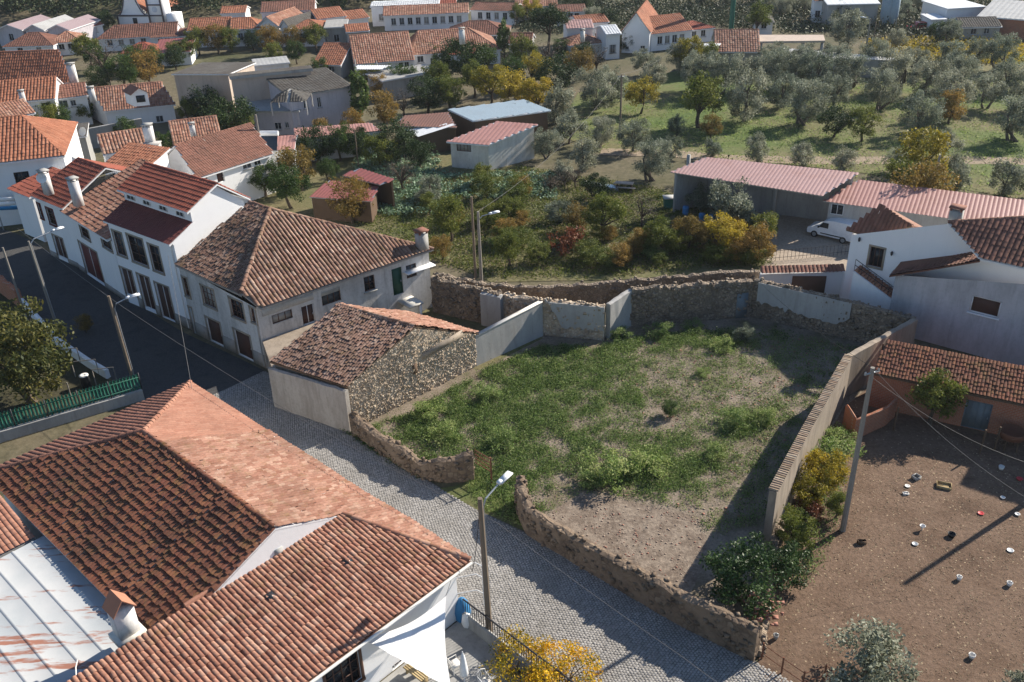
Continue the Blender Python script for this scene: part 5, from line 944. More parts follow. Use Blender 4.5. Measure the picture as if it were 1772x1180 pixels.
tk_ = W(1745, 775); o = thing('old_tank', 'rusty cut tank raised on legs near the right edge', 'tank', tk_); mb = MB(); mb.lathe(tk_, [(.05, .75), (.65, .8), (.75, 1.25), (.72, 1.27), (.6, .9), (.0, .88)], 14); mb.build('bowl', 'rust', o)
for an in (0.5, 2.1, 3.7, 5.3): MB().tube([tk_ + V3(math.cos(an) * .5, math.sin(an) * .5, 0), tk_ + V3(math.cos(an) * .45, math.sin(an) * .45, .85)], .05, 5).build('leg', 'wood_dark', o)
def bucket(px, py, r, hh, mat, label, name='bucket', flare=1.15, handle=True):
    r *= .70; hh *= .74; p = W(px, py, .014); o = thing(name, label, name, p); th = .02; MB().lathe(p, [(0, .01), (r * .85, .01), (r * flare, hh), (r * flare - th, hh), (r * .85 - th, .04), (0, .04)], 14).build('body', mat, o)
    if handle: MB().tube([p + V3(math.cos(a) * r * flare, .02, hh - .02 + math.sin(a) * r * .5) for a in np.linspace(0, math.pi, 8)], .012, 4).build('handle', 'metal_grey', o)
bucket(1659, 1003, .17, .30, 'plastic_white', 'white bucket at the tip of the pole shadow'); bucket(1746, 1013, .18, .28, 'plastic_white', 'white bucket farthest right in the hen yard'); bucket(1681, 1138, .19, .28, 'plastic_white', 'white bucket nearest the bottom of the hen yard')
bucket(1646, 928, .27, .26, 'plastic_black', 'round black rubber tub on the hen yard dirt', 'tub', 1.1, False); bucket(1342, 1105, .16, .36, 'concrete', 'small grey bucket at the foot of the corner laurel')
bucket(1697, 889, .20, .08, 'plastic_red', 'red plastic dish on the hen yard dirt', 'dish', 1.2, False); bucket(1583, 942, .19, .08, 'metal_grey', 'shallow grey metal dish in the middle of the yard', 'dish', 1.2, False); bucket(1748, 953, .21, .07, 'metal_grey', 'shallow grey dish near the right edge', 'dish', 1.2, False)
bucket(1570, 842, .18, .09, 'plastic_white', 'pale dish on its edge near the wooden crate', 'dish', 1.2, False); bucket(1760, 891, .17, .12, 'plastic_white', 'pale pan by the right edge next to the pole shadow', 'pan', 1.2, False); bucket(1735, 862, .16, .10, 'plastic_white', 'small pale pan in the shade line of the yard', 'pan', 1.2, False); bucket(1732, 812, .2, .3, 'plastic_white', 'dim white pail in the shed shadow')
bucket(1764, 830, .22, .12, 'plastic_red', 'red basin in the shade at the right edge', 'basin', 1.2, False)
def crate(px, py, w_, d_, h_, rz, mat, label):
    p = W(px, py, .014); o = thing('crate', label, 'crate', p); BASE.pop(o.name); o.rotation_euler = (0, 0, rz)
    for k in range(4): MB().box((0, -d_ / 2 + d_ * (k + .5) / 4, .03), w_, d_ / 5, .025).build('slat', mat, o)
    for sg in (-1, 1): MB().box((0, sg * d_ / 2, h_ / 2), w_, .025, h_).build('side', mat, o); MB().box((sg * w_ / 2, 0, h_ / 2), .025, d_, h_).build('side', mat, o)
crate(1633, 842, .75, .5, .16, -.4, 'wood_light', 'yellow wooden crate lying in the hen yard'); crate(1585, 828, .4, .35, .2, .5, 'concrete', 'small grey box feeder above the wooden crate'); crate(1567, 855, .3, .2, .1, .1, 'plastic_white', 'tiny pale tray left of the wooden crate'); crate(1491, 940, .42, .22, .2, .1, 'wood_dark', 'dark brick shaped feeder box beside the pole')
p = W(1595, 917, .014); o = thing('feed_scoop', 'white plastic scoop standing on the yard dirt', 'scoop', p); MB().lathe(p, [(.02, 0), (.04, .12), (.16, .3), (.145, .31), (.03, .14)], 10).build('cone', 'plastic_white', o)
def rail_fence(px, label, hh=1.0):
    P_ = [W(*q_) for q_ in px]; o = thing('rail_fence', label, 'fence', P_[0])
    for p in P_: MB().tube([p, p + V3(0, 0, hh)], .04, 6).build('post', 'rust', o)
    for z in (.35, .9):
        for i in range(len(P_) - 1): MB().tube([P_[i] + V3(0, 0, z * hh), P_[i + 1] + V3(0, 0, z * hh)], .02, 5).build('rail', 'rust', o)
rail_fence([(1318, 1140), (1352, 1165), (1388, 1190), (1425, 1178), (1455, 1190)], 'rusty post and rail fence at the bottom corner of the hen yard')
o = thing('rubble_heap', 'heap of broken bricks and tiles under the corner laurel', 'rubble heap', W(1318, 1078)); mb = MB(); cpt = W(1318, 1078)
for _ in range(70): s_ = rng.uniform(.08, .22); stone_blob(mb, cpt + V3(rng.normal(0, .4), rng.normal(0, .4), abs(rng.normal(.9, .25))), np.array([s_ * 1.6, s_, s_ * .6]), rng.random())
mb.build('bricks', 'tile_shard', o)['kind'] = 'stuff'
# off-frame pole whose shadow falls across the yard
street_pole(1850, 822, 9.0, 'concrete pole just right of the picture whose shadow crosses the hen yard', 'concrete_pole', (.18, .12), None, name='utility_pole', cat='pole')
# ============================================================ CARPORT, VAN
def sheet_roof(name, label, near, far, zn, zf, mat, cat='carport', posts=(), du=.35, walls=None, wallmat='concrete', amp=.04):
    a, b = W(*near[0], zn), W(*near[1], zn); d, c = W(*far[0], zf), W(*far[1], zf); o = thing(name, label, cat, V3(*((a + b) / 2)[:2], 0)); n3 = np.cross(b - a, d - a); c = V3(c[0], c[1], a[2] - (n3[0] * (c[0] - a[0]) + n3[1] * (c[1] - a[1])) / n3[2])
    ro = MB().slab([a, b, c, d], .06).build('roof', 'metal_grey', o); mt = MB(); tiles(mt, [a, b, c, d], du, 30, amp, 0, 'sheet'); mt.build('roof_sheet', mat, ro)
    for (x, y, r) in posts: p = W(x, y); MB().box(p + V3(0, 0, zn / 2 - .1), r, r, zn - .15, unit(b - a)).build('post', 'concrete', o)
    if walls:
        for (i, j, inset) in walls:
            P4 = [a, b, c, d]; cen = sum(P4) / 4; p, q_ = P4[i] + (cen - P4[i]) * inset, P4[j] + (cen - P4[j]) * inset; mb = MB(); mb.slab([V3(*p[:2], 0), V3(*q_[:2], 0), V3(*q_[:2], q_[2] - .07), V3(*p[:2], p[2] - .07)], .2, d=unit(V3(*(cen - (p + q_) / 2)[:2], 0))); mb.build('wall', wallmat, o)
    return o, (a, b, c, d)
sheet_roof('long_carport', 'long open carport with pale pink corrugated roof and concrete posts', [(1160, 298), (1422, 339)], [(1222, 272), (1486, 303)], 4.0, 4.7, 'sheet_pink', posts=[(1337, 377, .35), (1188, 330, .3), (1240, 352, .3)], walls=[(2, 3, .05), (3, 0, .05)])
o, qd = sheet_roof('pink_roof_store', 'low long store with salmon corrugated roof beside the carport', [(1424, 348), (1800, 400)], [(1486, 311), (1800, 350)], 3.2, 4.1, 'sheet_rose', 'store', walls=[(0, 1, .06), (1, 2, .06), (2, 3, .06), (3, 0, .06)], wallmat='cement_grey')
a, b = qd[0] + (sum(qd) / 4 - qd[0]) * .055, qd[1] + (sum(qd) / 4 - qd[1]) * .055; uu = unit(V3(*(b - a)[:2], 0)); z = onwall(a, b, 1449, 362); opening(o, a[:2], uu[:2], np.array([-uu[1], uu[0]]), z[0] - .55, z[0] + .55, z[1] - .5, z[1] + .5, mull=(2, 1), depth=-.04)
def van(px0, px1, label):
    a, b = W(*px0), W(*px1); d = unit(b - a); a_ = math.atan2(d[1], d[0]); o = thing('delivery_van', label, 'van', (a + b) / 2); BASE.pop(o.name); o.rotation_euler = (0, 0, a_)   # nose points to -x
    prof = [(-2.05, .35), (-2.1, .62), (-2.0, .85), (-1.25, 1.02), (-.75, 1.55), (-.45, 1.72), (.2, 1.85), (1.7, 1.85), (1.98, 1.75), (2.05, 1.0), (2.05, .35)]; hw = .83; mb = MB(); n = len(prof)
    L_ = [V3(x, -hw * (1 if z < 1.1 else .92), z) for x, z in prof]; R_ = [V3(x, hw * (1 if z < 1.1 else .92), z) for x, z in prof]
    for i in range(n): j = (i + 1) % n; mb.quad(L_[i], L_[j], R_[j], R_[i])
    mb.poly(L_); mb.poly(R_[::-1]); mb.build('body', 'car_white', o)
    MB().quad((-1.22, -.74, 1.06), (-1.22, .74, 1.06), (-.76, .70, 1.56), (-.76, -.70, 1.56)).build('windscreen', 'glass_dark', o).location = Vector((-.012, 0, .012))
    for s in (-1, 1):
        MB().add([(-1.05, s * .845, 1.08), (-.15, s * .845, 1.08), (-.15, s * .80, 1.55), (-.68, s * .80, 1.55)], [[0, 1, 2, 3]]).build('side_window', 'glass_dark', o)
        MB().box((.2, s * .85, .55), 2.0, .03, .08).build('rub_strip', 'rubber', o); MB().box((-1.0, s * .95, 1.12), .12, .18, .14).build('mirror', 'rubber', o)
        MB().box((-2.02, s * .6, .72), .12, .32, .16).build('headlight', 'lamp_white', o); MB().box((2.05, s * .7, .95), .04, .14, .4).build('tail_light', 'plastic_red', o)
        for x in (-1.35, 1.3):
            w_ = MB(); w_.tube([(x, s * .66, .31), (x, s * .86, .31)], .31, 14); wo = w_.build('wheel', 'rubber', o); MB().tube([(x, s * .80, .31), (x, s * .875, .31)], .19, 10).build('rim', 'metal_grey', wo)
    MB().box((-2.08, 0, .42), .1, 1.6, .22).build('bumper', 'rubber', o); return o
van((1402, 402), (1478, 420), 'white delivery van parked in front of the pink roofed store')
# ============================================================ GARDEN SHEDS
simple_house('pink_roof_shed', 'garden shed with pink corrugated roof and brown door in the kitchen garden', (772, 245), (843, 251), 3.0, 6.5, .9, 'shed', 'plaster_yard', 'sheet_rose', 'shed', du=.5, dv=30, amp=.04, prof='sheet', front=[(790, 815, 246, 262)], doors=(), fascia='sheet_white', win=dict(mull=(4, 1), frame='frame_brown', sill=False), skewdir=(.80, .6))
simple_house('blue_roof_shed', 'shed with pale blue corrugated metal roof behind the pink roofed shed', (775, 189), (818, 209), 3.2, 9, .3, 'shed', 'wood_dark', 'sheet_blue', 'shed', du=.5, dv=30, amp=.04, prof='sheet', fascia='sheet_white', skewdir=(.97, .25))
sheet_roof('striped_lean_to', 'small lean-to with white striped corrugated roof', [(698, 224), (722, 236)], [(735, 213), (790, 219)], 2.4, 2.7, 'sheet_white', 'shed', du=.8, amp=.10, walls=[(0, 1, .05), (1, 2, .05), (3, 0, .05)], wallmat='wood_dark')
sheet_roof('rusty_brown_roof', 'low rusty brown roofed store behind the striped lean-to', [(680, 218), (790, 221)], [(700, 200), (775, 196)], 2.8, 3.1, 'sheet_brown', 'shed', walls=[(0, 1, .05), (1, 2, .05), (3, 0, .05)], wallmat='wood_dark')
sheet_roof('wine_roof_shed', 'low shed with dark red metal roof among the garden shrubs', [(535, 341), (643, 349)], [(570, 312), (655, 322)], 2.3, 2.6, 'sheet_wine', 'shed', walls=[(0, 1, .06), (1, 2, .06), (3, 0, .06)], wallmat='wood_dark')
sheet_roof('ribbed_red_shed', 'taller open shed with ribbed dark red roof behind the wine coloured roof', [(592, 304), (658, 320)], [(622, 291), (682, 309)], 2.9, 3.2, 'sheet_wine', 'shed', du=.6, amp=.09, posts=[(655, 345, .15)], walls=[(3, 0, .06), (2, 3, .06)], wallmat='wood_dark')
sheet_roof('red_canopy_house', 'flat rose roof annex in front of the lilac building', [(515, 240), (660, 226)], [(508, 222), (640, 212)], 2.8, 3.0, 'sheet_rose', 'annex', walls=[(0, 1, .03), (1, 2, .03), (3, 0, .03)], wallmat='plaster_far')
tag(MB().box(W(553, 362) + V3(0, 0, .6), 1.2, 1.1, 1.1, (1, .3, 0)).build('water_container', 'sheet_white'), 'white caged water container beside the wine roofed shed', 'container')
pl = [W(1012, 312, .25), W(1065, 320, .25), W(1070, 327, .25), W(1020, 318, .25)]; o = thing('garden_basin', 'long shallow pale basin in the garden clearing', 'basin', pl[0]); MB().slab(pl, .3).build('rim', 'concrete', o); MB().poly([p + (sum(pl) / 4 - p) * .15 + V3(0, 0, .01) for p in pl]).build('water', 'pool', o)
p = W(1080, 328); o = thing('picnic_table', 'pinkish picnic table beside the garden basin', 'table', p); MB().box(p + V3(0, 0, .74), 1.9, .8, .06, (1, -.3, 0)).build('table_top', 'plaster_beige', o)
for s in (-1, 1): MB().box(p + V3(-.12 * s * .3 * 4 * .9, .4 * s * 1.6, .42), 1.9, .28, .05, (1, -.3, 0)).build('bench', 'plaster_beige', o); MB().box(p + V3(s * .7, -s * .2, .36), .08, .6, .72, (1, -.3, 0)).build('leg', 'wood_dark', o)
p = W(1158, 360); o = thing('green_bin', 'dark green wheeled waste bin at the garden path', 'bin', p); MB().add([(-.5, -.4, .1), (.5, -.4, .1), (.5, .4, .1), (-.5, .4, .1), (-.62, -.5, 1.1), (.62, -.5, 1.1), (.62, .5, 1.1), (-.62, .5, 1.1)], [[0, 1, 5, 4], [1, 2, 6, 5], [2, 3, 7, 6], [3, 0, 4, 7], [0, 1, 2, 3]]).build('body', 'fence_green', o, loc=(0, 0, 0)); MB().box((0, 0, 1.15), 1.3, 1.08, .08).build('lid', 'sheet_grey', o, loc=(0, 0, 0))
for i, (x, y) in enumerate(((1186, 372), (1214, 385), (1232, 387))): p = W(x, y); o = thing('blue_drum', ['dark blue drum left of the olive tree by the carport', 'bright blue drum at the garden edge', 'blue drum nearest the driveway shrubs'][i], 'drum', p, 'blue drums'); MB().lathe(p, [(0, 0), (.3, 0), (.31, .3), (.29, .32), (.31, .6), (.3, .9), (.0, .9)], 12).build('body', 'plastic_blue', o)
# ============================================================ MIDDLE AND FAR HOUSES
SH = simple_house
SH('long_brown_house', 'long white house with brown tile roof behind the street row', (341, 309), (474, 266), 4.2, 8.5, 2.3, 'gable', 'plaster_white', 'tile_brown', du=.26, amp=.03, front=[(352, 360, 303, 312), (420, 436, 279, 292), (440, 452, 274, 286)], doors=[(375, 388, 293, 316)], fascia='plaster_white', skewdir=(-.62, .78))
p = W(424, 316); o = thing('white_marquee', 'white peaked canopy tent in front of the long brown roofed house', 'canopy tent', p); mb = MB(); tp = p + V3(0, .8, 3.6); cs = [p + V3(x, y + .8, 2.4) for x, y in ((-1.7, -1.5), (1.7, -1.5), (1.7, 1.5), (-1.7, 1.5))]
for i in range(4): mb.tri(cs[i], cs[(i + 1) % 4], tp); mb.quad(cs[i], cs[(i + 1) % 4], cs[(i + 1) % 4] - V3(0, 0, .3), cs[i] - V3(0, 0, .3))
mb.build('canopy', 'cloth_white', o)
for c in cs: MB().tube([c, V3(c[0], c[1], 0)], .05, 5).build('leg', 'frame_white', o)
SH('red_annex', 'small rose roofed annex carrying a solar water heater', (455, 262), (510, 258), 3.2, 4, .25, 'shed', 'plaster_white', 'sheet_rose', 'annex', du=.4, dv=20, prof='sheet', amp=.03, nfront=1)
p = W(468, 256, 3.4); o = thing('solar_heater', 'solar water heater with dark panel and white tank on a rose roof', 'solar heater', p); mb = MB(); mb.slab([p + V3(-.9, -.7, 0), p + V3(.9, -.9, 0), p + V3(.9, .3, 1.3), p + V3(-.9, .5, 1.3)], .06); mb.build('panel', 'solar_blue', o); MB().tube([p + V3(-1.0, .55, 1.5), p + V3(1.0, .35, 1.5)], .28, 10).build('tank', 'lamp_white', o)
for x in (-.7, .7): MB().tube([p + V3(x, .45, 0), p + V3(x, .45, 1.4)], .04, 4).build('stand', 'metal_grey', o)
SH('small_clay_house', 'small house with patchy clay tile roof behind the long brown house', (300, 252), (385, 241), 3.6, 5.5, 1.9, 'gable', 'plaster_white', 'tile_clay', du=.3, chim=[(335, 235, 4.6, 1.2, .6)], fascia='plaster_white')
SH('orange_lean_to', 'low outbuilding with bright orange ribbed tiles in the roof cluster', (172, 290), (245, 300), 5.4, 3.6, 1.2, 'shed', 'plaster_white', 'tile_orange', 'outbuilding', du=.34, amp=.09)
H = SH('cluster_house', 'house with salmon ribbed roof and broad white chimney in the roof cluster', (178, 268), (262, 255), 5.2, 4.5, 1.4, 'gable', 'plaster_white', 'tile_salmon', du=.34, amp=.09)
H.chimney(W(271, 288, 3.6), 1.5, 1.2, 2.4, 'cement_grey', 'cement_grey', ro=H.ro, gap=False); H.chimney(W(262, 252, 5.6), .8, .8, 2.0, ro=H.ro)
SH('corner_street_house', 'white corner house with ribbed orange hipped roof at the left edge', (-70, 290), (112, 270), 6.4, 12, 2.8, 'hip', 'plaster_white', 'tile_orange', du=.36, amp=.10, front=[(25, 52, 297, 318), (67, 90, 293, 308)], hip=(0, .9), fascia='plaster_white', win=dict(frame='frame_brown', pane='glass_dark', sill=False))
SH('grey_gable_store', 'plain grey store with faded tile roof at the left edge', (-20, 212), (62, 195), 4.5, 5, 1.2, 'gable', 'cement_grey', 'tile_clay', 'store', du=.35)
SH('flat_annex', 'flat roofed annex with water tank and dish in the roof cluster', (80, 243), (150, 235), 4.2, 5, .1, 'shed', 'concrete', 'slate_grey', 'annex', du=.6, prof='sheet', amp=.01)
o = MB().lathe((0, 0, 0), [(0, 0), (.3, .06), (.5, .2)], 12).build('satellite_dish', 'plastic_white'); o.location = Vector(tuple(W(145, 228, 5.2))); o.rotation_euler = (R(65), 0, R(-20)); tag(o, 'white satellite dish on the flat annex roof', 'dish')
path_wall('slate_wall', 'long dark grey wall behind the roof cluster', [W(150, 222, 2.5), W(245, 208, 2.5)], [2.5, 2.8], .3, 'concrete', jit=.01)
SH('ribbed_roof_house', 'white house with ribbed orange tiles and window row at the left', (-60, 184), (96, 171), 4.4, 7, 2.0, 'gable', 'plaster_white', 'tile_orange', du=.4, amp=.09, front=[(17, 24, 182, 192), (72, 88, 177, 194)], chim=[(42, 180, 4.5, 1.5, .6)])
SH('veranda_house', 'low white veranda house with brown tiles beside the ribbed orange roof', (92, 172), (152, 165), 3.9, 5, 1.1, 'gable', 'plaster_white', 'tile_brown', du=.35, front=[(101, 118, 174, 188), (122, 132, 173, 184)])
SH('big_orange_house', 'large house with smooth bright orange roof at the left edge', (-80, 150), (127, 143), 4.6, 9, 3.6, 'gable', 'plaster_white', 'tile_orange', du=.33, amp=.05, chim=[(130, 146, 4.4, 2.6, .9)], skewdir=(-.55, .83))
H = SH('dormer_house', 'house with clay roof and white dormer window', (181, 193), (304, 181), 3.6, 7, 2.4, 'gable', 'plaster_white', 'tile_clay', du=.33, front=[(270, 283, 200, 212)], nside=0, chim=[(162, 176, 5, 1.6, .7)], skewdir=(-.62, .78), fascia='plaster_white', yb=222)
p = W(246, 183, 5.3); fd, fwv = H.F[4], H.F[5]; mb = MB(); a = p - fd * .9; b = p + fd * .9; hb = fwv * 2.6
mb.quad(a, b, b + V3(0, 0, 1.5), a + V3(0, 0, 1.5)); mb.tri(a + V3(0, 0, 1.5), b + V3(0, 0, 1.5), p + V3(0, 0, 2.1)); mb.quad(a, a + hb, a + hb + V3(0, 0, 1.5), a + V3(0, 0, 1.5)); mb.quad(b, b + hb, b + hb + V3(0, 0, 1.5), b + V3(0, 0, 1.5)); dm = mb.build('dormer', 'plaster_white', H.o); mb = MB()
for s in (a - fd * .2, b + fd * .2): mb.slab([s - fwv * .2 + V3(0, 0, 1.45), s + hb + V3(0, 0, 1.45), p + hb + V3(0, 0, 2.2), p - fwv * .2 + V3(0, 0, 2.2)], .08)
mb.build('dormer_roof', 'tile_clay', dm); MB().box(p - fwv * .03 + V3(0, 0, .85), 1.0, .06, .8, fd).build('dormer_window', 'glass_dark', dm)
# lilac concrete complex
H = SH('beige_hall', 'beige hall with dark valley roof and long parapet wall', (296, 128), (395, 128), 6.2, 9, -0.6, 'shed', 'plaster_beige', 'slate_grey', 'hall', du=.5, prof='sheet', amp=.02, front=[(347, 360, 163, 178), (368, 380, 163, 178)])
F0_, F1_, B0_, B1_, u_, w_ = H.F; zz = 7.0; mb = MB(); vA = F0_ + u_ * np.linalg.norm(F1_ - F0_) * .48 + V3(0, 0, -1.4); mb.slab([F0_ + V3(0, 0, .3), vA, vA + w_ * 14, B0_ + V3(0, 0, .6)], .15); mb.slab([vA, F1_ + V3(0, 0, .5), B1_ + V3(0, 0, .6), vA + w_ * 14], .15)
H2 = SH('parapet_block', 'pink beige block with tall parapet beside the beige hall', (397, 133), (541, 118), 6.6, .8, .1, 'shed', 'plaster_beige', 'slate_grey', 'hall', du=.6, prof='sheet', amp=.01, fascia='concrete', th=.35)
H3_ = SH('lilac_block', 'stained lilac concrete house with courtyard and small windows', (412, 192), (518, 192), 5.0, 7, .1, 'shed', 'plaster_lilac', 'concrete', 'house', du=.8, prof='sheet', amp=.01, front=[(475, 487, 212, 224), (493, 500, 211, 222)], fascia='concrete', yb=234)
SH('lilac_wing', 'lilac concrete wing with dark slate roof beside the orchard trees', (500, 168), (612, 149), 6.4, 8, .9, 'shed', 'plaster_lilac', 'slate_grey', 'house', du=.4, amp=.03, front=[(541, 566, 205, 218), (525, 532, 170, 188), (549, 556, 168, 186)], fascia='concrete', yb=236)
p = W(503, 198, 5.0); o = thing('tiled_gazebo', 'small grey tiled gazebo roof on the lilac terrace', 'gazebo', p); mb = MB(); tp = p + V3(0, 1.5, 2.6)
R4 = [p + V3(x, y + 1.5, 1.5) for x, y in ((-2, -1.8), (2, -1.8), (2, 1.8), (-2, 1.8))]
dk_ = MB()
for i in range(4): tiles(mb, [R4[i], R4[(i + 1) % 4], tp], .3, .5, .05, .02)
dk_.add([*R4, tp], [[0, 1, 4], [1, 2, 4], [2, 3, 4], [3, 0, 4]]); gr_ = dk_.build('roof', 'concrete', o); mb.build('roof_tiles', 'slate_grey', gr_)['kind'] = 'stuff'
for c in R4: MB().tube([c, c - V3(0, 0, 1.5)], .08, 5).build('post', 'concrete', o)
# church
o = thing('church', 'white church with curved dark edged gable and bell tower on the far hill', 'church', W(236, 52)); cw = W(208, 52), W(262, 52); Lc = np.linalg.norm(cw[1] - cw[0]); cu = unit(cw[1] - cw[0]); cwv = V3(-cu[1], cu[0], 0); c0 = cw[0]; zB = hgt(c0, 27); zTt = hgt(c0, -8)
Pc = lambda a, z, i=0.: V3(*(c0 + cu * a * Lc + cwv * i)[:2], z)
prof = [(0, zB)] + [(.02 + .30 * f, zB + (zTt - zB) * (f ** 2.2) * .8) for f in np.linspace(0, 1, 7)] + [(.5 - .18 * math.cos(t), zTt - (zTt - zB) * .2 + (zTt - zB) * .2 * math.sin(t)) for t in np.linspace(0, math.pi, 7)] + [(.98 - .30 * f, zB + (zTt - zB) * (f ** 2.2) * .8) for f in np.linspace(1, 0, 7)] + [(1, zB)]
mb = MB(); mb.slab([Pc(0, 0), Pc(1, 0), Pc(1, zB), Pc(0, zB)], .4, d=cwv); mb.slab([Pc(a, z) for a, z in prof], .4, d=cwv); mb.quad(Pc(0, 0), Pc(0, 0, 14), Pc(0, zB, 14), Pc(0, zB)); mb.build('facade', 'plaster_clean', o)
mb = MB(); mb.box(Pc(.5, zB, -.05), Lc, .2, .3, cu); [mb.tube([Pc(*prof[i], -.05), Pc(*prof[i + 1], -.05)], .12, 5) for i in range(1, len(prof) - 2)]; mb.box(Pc(.01, zB / 2, -.05), .3, .2, zB, cu); mb.build('stone_trim', 'stripe_dark', o)
mb = MB(); tiles(mb, [Pc(.0, zB + .1, .5), Pc(.0, zB + .1, 14), Pc(.5, zTt - .8, 14), Pc(.5, zTt - .8, .5)], .4, 2, .05, .0); mb.build('roof', 'tile_orange', o); mb = MB(); tiles(mb, [Pc(1., zB + .1, 14), Pc(1., zB + .1, .5), Pc(.5, zTt - .8, .5), Pc(.5, zTt - .8, 14)], .4, 2, .05, .0); mb.build('roof', 'tile_orange', o)
t0_, t1_ = W(262, 52), W(288, 52); tw_ = np.linalg.norm(t1_ - t0_); tc = (t0_ + t1_) / 2 + cwv * tw_ / 2; zt_ = hgt(tc, -28); tow = MB().box(tc + V3(0, 0, zt_ / 2), tw_, tw_, zt_, cu).build('tower', 'plaster_clean', o)
mb = MB()
for s in (-1, 1): mb.box(tc + cu * s * (tw_ / 2 - .15) - cwv * (tw_ / 2 + .03) + V3(0, 0, zt_ / 2), .35, .12, zt_, cu)
for z in (hgt(tc, 6), zB): mb.box(tc - cwv * (tw_ / 2 + .05) + V3(0, 0, z), tw_ + .1, .2, .25, cu)
mb.build('quoins', 'stripe_dark', tow); zc_ = hgt(tc, 14); cl = MB(); cl.tube([tc - cwv * (tw_ / 2 + .02) + V3(0, 0, zc_), tc - cwv * (tw_ / 2 + .1) + V3(0, 0, zc_)], .55, 16); cl.build('clock', 'clock_face', tow)
MB().box(tc + cu * (tw_ * .75 + .6) + V3(0, 0, hgt(tc, 22) / 2), tw_ * .6, 3, hgt(tc, 22), cu).build('side_chapel', 'plaster_clean', o); MB().box(Pc(.55, 1.7, -.03), .9, .08, 1.3, cu).build('window', 'glass_dark', o)
tp = tc + V3(0, 0, zt_); mb = MB(); [mb.tri(tp + cu * a[0] * tw_ / 2 + cwv * a[1] * tw_ / 2, tp + cu * b[0] * tw_ / 2 + cwv * b[1] * tw_ / 2, tp + V3(0, 0, 3)) for a, b in (((-1, -1), (1, -1)), ((1, -1), (1, 1)), ((1, 1), (-1, 1)), ((-1, 1), (-1, -1)))]; mb.build('spire', 'plaster_clean', tow)
# far rows (front eave left, right; height)
SH('hip_brown_house', 'pale house with brown hipped roof at far left', (4, 82), (92, 79), 4.2, 9, 2.6, 'hip', 'plaster_far', 'tile_brown', hip=(1, 1), nfront=2, du=.4, yb=98)
SH('orange_ridge_house', 'house with bright orange ridge cap behind the balustrade', (84, 76), (140, 72), 4.0, 9, 2.0, 'hip', 'plaster_far', 'tile_clay', nfront=2, du=.4, yb=92)
a, b = W(100, 95), W(152, 84); o = thing('white_balustrade', 'row of white balusters on the far left terrace', 'balustrade', a); mb = MB(); mb.box((a + b) / 2 + V3(0, 0, 1.5), np.linalg.norm(b - a), .3, .25, unit(b - a)); mb.box((a + b) / 2 + V3(0, 0, .2), np.linalg.norm(b - a), .3, .4, unit(b - a)); mb.build('rail', 'plaster_clean', o)
for k in range(10): MB().box(a + (b - a) * (k + .5) / 10 + V3(0, 0, .9), .45, .25, 1.1, unit(b - a)).build('baluster', 'plaster_clean', o)
for i, (xl, xr, y, t) in enumerate(((-10, 38, 52, 'leftmost lilac white gabled shed below the forest'), (40, 76, 52, 'middle white gabled shed with a small window below the forest'), (79, 120, 52, 'white gabled house with long pink roof below the forest'))): SH('gabled_shed', t, (xl, y), (xr, y), 3.0, 14, 1.5, 'front', 'plaster_lilac', ['sheet_lilac', 'sheet_grey', 'sheet_lilac'][i], 'shed', du=.6, dv=20, amp=.03, prof='sheet', nfront=1)
SH('red_verge_house', 'white gabled house with rust red roof beside the church tree', (140, 50), (180, 42), 3.6, 8, 1.6, 'gable', 'plaster_far', 'tile_red', nside=1, nfront=2, du=.4, yb=64)
SH('long_arcade_house', 'long white house with brown hipped roof below the church', (166, 69), (306, 61), 4.0, 9, 2.6, 'hip', 'plaster_far', 'tile_brown', hip=(.8, 0), nfront=6, du=.4, yb=86)
SH('arcade_wing', 'white wing with shuttered windows right of the arcade house', (258, 66), (330, 62), 3.6, 6, .3, 'shed', 'plaster_far', 'tile_brown', nfront=4, du=.4, yb=82)
SH('red_pyramid_house', 'small dark walled house with red pyramid roof', (206, 95), (274, 92), 3.8, 7, 2.0, 'hip', 'slate_grey', 'tile_red', hip=(1, 1), du=.4, amp=.07, caps=True, nfront=1, yb=116)
SH('red_flat_house', 'white workshop with flat red roof and awning', (264, 93), (330, 89), 3.4, 7, .9, 'shed', 'plaster_clean', 'sheet_wine', 'workshop', du=.5, dv=20, prof='sheet', amp=.03, nfront=1, yb=112)
SH('orange_row_house', 'long white row house with bright orange roof and bay windows', (322, 54), (396, 51), 3.0, 10, 2.3, 'gable', 'plaster_far', 'tile_orange', nfront=4, du=.4); SH('orange_row_house', 'right half of the white row with stepped orange roof', (397, 52), (452, 49), 3.0, 9, 2.2, 'hip', 'plaster_far', 'tile_orange', nfront=3, hip=(0, .8), du=.4)
SH('tall_gable_house', 'tall white gabled house in the far row', (443, 45), (482, 46), 3.4, 14, 2.4, 'front', 'plaster_far', 'tile_clay', nfront=2, storeys=1, du=.4); SH('tall_gable_house', 'narrower white gabled house with dark grey roof', (481, 48), (500, 49), 3.4, 14, 2.0, 'front', 'plaster_far', 'slate_grey', nfront=2, storeys=1, du=.4)
SH('blue_white_house', 'bluish white two storey house with orange roof and green shutters', (497, 52), (562, 50), 6.4, 9, 1.6, 'hip', 'plaster_clean', 'tile_orange', nfront=5, storeys=2, du=.4, win=dict(frame='door_green'), yb=82)
SH('grey_block', 'plain grey concrete block with flat roof among the orange roofs', (560, 48), (600, 46), 3.6, 7, .05, 'shed', 'concrete', 'concrete', 'building', du=.8, prof='sheet', amp=.01, nfront=1); SH('grey_block', 'grey block with small orange roof', (598, 56), (640, 53), 3.2, 7, 1.2, 'gable', 'concrete', 'tile_orange', 'building', du=.4, nfront=2)
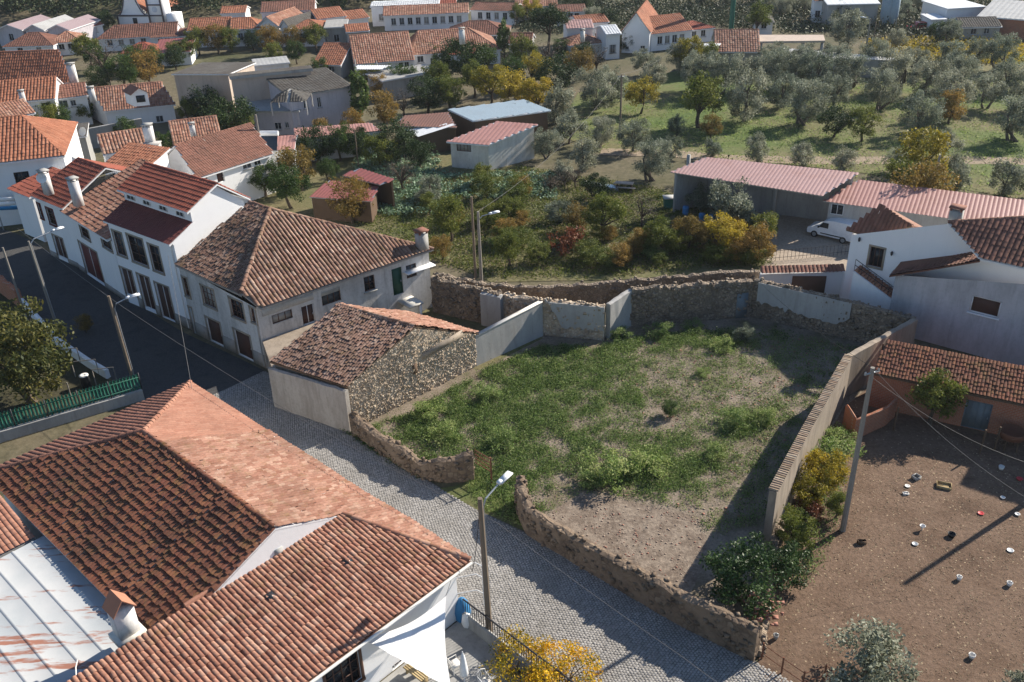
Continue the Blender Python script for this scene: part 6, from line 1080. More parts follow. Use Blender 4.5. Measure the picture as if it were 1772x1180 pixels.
for i, (xl, yl, xr, yr, hh, dpt, rs, tl, t) in enumerate(((450, 22, 545, 17, 7, 12, 2.2, 'tile_brown', 'long brown roofed house on the skyline row'), (548, 34, 600, 28, 6, 9, 2.4, 'tile_orange', 'orange roofed house with dark gable front'), (600, 35, 640, 30, 5, 8, 2, 'tile_orange', 'small orange roof at the head of the garden valley'), (662, 28, 812, 22, 4.5, 10, 2.2, 'tile_clay', 'long low white house with clay roof and window row'), (812, 18, 890, 20, 4.2, 9, 1.8, 'tile_brown', 'white cottage with dark roof near the top centre'), (890, 12, 965, 10, 4.5, 9, 2.4, 'tile_clay', 'brown roofed house at the top centre'), (380, 24, 425, 22, 5, 8, 1.6, 'tile_orange', 'small orange roof peeping over the orange row'), (640, 12, 760, 8, 6, 8, .6, 'sheet_white', 'long pale roofed hall below the forest edge'), (735, 12, 790, 10, 5, 8, 2, 'tile_red', 'red roofed house right of the pale hall'), (960, 22, 1015, 20, 4, 8, 1.6, 'tile_brown', 'low brown cottage at the top right of centre'))):
    SH('skyline_house', t, (xl, yl), (xr, yr), hh * .62, dpt, rs * .8, 'gable', 'plaster_far', tl, nfront=max(2, int((xr - xl) / 16)), du=.45)
# terracotta farm in the middle distance
H = SH('terracotta_farm', 'large white farmhouse with broad terracotta roof and chimney', (712, 96), (868, 86), 4.4, 15, 4.0, 'hip', 'plaster_white', 'tile_clay', du=.36, hip=(.3, .8), front=[(722, 733, 94, 108), (748, 756, 92, 106), (834, 844, 96, 106), (850, 858, 93, 102)], doors=[(745, 752, 100, 115)], chim=[(800, 76, 6.2, 2.0, .8)], yb=118)
sheet_roof('farm_porch', 'red tiled porch roof on the farmhouse front', [(776, 95), (832, 92)], [(778, 86), (820, 83)], 3.2, 3.7, 'tile_red', 'porch', posts=[(790, 112, .2)])
H = SH('terracotta_wing', 'long farm wing with terracotta roof left of the farmhouse', (612, 112), (718, 104), 4.0, 12, 3.2, 'gable', 'plaster_far', 'tile_clay', du=.36, front=[(690, 698, 108, 118), (700, 708, 107, 117)], yb=130)
SH('orange_gable_house', 'grey gabled house with bright orange roof slope', (540, 112), (590, 113), 4.2, 10, 2.2, 'gable', 'concrete', 'tile_orange', du=.36, nfront=2, yb=132); SH('bluish_annex', 'pale blue flat annex beside the beige hall', (440, 114), (502, 108), 3.2, 4, .1, 'shed', 'plaster_far', 'sheet_grey', 'annex', du=.6, prof='sheet', amp=.02, nfront=2)
SH('concrete_terrace', 'rough concrete terrace wall below the farm wing', (662, 140), (768, 122), 3.0, 5, .05, 'shed', 'concrete', 'concrete', 'terrace', du=1, prof='sheet', amp=.01, front=[(708, 718, 136, 143), (746, 756, 132, 139)]); sheet_roof('white_pergola', 'small white roofed pergola on the concrete terrace', [(614, 120), (660, 120)], [(618, 113), (676, 113)], 3.6, 3.7, 'sheet_white', 'pergola', posts=[(618, 142, .15), (655, 145, .15)])
SH('brown_far_house', 'white house with chocolate brown roof behind the farmhouse', (770, 62), (880, 60), 4.4, 10, 2.6, 'hip', 'plaster_far', 'tile_brown', du=.4, nfront=3, yb=78); SH('brown_shed_house', 'dark brown roofed shed by the garden trees', (878, 76), (920, 76), 3.6, 7, 1.8, 'gable', 'concrete', 'tile_brown', du=.4, nfront=1, yb=90); SH('pine_cottage', 'small house with terracotta roof beside the stone pine', (985, 80), (1048, 74), 3.6, 7, 1.7, 'hip', 'plaster_yard', 'tile_clay', du=.4, nfront=1, chim=[(1008, 72, 4.4, 1.6, .6)], yb=95)
for i, (xl, yl, xr, yr, tl, t) in enumerate(((980, 50, 1028, 48, 'sheet_pink', 'pink sheet roofed house in front of the olive slope'), (1000, 42, 1055, 38, 'tile_orange', 'orange roofed house on the olive slope'), (1048, 60, 1076, 58, 'sheet_white', 'little white annex left of the tall white house'))): SH('slope_house', t, (xl, yl), (xr, yr), 4, 8, 1.2, 'gable', 'plaster_far', tl, nfront=2, du=.45)
H = SH('tall_white_house', 'tall white house with bright orange gable roof above the orchard', (1074, 56), (1126, 57), 7.0, 18, 4.6, 'front', 'plaster_clean', 'tile_orange', front=[(1083, 1088, 80, 86), (1108, 1116, 79, 85), (1093, 1097, 37, 43)], du=.4, fascia='plaster_clean', yb=92); SH('balcony_wing', 'white wing with balcony and orange roof right of the tall white house', (1127, 60), (1200, 52), 6.0, 12, 3.0, 'gable', 'plaster_clean', 'tile_orange', nfront=4, storeys=2, du=.4, yb=90); SH('green_trim_wing', 'orange roofed wing with green and white walls', (1185, 54), (1238, 48), 4.6, 7, 1.4, 'hip', 'plaster_far', 'tile_red', nfront=2, du=.4, yb=78)
SH('orchard_barn', 'grey barn with terracotta roof at the top of the orchard', (1236, 90), (1316, 90), 4.2, 13, 3.6, 'gable', 'concrete', 'tile_salmon', 'barn', du=.38, yb=106); sheet_roof('white_lean_to', 'white flat lean-to roof beside the orchard barn', [(1195, 88), (1236, 90)], [(1210, 76), (1248, 74)], 3, 3.1, 'sheet_white', 'shed', walls=[(0, 1, .05)])
o, _ = sheet_roof('long_grey_roof', 'long low grey sheet roof behind the olive trees', [(1352, 97), (1552, 105)], [(1356, 83), (1545, 98)], 2.6, 2.8, 'sheet_grey', 'store', walls=[(0, 1, .04), (1, 2, .04), (3, 0, .04)])
o = thing('unfinished_pavilion', 'unfinished open concrete pavilion with rusty slab above the orchard', 'pavilion', W(1350, 80)); a, b, c, d = W(1282, 72, 3.2), W(1428, 70, 3.2), W(1425, 60, 3.2), W(1285, 60, 3.2); MB().slab([a, b, c, d], .3).build('slab', 'plaster_beige', o)
for f in (0.02, .25, .5, .75, .98): p = a + (b - a) * f; MB().box(V3(p[0], p[1], 1.45) + V3(0, .4, 0), .4, .4, 2.9).build('post', 'concrete', o)
SH('grey_warehouse', 'tall grey warehouse at the top right', (1432, 8), (1524, 6), 7.5, 12, 1.0, 'gable', 'cement_grey', 'sheet_white', 'warehouse', du=.8, dv=20, prof='sheet', amp=.02, yb=48)
for i, x in enumerate((1529, 1541)): p = W(x, 50); o = thing('feed_silo', ['pale blue feed silo next to the warehouse', 'pale feed silo on the right of the pair'][i], 'silo', p, 'feed silos'); MB().lathe(p, [(.3, .8), (.95, 2.2), (.95, 5.0), (.3, 5.9), (0, 5.95)], 14).build('tank', 'sheet_blue', o); [MB().tube([p + V3(math.cos(t) * .85, math.sin(t) * .85, 0), p + V3(math.cos(t) * .85, math.sin(t) * .85, 2.2)], .08, 5).build('leg', 'metal_grey', o) for t in (.8, 2.4, 3.9, 5.5)]
SH('white_cube_house', 'bright white windowless block at the top right', (1640, 15), (1708, 11), 6.0, 8, .1, 'shed', 'plaster_clean', 'sheet_white', 'building', du=.8, prof='sheet', amp=.01, yb=52); SH('grey_roof_shed', 'long shed with pale grey roof at the top right corner', (1690, 28), (1800, 36), 5, 12, 1.0, 'shed', 'brick_orange', 'sheet_grey', 'shed', du=.8, dv=20, prof='sheet', amp=.03, yb=62); SH('small_grey_house', 'small grey gabled house with white window frames at top right', (1664, 48), (1735, 46), 3.6, 7, 1.6, 'gable', 'concrete', 'slate_grey', nfront=2, du=.4, win=dict(mull=(2, 1), frame='frame_white'), yb=68); SH('white_kiosk', 'little white flat roofed kiosk left of the white block', (1612, 34), (1640, 33), 3.0, 4, .2, 'shed', 'plaster_clean', 'sheet_white', 'kiosk', du=.6, prof='sheet', amp=.02, yb=48)
SH('hedge_house', 'small white gabled house behind the far hedge', (1306, 38), (1340, 38), 3.4, 8, 1.4, 'front', 'plaster_far', 'slate_grey', du=.45, nfront=1, yb=50); SH('top_white_house', 'white house cut by the top picture edge', (1408, 2), (1428, 2), 4, 6, 1, 'gable', 'plaster_clean', 'tile_orange', du=.5, nfront=1)
p = W(1590, 52); o = thing('red_car', 'red car parked near the white kiosk', 'car', p); BASE.pop(o.name); mb = MB(); pr = [(-2, .3), (-2.05, .7), (-1.1, .9), (-.6, 1.4), (.9, 1.42), (1.6, .95), (2, .85), (2.05, .3)]
A_ = [V3(x, -.8, z) for x, z in pr]; B_ = [V3(x, .8, z) for x, z in pr]; [mb.quad(A_[i], A_[(i + 1) % 8], B_[(i + 1) % 8], B_[i]) for i in range(8)]; mb.poly(A_); mb.poly(B_[::-1]); mb.build('body', 'car_red', o)
for s in (-1, 1):
    MB().add([(-.95, s * .81, .95), (1.3, s * .81, .95), (.85, s * .81, 1.34), (-.55, s * .81, 1.34)], [[0, 1, 2, 3]]).build('side_window', 'glass_dark', o)
    for x in (-1.25, 1.25): MB().tube([(x, s * .62, .3), (x, s * .83, .3)], .3, 12).build('wheel', 'rubber', o)
p = W(4, 400); o = thing('street_sign', 'blue and white direction sign on two posts at the far left corner', 'sign', p); 
for x in (0, 2.2): MB().tube([p + V3(x, .3, 0), p + V3(x, .3, 3.4)], .06, 6).build('post', 'metal_grey', o)
for k, mt_ in enumerate(('sign_blue', 'plaster_clean', 'plaster_clean')): MB().box(p + V3(1.1, .2, 2.3 + k * .45), 2.6, .06, .38, (1, .05, 0)).build('panel', mt_, o)
# ============================================================ VEGETATION
for k in range(3): tree_proto('olive%d' % k, 'leaf_olive', 8500, .50, .47, .54, .019, 42 + 5 * k, .04, 'bark_olive', 8, .30, .27, hollow=.30, multi=1 + k)
for k in range(2): tree_proto('oliveb%d' % k, 'leaf_olive', 5000, .48, .44, .46, .024, 40, .035, 'bark_olive', 6, .3, .30, hollow=.2)
for k in range(2): tree_proto('green%d' % k, 'leaf_green', 6000, .48, .46, .62, .023, 42, .04, 'bark', 6, .3, .30)
for k in range(2): tree_proto('dark%d' % k, 'leaf_dark', 6000, .48, .42, .56, .023, 42, .04, 'bark', 6, .3, .32)
for k in range(2): tree_proto('yellow%d' % k, 'leaf_yellow', 5000, .48, .42, .62, .025, 38, .035, 'bark', 8, .33, .28)
for k in range(2): tree_proto('autumn%d' % k, 'leaf_autumn', 4500, .48, .42, .58, .024, 38, .035, 'bark', 8, .33, .29)
for k in range(2): tree_proto('ygreen%d' % k, 'leaf_ygreen', 5200, .48, .42, .60, .024, 40, .04, 'bark', 8, .3, .29)
tree_proto('bare', 'leaf_bare', 900, .48, .45, .62, .018, 34, .04, 'bark', 16, .3, .30); tree_proto('pine', 'leaf_dark', 6000, .5, .28, .85, .021, 36, .04, 'bark', 7, .4, .32, flat=.3); tree_proto('cypress', 'leaf_green', 2200, .35, .9, 1.0, .05, 30, .05, 'bark', 3, .2, .3)
tree_proto('walnut', 'leaf_walnut', 6500, .50, .42, .55, .022, 46, .04, 'bark', 8, .3, .27); tree_proto('laurel', 'leaf_laurel', 6500, .52, .36, .42, .021, 44, .025, 'bark', 9, .25, .28, multi=2); tree_proto('vineyellow', 'leaf_ygreen', 3200, .5, .4, .42, .024, 30, .02, 'bark', 5, .3, .33)
tree_proto('flowerbush', 'flower_yellow', 3600, .52, .34, .30, .020, 30, .015, 'bark', 6, .3, .32); tree_proto('weedbush', 'leaf_weed', 2600, .5, .36, .28, .028, 26, .015, 'bark', 4, .3, .36); tree_proto('cabbage', 'leaf_cabbage', 260, .45, .25, .25, .11, 12, .03, 'bark', 2, .3, .4); tree_proto('redbush', 'leaf_red', 900, .5, .4, .4, .04, 20, .02, 'bark', 5, .3, .33)
TEN = 'first second third fourth fifth sixth seventh eighth ninth tenth eleventh twelfth thirteenth fourteenth fifteenth sixteenth seventeenth eighteenth nineteenth'.split()
def nth(i): return TEN[i] if i < 19 else (['twentieth', 'thirtieth', 'fortieth', 'fiftieth', 'sixtieth'][(i + 1) // 10 - 2] if (i + 1) % 10 == 0 else ['twenty', 'thirty', 'forty', 'fifty', 'sixty'][(i + 1) // 10 - 2] + ' ' + TEN[(i + 1) % 10 - 1])
def row(n, i): return 'leftmost' if i == 0 else 'rightmost' if i == n - 1 else nth(i) + ' from left'
def grove(lst, keys, name, what, cat='tree', group=None, sz=1.0, px=True):
    lst = sorted(lst)
    for i, (x, y, w_) in enumerate(lst): plant(name, row(len(lst), i) + ' ' + what, cat, x, y, w_ * (1.06 if 'orchard row' in what else 1) * rng.uniform(.94, 1.06), keys[int(rng.integers(len(keys)))], group, sz=sz * rng.uniform(.9, 1.12))
OL = ['olive0', 'olive1', 'olive2']; OB = ['oliveb0', 'oliveb1']
grove([(1287, 210, 82), (1392, 216, 80), (1587, 232, 72), (1704, 188, 64), (1757, 244, 82), (1352, 186, 62), (1443, 188, 62), (1520, 190, 66), (1640, 200, 66)], OL, 'olive_tree', 'large olive in the front orchard row on the grass', group='olive trees of the front orchard row')
grove([(1233, 271, 40), (1309, 281, 54), (1386, 288, 52), (1457, 298, 54), (1548, 300, 52), (1653, 327, 68), (1738, 338, 72), (1630, 273, 52), (1160, 275, 40), (1800, 345, 70)], OB, 'young_olive', 'round young olive along the dirt track behind the pink roofs', group='young olives along the dirt track')
grove([(1210, 158, 62), (1245, 165, 70), (1330, 155, 70), (1370, 150, 60), (1410, 158, 66), (1465, 152, 64), (1545, 158, 66), (1600, 168, 64), (1655, 152, 60), (1740, 160, 66), (1775, 190, 66), (1290, 160, 60)], OL, 'olive_tree', 'olive in the dense middle orchard row', group='olive trees of the middle orchard row')
grove([(1180, 128, 52), (1345, 126, 46), (1390, 128, 50), (1440, 124, 52), (1510, 126, 52), (1580, 126, 50), (1640, 122, 52), (1725, 122, 52), (1215, 122, 46)], OL, 'olive_tree', 'olive in the back orchard row below the grey roofs', group='olive trees of the back orchard row')
grove([(1030, 190, 70), (1060, 175, 66), (965, 215, 70), (985, 248, 62), (1040, 255, 54), (1095, 262, 58), (1010, 294, 66), (1130, 312, 66), (945, 275, 54), (905, 225, 46), (1130, 155, 54), (1170, 235, 38), (1115, 130, 46)], OL + OB, 'olive_tree', 'olive on the slope between the sheds and the carport', group='olive trees between the sheds and the carport')
plant('olive_tree', 'bushy olive in front of the open carport', 'tree', 1262, 400, 104, 'oliveb0'); plant('olive_tree', 'small olive left of the carport olive', 'tree', 1212, 365, 54, 'oliveb1')
plant('grey_bush', 'grey leaved bush at the bottom of the hen yard', 'bush', 1500, 1190, 175, 'oliveb1', sz=.8); plant('grey_bush', 'small grey leaved bush in the bottom right corner', 'bush', 1775, 1200, 90, 'oliveb0', sz=.8)
for a in [(1210, 221, 88, 'ygreen0', 'yellow green fruit tree at the left of the orchard'), (1441, 238, 58, 'dark0', 'small dark tree in the orchard grass'), (1491, 245, 62, 'ygreen1', 'little yellow green tree right of the dark one'), (1592, 322, 100, 'yellow0', 'bright yellow autumn tree behind the long pink roof'), (1108, 196, 62, 'yellow1', 'golden tree in the sunlit grass near the wooden pole'), (1190, 128, 62, 'yellow0', 'yellow tree below the tall white house'), (1228, 128, 50, 'ygreen0', 'yellow green tree before the orchard barn'), (1230, 240, 44, 'autumn0', 'brownish sapling near the orchard track'), (1560, 345, 75, 'ygreen1', 'ivy clad bush on the pink roof edge'), (1590, 386, 110, 'autumn1', 'reddish shrub behind the hillside house roof'), (1640, 215, 60, 'autumn0', 'brown leaved orchard tree right of centre'),
          (948, 100, 76, 'pine', 'broad dark stone pine in the far middle'), (945, 128, 60, 'bare', 'bare grey tree below the stone pine'), (1050, 72, 46, 'pine', 'dark conifer left of the tall white house'), (1012, 110, 40, 'dark1', 'round dark bush beside the pine cottage'), (870, 108, 38, 'cypress', 'narrow dark cypress at the farmhouse corner'), (905, 128, 62, 'ygreen0', 'yellow green tree right of the farmhouse'), (885, 158, 56, 'green0', 'round green tree in the garden valley'), (962, 165, 70, 'dark0', 'dark leafy tree at the head of the garden'), (930, 150, 60, 'yellow1', 'yellowing tree in the garden valley'), (1000, 140, 56, 'autumn1', 'russet tree near the pine cottage'), (1030, 130, 56, 'bare', 'greyish twiggy tree on the slope'),
          (800, 142, 80, 'dark1', 'dense dark hedge tree in front of the farmhouse'), (840, 130, 50, 'green1', 'green bush at the farm porch'), (770, 140, 44, 'green0', 'small green tree by the concrete terrace'), (627, 218, 50, 'cypress', 'bright green columnar tree at the lilac wing'), (668, 222, 66, 'autumn0', 'tall rusty autumn tree beside the lilac wing'), (700, 205, 50, 'bare', 'thin brown tree behind the brown roof'), (740, 195, 64, 'dark0', 'glossy dark shrub before the terrace'), (780, 190, 60, 'ygreen1', 'yellow green bush below the terrace'), (850, 180, 66, 'yellow0', 'yellow vine thicket in the garden valley'), (820, 168, 60, 'ygreen0', 'greenish yellow thicket by the blue roof'), (890, 190, 70, 'yellow1', 'golden thicket right of the blue roof'), (930, 195, 60, 'yellow0', 'golden vine patch before the olives'), (760, 170, 60, 'ygreen0', 'mixed shrub above the blue roof'),
          (520, 330, 80, 'autumn1', 'orange autumn tree beside the long brown house'), (548, 285, 70, 'dark0', 'dark citrus tree by the red canopy'), (590, 278, 62, 'green0', 'green tree in the kitchen garden'), (505, 360, 72, 'green1', 'bright green tree behind the old house roof'), (460, 340, 62, 'green0', 'green hedge tree behind the white gable'), (570, 315, 40, 'green1', 'small palm like shrub by the red shed'), (625, 275, 60, 'dark1', 'dark shrub by the thin pole'), (690, 280, 76, 'dark0', 'dark tree beside the pink shed'), (660, 290, 60, 'ygreen1', 'yellowish shrub near the pink shed'), (725, 292, 56, 'dark1', 'dark bush at the pink shed wall'), (612, 386, 84, 'autumn0', 'yellow brown shrub behind the old roof ridge'), (780, 418, 80, 'ygreen0', 'leafy fruit tree beside the garden lamp pole'), (765, 450, 46, 'autumn1', 'rusty shrub behind the house chimney'),
          (405, 250, 88, 'dark1', 'dark tree in the shade of the beige hall'), (360, 215, 66, 'dark0', 'dark shrub at the foot of the beige hall'), (382, 225, 40, 'ygreen0', 'pale yellow shrub beneath the beige hall'), (90, 232, 56, 'ygreen1', 'yellow green tree in the roof cluster'), (108, 228, 44, 'green0', 'green tree beside the grey store'), (222, 248, 44, 'green1', 'green bush before the slate wall'), (290, 272, 44, 'green0', 'green bush beside the broad chimney'), (190, 140, 70, 'bare', 'grey twiggy tree below the red pyramid roof'), (160, 120, 56, 'ygreen0', 'yellowish tree near the balustrade'), (215, 150, 54, 'green0', 'green tree left of the dormer house'), (258, 148, 60, 'autumn0', 'autumn tree behind the dormer house'), (232, 155, 44, 'green1', 'bright green shrub by the dormer'), (175, 158, 44, 'dark0', 'dark shrub by the small lamp'), (186, 56, 40, 'dark1', 'dark round tree left of the church'),
          (345, 96, 46, 'ygreen0', 'yellow green tree below the orange row'), (378, 92, 50, 'autumn0', 'brownish tree in the far gardens'), (402, 90, 44, 'ygreen1', 'light green tree in the far gardens'), (440, 86, 36, 'dark0', 'dark bush before the tall gable house'), (470, 95, 50, 'autumn1', 'golden thicket before the blue white house'), (510, 92, 46, 'autumn0', 'russet hedge below the blue white house'), (548, 90, 46, 'ygreen0', 'hedge below the grey block'), (312, 110, 40, 'ygreen1', 'shrub at the workshop awning'), (590, 20, 44, 'dark1', 'dark cypress clump at the top'), (1000, 28, 50, 'dark0', 'green tree on the olive slope top'), (920, 40, 40, 'yellow0', 'yellow tree right of the cottage'), (895, 45, 36, 'ygreen0', 'small tree before the brown roofed house'), (1310, 62, 54, 'ygreen0', 'yellow green tree behind the concrete frame'), (1465, 82, 70, 'olive0', 'tall olive in front of the grey warehouse'), (1640, 78, 44, 'olive1', 'olive below the small grey house'), (1550, 85, 36, 'olive2', 'narrow olive in the yellow vine field'), (1690, 112, 50, 'olive0', 'olive right of the yellow vines'), (1620, 75, 36, 'green0', 'green shrub near the kiosk'), (1450, 45, 40, 'dark0', 'dark ivy clump at the warehouse wall'),
          (62, 695, 190, 'walnut', 'big walnut tree in the dark garden behind the picket fence'), (-40, 660, 140, 'walnut', 'second walnut crown cut by the left picture edge'), (150, 575, 34, 'autumn0', 'dry shrub on the roadside wall')]:
    plant('tree' if 'shrub' not in a[4] and 'bush' not in a[4] else 'shrub', a[4], 'tree' if 'shrub' not in a[4] and 'bush' not in a[4] else 'shrub', a[0], a[1], a[2], a[3])
# far olive slope and hedges at the top right
far = []
for i in range(70):
    x = rng.uniform(1000, 1780); y = rng.uniform(2, 60)
    if any(abs(x - a) < b and abs(y - c) < d for a, b, c, d in ((1478, 60, 25, 40), (1690, 90, 35, 40), (1150, 95, 55, 45), (1320, 50, 60, 30), (1590, 25, 48, 14))): continue
    far.append((x, y))
far.sort()
for i, (x, y) in enumerate(far): plant('olive_tree', row(len(far), i) + ' distant olive on the slope at the top right', 'tree', x, y, rng.uniform(24, 40), OL[i % 3], 'distant olives on the top right slope')
vs_ = [(x + rng.normal(0, 8), y + rng.normal(0, 3), w_) for x, y, w_ in ((150, 105, 40), (175, 128, 44), (240, 128, 40), (275, 128, 40), (310, 122, 36), (335, 112, 40), (455, 128, 34), (480, 112, 36), (515, 108, 34), (565, 142, 40), (640, 150, 44), (655, 175, 44), (690, 165, 44), (720, 158, 40), (610, 245, 44), (560, 245, 40), (430, 245, 50), (330, 220, 44), (260, 205, 34), (60, 235, 44), (150, 215, 34), (640, 95, 30), (760, 118, 34), (880, 92, 30), (970, 110, 36), (1065, 92, 36))]
grove(vs_, ['green0', 'dark0', 'ygreen0', 'green1', 'autumn0', 'ygreen1'], 'village_shrub', 'shrub in the gaps between the village houses', 'shrub', 'shrubs between the village houses')
# vine rows and kitchen garden
vl = []
for i in range(40): x = rng.uniform(850, 1320); y = rng.uniform(415, 468) - (x - 850) * .02; vl.append((x, y))
vl.sort()
for i, (x, y) in enumerate(vl): plant('vine', row(len(vl), i) + ' yellowing grape vine behind the garden wall', 'vine', x, y, rng.uniform(34, 62), ['vineyellow', 'vineyellow', 'autumn0', 'ygreen1', 'autumn1', 'weedbush'][int(rng.integers(6))], 'grape vines behind the garden wall', sz=.75)
ol = []
for i in range(26): ol.append((rng.uniform(730, 1000), rng.uniform(310, 400)))
ol.sort()
for i, (x, y) in enumerate(ol): plant('garden_shrub', row(len(ol), i) + ' leafy shrub in the overgrown kitchen garden', 'shrub', x, y, rng.uniform(30, 56), ['ygreen0', 'autumn0', 'oliveb0', 'ygreen1', 'bare', 'vineyellow', 'oliveb1'][int(rng.integers(7))], 'shrubs of the overgrown kitchen garden', sz=.85)
for i, (x, y, w_, k_, t) in enumerate(((1045, 410, 74, 'ygreen0', 'yellow green fruit tree in the garden clearing'), (1110, 395, 66, 'bare', 'bare fruit tree in the clearing'), (1030, 345, 50, 'dark1', 'dark little tree beside the basin'), (985, 440, 66, 'redbush', 'reddish vine clump at the wall'), (1250, 440, 76, 'yellow1', 'yellow vine mass near the driveway'), (1310, 455, 70, 'autumn0', 'golden vine mass at the driveway corner'), (1320, 425, 60, 'ygreen1', 'light green sapling by the driveway'), (880, 460, 60, 'ygreen0', 'light green shrub above the retaining wall'), (700, 330, 60, 'bare', 'twiggy shrub in the cabbage field'), (745, 345, 50, 'oliveb0', 'grey shrub in the cabbage field'), (1190, 430, 60, 'autumn1', 'rusty vine clump before the olive'), (1140, 440, 66, 'ygreen0', 'green yellow vine clump'), (1190, 320, 40, 'redbush', 'red leaved creeper at the carport end'))): plant('shrub' if 'tree' not in t else 'tree', t, 'shrub' if 'tree' not in t else 'tree', x, y, w_, k_)
mb = MB(); 
for _ in range(800):
    x, y = (rng.uniform(615, 760), rng.uniform(270, 372)) if rng.random() < .7 else (rng.uniform(760, 960), rng.uniform(300, 345))
    c = W(x, y); n_ = 16; leaves(mb, c + rng.normal(0, 1, (n_, 3)) * [.22, .22, .10] + V3(0, 0, .25), .15, np.clip(rng.normal(.5, .25, n_), 0, 1), up=.9, aspect=.8)
tag(mb.build('cabbage_rows', 'leaf_cabbage'), 'grey green cabbages and kale covering the kitchen garden', 'cabbages', kind='stuff')
def ground_cover(name, label, cat, mat, n, sampler, size, h, up=.5, aspect=.45, per=9, rad=.16):
    mb = MB()
    C_ = np.array([sampler() for _ in range(n)]); C_ = np.repeat(C_, per, 0); k = len(C_); C_[:, :2] += rng.normal(0, rad, (k, 2)); C_[:, 2] += np.abs(rng.normal(0, h, k)) + .03
    leaves(mb, C_, size, np.clip(np.repeat(rng.uniform(.1, .9, n), per) + rng.normal(0, .15, k), 0, 1), up, aspect); return tag(mb.build(name, mat), label, cat, kind='stuff')
def inpoly(p, P):
    x, y = p; c = False; j = len(P) - 1
    for i in range(len(P)):
        if (P[i][1] > y) != (P[j][1] > y) and x < (P[j][0] - P[i][0]) * (y - P[i][1]) / (P[j][1] - P[i][1]) + P[i][0]: c = not c
        j = i
    return c
PLOT = [(625, 742), (700, 790), (815, 815), (880, 875), (925, 900), (1010, 850), (1180, 880), (1235, 930), (1330, 900), (1450, 690), (1540, 615), (1310, 565), (1100, 585), (1050, 600), (940, 600), (840, 640), (720, 712)]
PLw = [W(*q_)[:2] for q_ in PLOT]; lo_, hi_ = np.min(PLw, 0), np.max(PLw, 0)
from mathutils import noise as mnoise
def nz(x, y, s, ph): return 1.5 * mnoise.fractal((x * s * .45, y * s * .45, ph * 7.3), .8, 2.1, 4)
def density(px, py):
    """how green the plot is at a photo place: lush along the barn and the gate, thin toward the right"""
    d = .13
    for cx, cy, rx, ry, a in ((780, 720, 150, 70, 1.0), (900, 690, 130, 70, 1.0), (960, 640, 140, 50, .9), (1120, 800, 130, 45, .95), (1060, 600, 70, 25, .9), (1180, 590, 120, 25, .7), (870, 810, 70, 40, 1.0), (1260, 590, 60, 25, .6), (1010, 760, 120, 40, .55), (1290, 730, 80, 30, .7), (860, 860, 50, 40, .9), (1060, 690, 120, 40, .4), (690, 720, 60, 30, .7), (1210, 800, 60, 40, .7), (950, 800, 80, 40, .7)): d = max(d, a * math.exp(-((px - cx) / rx) ** 2 - ((py - cy) / ry) ** 2))
    return d
def samp_weed():
    while True:
        p = rng.uniform(lo_, hi_)
        if not inpoly(p, PLw): continue
        q_ = proj((p[0], p[1], 0)); dd = density(*q_) * max(0, .52 + .55 * nz(p[0], p[1], 1.3, .7) + .3 * nz(p[0], p[1], 3.1, 2.2))
        if rng.random() < dd: return V3(*p, 0)
def samp_dry():
    while True:
        p = rng.uniform(lo_, hi_)
        if inpoly(p, PLw) and rng.random() < .35 + .4 * nz(p[0], p[1], .9, 2.1): return V3(*p, 0)
ground_cover('tall_weeds', 'taller dark leaved weeds mixed through the plot', 'weeds', 'leaf_green', 1500, samp_weed, .075, .28, .5, .45, 12, .12); ground_cover('plot_weeds', 'low green weeds carpeting the walled plot', 'weeds', 'leaf_weed', 30000, samp_weed, .055, .11, .6, .5, 9, .15); ground_cover('dry_stalks', 'dry brown stalks and litter on the walled plot', 'dry plants', 'leaf_dry', 3200, samp_dry, .055, .05, .3, .3, 7, .2)
mb = MB(); mb2 = MB()
for i in range(5200):
    p = rng.uniform(lo_, hi_)
    if not inpoly(p, PLw): continue
    q_ = proj((p[0], p[1], 0)); rr = .25 + .75 * (q_[0] > 1080) ; 
    if rng.random() > rr * (.6 + .4 * nz(p[0], p[1], .7, 4)): continue
    s_ = rng.uniform(.04, .15) ** 1.0; stone_blob(mb2 if rng.random() < .45 else mb, V3(*p, .03), np.array([s_ * 1.2, s_, s_ * .5]), rng.random())
FLw = [W(*q_)[:2] for q_ in [(930, 905), (1010, 855), (1210, 897), (1222, 958), (1190, 1030), (1045, 960)]]; fa0, fb0 = np.min(FLw, 0), np.max(FLw, 0)
for i in range(1500):
    p = rng.uniform(fa0, fb0)
    if inpoly(p, FLw) and rng.random() < .35 + .5 * nz(p[0], p[1], 1.1, 1): s_ = rng.uniform(.03, .10); stone_blob(mb2 if rng.random() < .3 else mb, V3(*p, .035), np.array([s_ * 1.3, s_, s_ * .5]), rng.random())
tag(mb.build('loose_stones', 'rubble_stone'), 'pale loose stones scattered over the plot', 'stones', kind='stuff'); tag(mb2.build('tile_shards', 'tile_shard'), 'broken reddish tile pieces scattered over the plot', 'tile shards', kind='stuff')
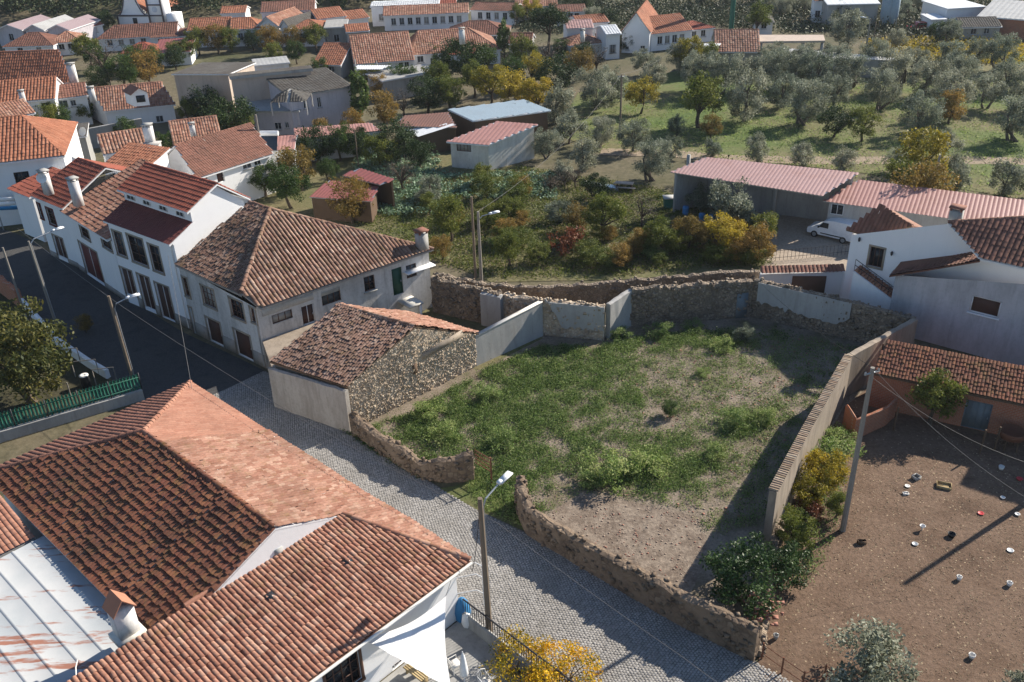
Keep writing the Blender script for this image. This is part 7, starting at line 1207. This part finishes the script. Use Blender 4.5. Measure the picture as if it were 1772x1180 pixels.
for x, y, w_, k_, t in ((1072, 585, 46, 'weedbush', 'pale leafy bush at the corner of the back wall'), (1145, 580, 50, 'weedbush', 'leafy bush along the dark back wall'), (1200, 572, 40, 'weedbush', 'pale weed tuft by the back wall'), (1285, 590, 44, 'oliveb0', 'silvery weed bush in the sun near the shadow edge'), (1250, 605, 46, 'weedbush', 'green weed bush left of the silvery one'), (845, 690, 54, 'weedbush', 'dark green bramble in the lush weeds'), (1060, 830, 100, 'weedbush', 'large feathery green bush at the cement floor edge'), (1120, 815, 80, 'weedbush', 'feathery green bush right of the large one'), (1270, 735, 60, 'weedbush', 'green bush before the boundary wall shadow'), (1325, 730, 50, 'weedbush', 'bush at the edge of the wall shadow'), (1160, 720, 36, 'green0', 'small dark green bush alone in the rubble'), (1020, 840, 50, 'weedbush', 'low bush left of the cement floor'), (870, 770, 60, 'weedbush', 'bramble clump near the iron gate'), (770, 760, 60, 'weedbush', 'weed clump behind the sagging street wall'), (740, 720, 60, 'weedbush', 'weed clump at the barn wall'), (1215, 650, 30, 'weedbush', 'small weed tuft in the middle of the plot'), (1240, 790, 50, 'weedbush', 'weed clump right of the feathery bushes')): plant('weed_bush', t, 'bush', x, y, w_, k_, sz=.8)
for x, y, w_, k_, t in ((1285, 1040, 150, 'laurel', 'glossy dark laurel sprawling over the street corner of the plot'), (1350, 1010, 100, 'laurel', 'second laurel crown leaning over the hen yard'), (1430, 805, 95, 'weedbush', 'leafy fig bush against the boundary wall'), (1418, 855, 84, 'yellow0', 'yellow creeper on the boundary wall'), (1400, 895, 60, 'redbush', 'red brown creeper at the wall foot'), (1445, 895, 50, 'ygreen0', 'yellow green ivy climbing the leaning pole'), (1452, 770, 60, 'weedbush', 'pale leafy bush behind the concrete pole'), (1395, 880, 70, 'yellow1', 'yellow leaved creeper mass below the wall end'), (1375, 950, 80, 'ygreen1', 'ivy mass between wall end and yard'), (1610, 735, 100, 'ygreen0', 'small lemon tree before the brick shed'), (898, 1165, 118, 'flowerbush', 'yellow flowering bush against the terrace rail'), (978, 1188, 132, 'flowerbush', 'larger yellow flowering bush at the bottom edge')): plant('bush' if 'tree' not in t else 'lemon_tree', t, 'bush' if 'tree' not in t else 'tree', x, y, w_, k_)
def samp_box(poly):
    P_ = [W(*q_)[:2] for q_ in poly]; a, b = np.min(P_, 0), np.max(P_, 0)
    def f():
        while True:
            p = rng.uniform(a, b)
            if inpoly(p, P_): return V3(*p, 0)
    return f
ground_cover('verge_grass', 'short green grass in the gateway', 'grass', 'leaf_weed', 700, samp_box([(805, 838), (830, 815), (900, 868), (912, 915), (830, 880)]), .06, .06, .6, .35, 8, .12)
ground_cover('yard_litter', 'straw and dry leaves trodden into the hen yard dirt', 'litter', 'leaf_dry', 900, samp_box([(1330, 1120), (1470, 780), (1600, 770), (1800, 830), (1800, 1190), (1500, 1190)]), .05, .008, 2.5, .4, 5, .45)
ground_cover('wall_foot_growth', 'green weeds along the yard side of the boundary wall', 'weeds', 'leaf_weed', 420, samp_box([(1365, 905), (1440, 770), (1468, 770), (1452, 915), (1400, 1010), (1365, 1000)]), .07, .16, .6, .45, 9, .16)
ground_cover('street_edge_weeds', 'moss and weeds along the foot of the street wall', 'weeds', 'leaf_green', 260, samp_box([(580, 724), (660, 778), (740, 828), (730, 830), (650, 786), (575, 732)]), .07, .10, .6, .4, 8, .1)
ground_cover('garden_undergrowth', 'tangled grass and weeds of the overgrown garden', 'weeds', 'leaf_ygreen', 6500, samp_box([(600, 380), (640, 330), (900, 290), (1150, 330), (1320, 415), (1330, 458), (1060, 478), (850, 482), (745, 450)]), .13, .14, .6, .4, 8, .35)
ground_cover('garden_dry_grass', 'dry grass tufts of the overgrown garden', 'dry grass', 'leaf_dry', 1500, samp_box([(700, 300), (900, 285), (1150, 330), (1320, 415), (1330, 458), (1060, 478), (760, 450)]), .12, .12, .6, .3, 8, .35)
ground_cover('orchard_tufts', 'grass tufts under the olive trees', 'grass', 'leaf_weed', 2600, samp_box([(1000, 200), (1250, 150), (1772, 130), (1800, 360), (1500, 310), (1230, 275), (1040, 262)]), .16, .10, .7, .35, 7, .5)
ground_cover('yellow_vine_field', 'yellowing vine field at the top right', 'vines', 'leaf_yellow', 700, samp_box([(1500, 72), (1650, 66), (1772, 78), (1772, 112), (1600, 108), (1500, 95)]), .25, .45, .5, .5, 8, .5)
ground_cover('far_scrub', 'grey green scrub between the far houses', 'scrub', 'leaf_forest', 3600, samp_box([(900, 5), (1772, 2), (1772, 60), (1560, 70), (1250, 50), (900, 60)]), .24, .7, .5, .6, 12, .9)
# wooded hillside behind the village
mb = MB(); n_ = 0
for _ in range(5200):
    x = rng.uniform(-300, 40); y = 206 + .12 * max(0, x + 70) + rng.uniform(0, 150)
    z = float(hill_z(x, y)); q_ = proj((x, y, z + 5))
    if not (-60 < q_[0] < 1000 and -140 < q_[1] < 90): continue
    r = rng.uniform(2.2, 4.2); hh = rng.uniform(1.0, 1.5); k = 85; d = rng.normal(size=(k, 3)); d /= np.linalg.norm(d, axis=1)[:, None]; d[:, 2] = np.abs(d[:, 2]) * hh; c = V3(x, y, z + r * .6) + d * r * rng.uniform(.6, 1, (k, 1)); leaves(mb, c, .38, np.clip(rng.uniform(.15, .85) + rng.normal(0, .12, k), 0, 1), .5, .7)
tag(mb.build('hillside_forest', 'leaf_forest'), 'dense mixed forest covering the hill behind the village', 'forest', kind='stuff')
hz = NT('haze_air'); pv_ = hz.n('VolumePrincipled'); pv_.inputs['Color'].default_value = (.80, .86, .95, 1); pv_.inputs['Density'].default_value = .00013; pv_.inputs['Anisotropy'].default_value = .2; hz.t.nodes.remove(hz.b); hz.l(pv_.outputs[0], hz.t.nodes['Material Output'].inputs['Volume']); MATS['haze_air'] = hz.m
HAZE = True
if HAZE:
    tag(MB().box((0, 1050, 55.4), 3240, 3220, 113.5).build('haze', 'haze_air'), 'thin pale blue autumn haze over the village', 'haze', kind='stuff')
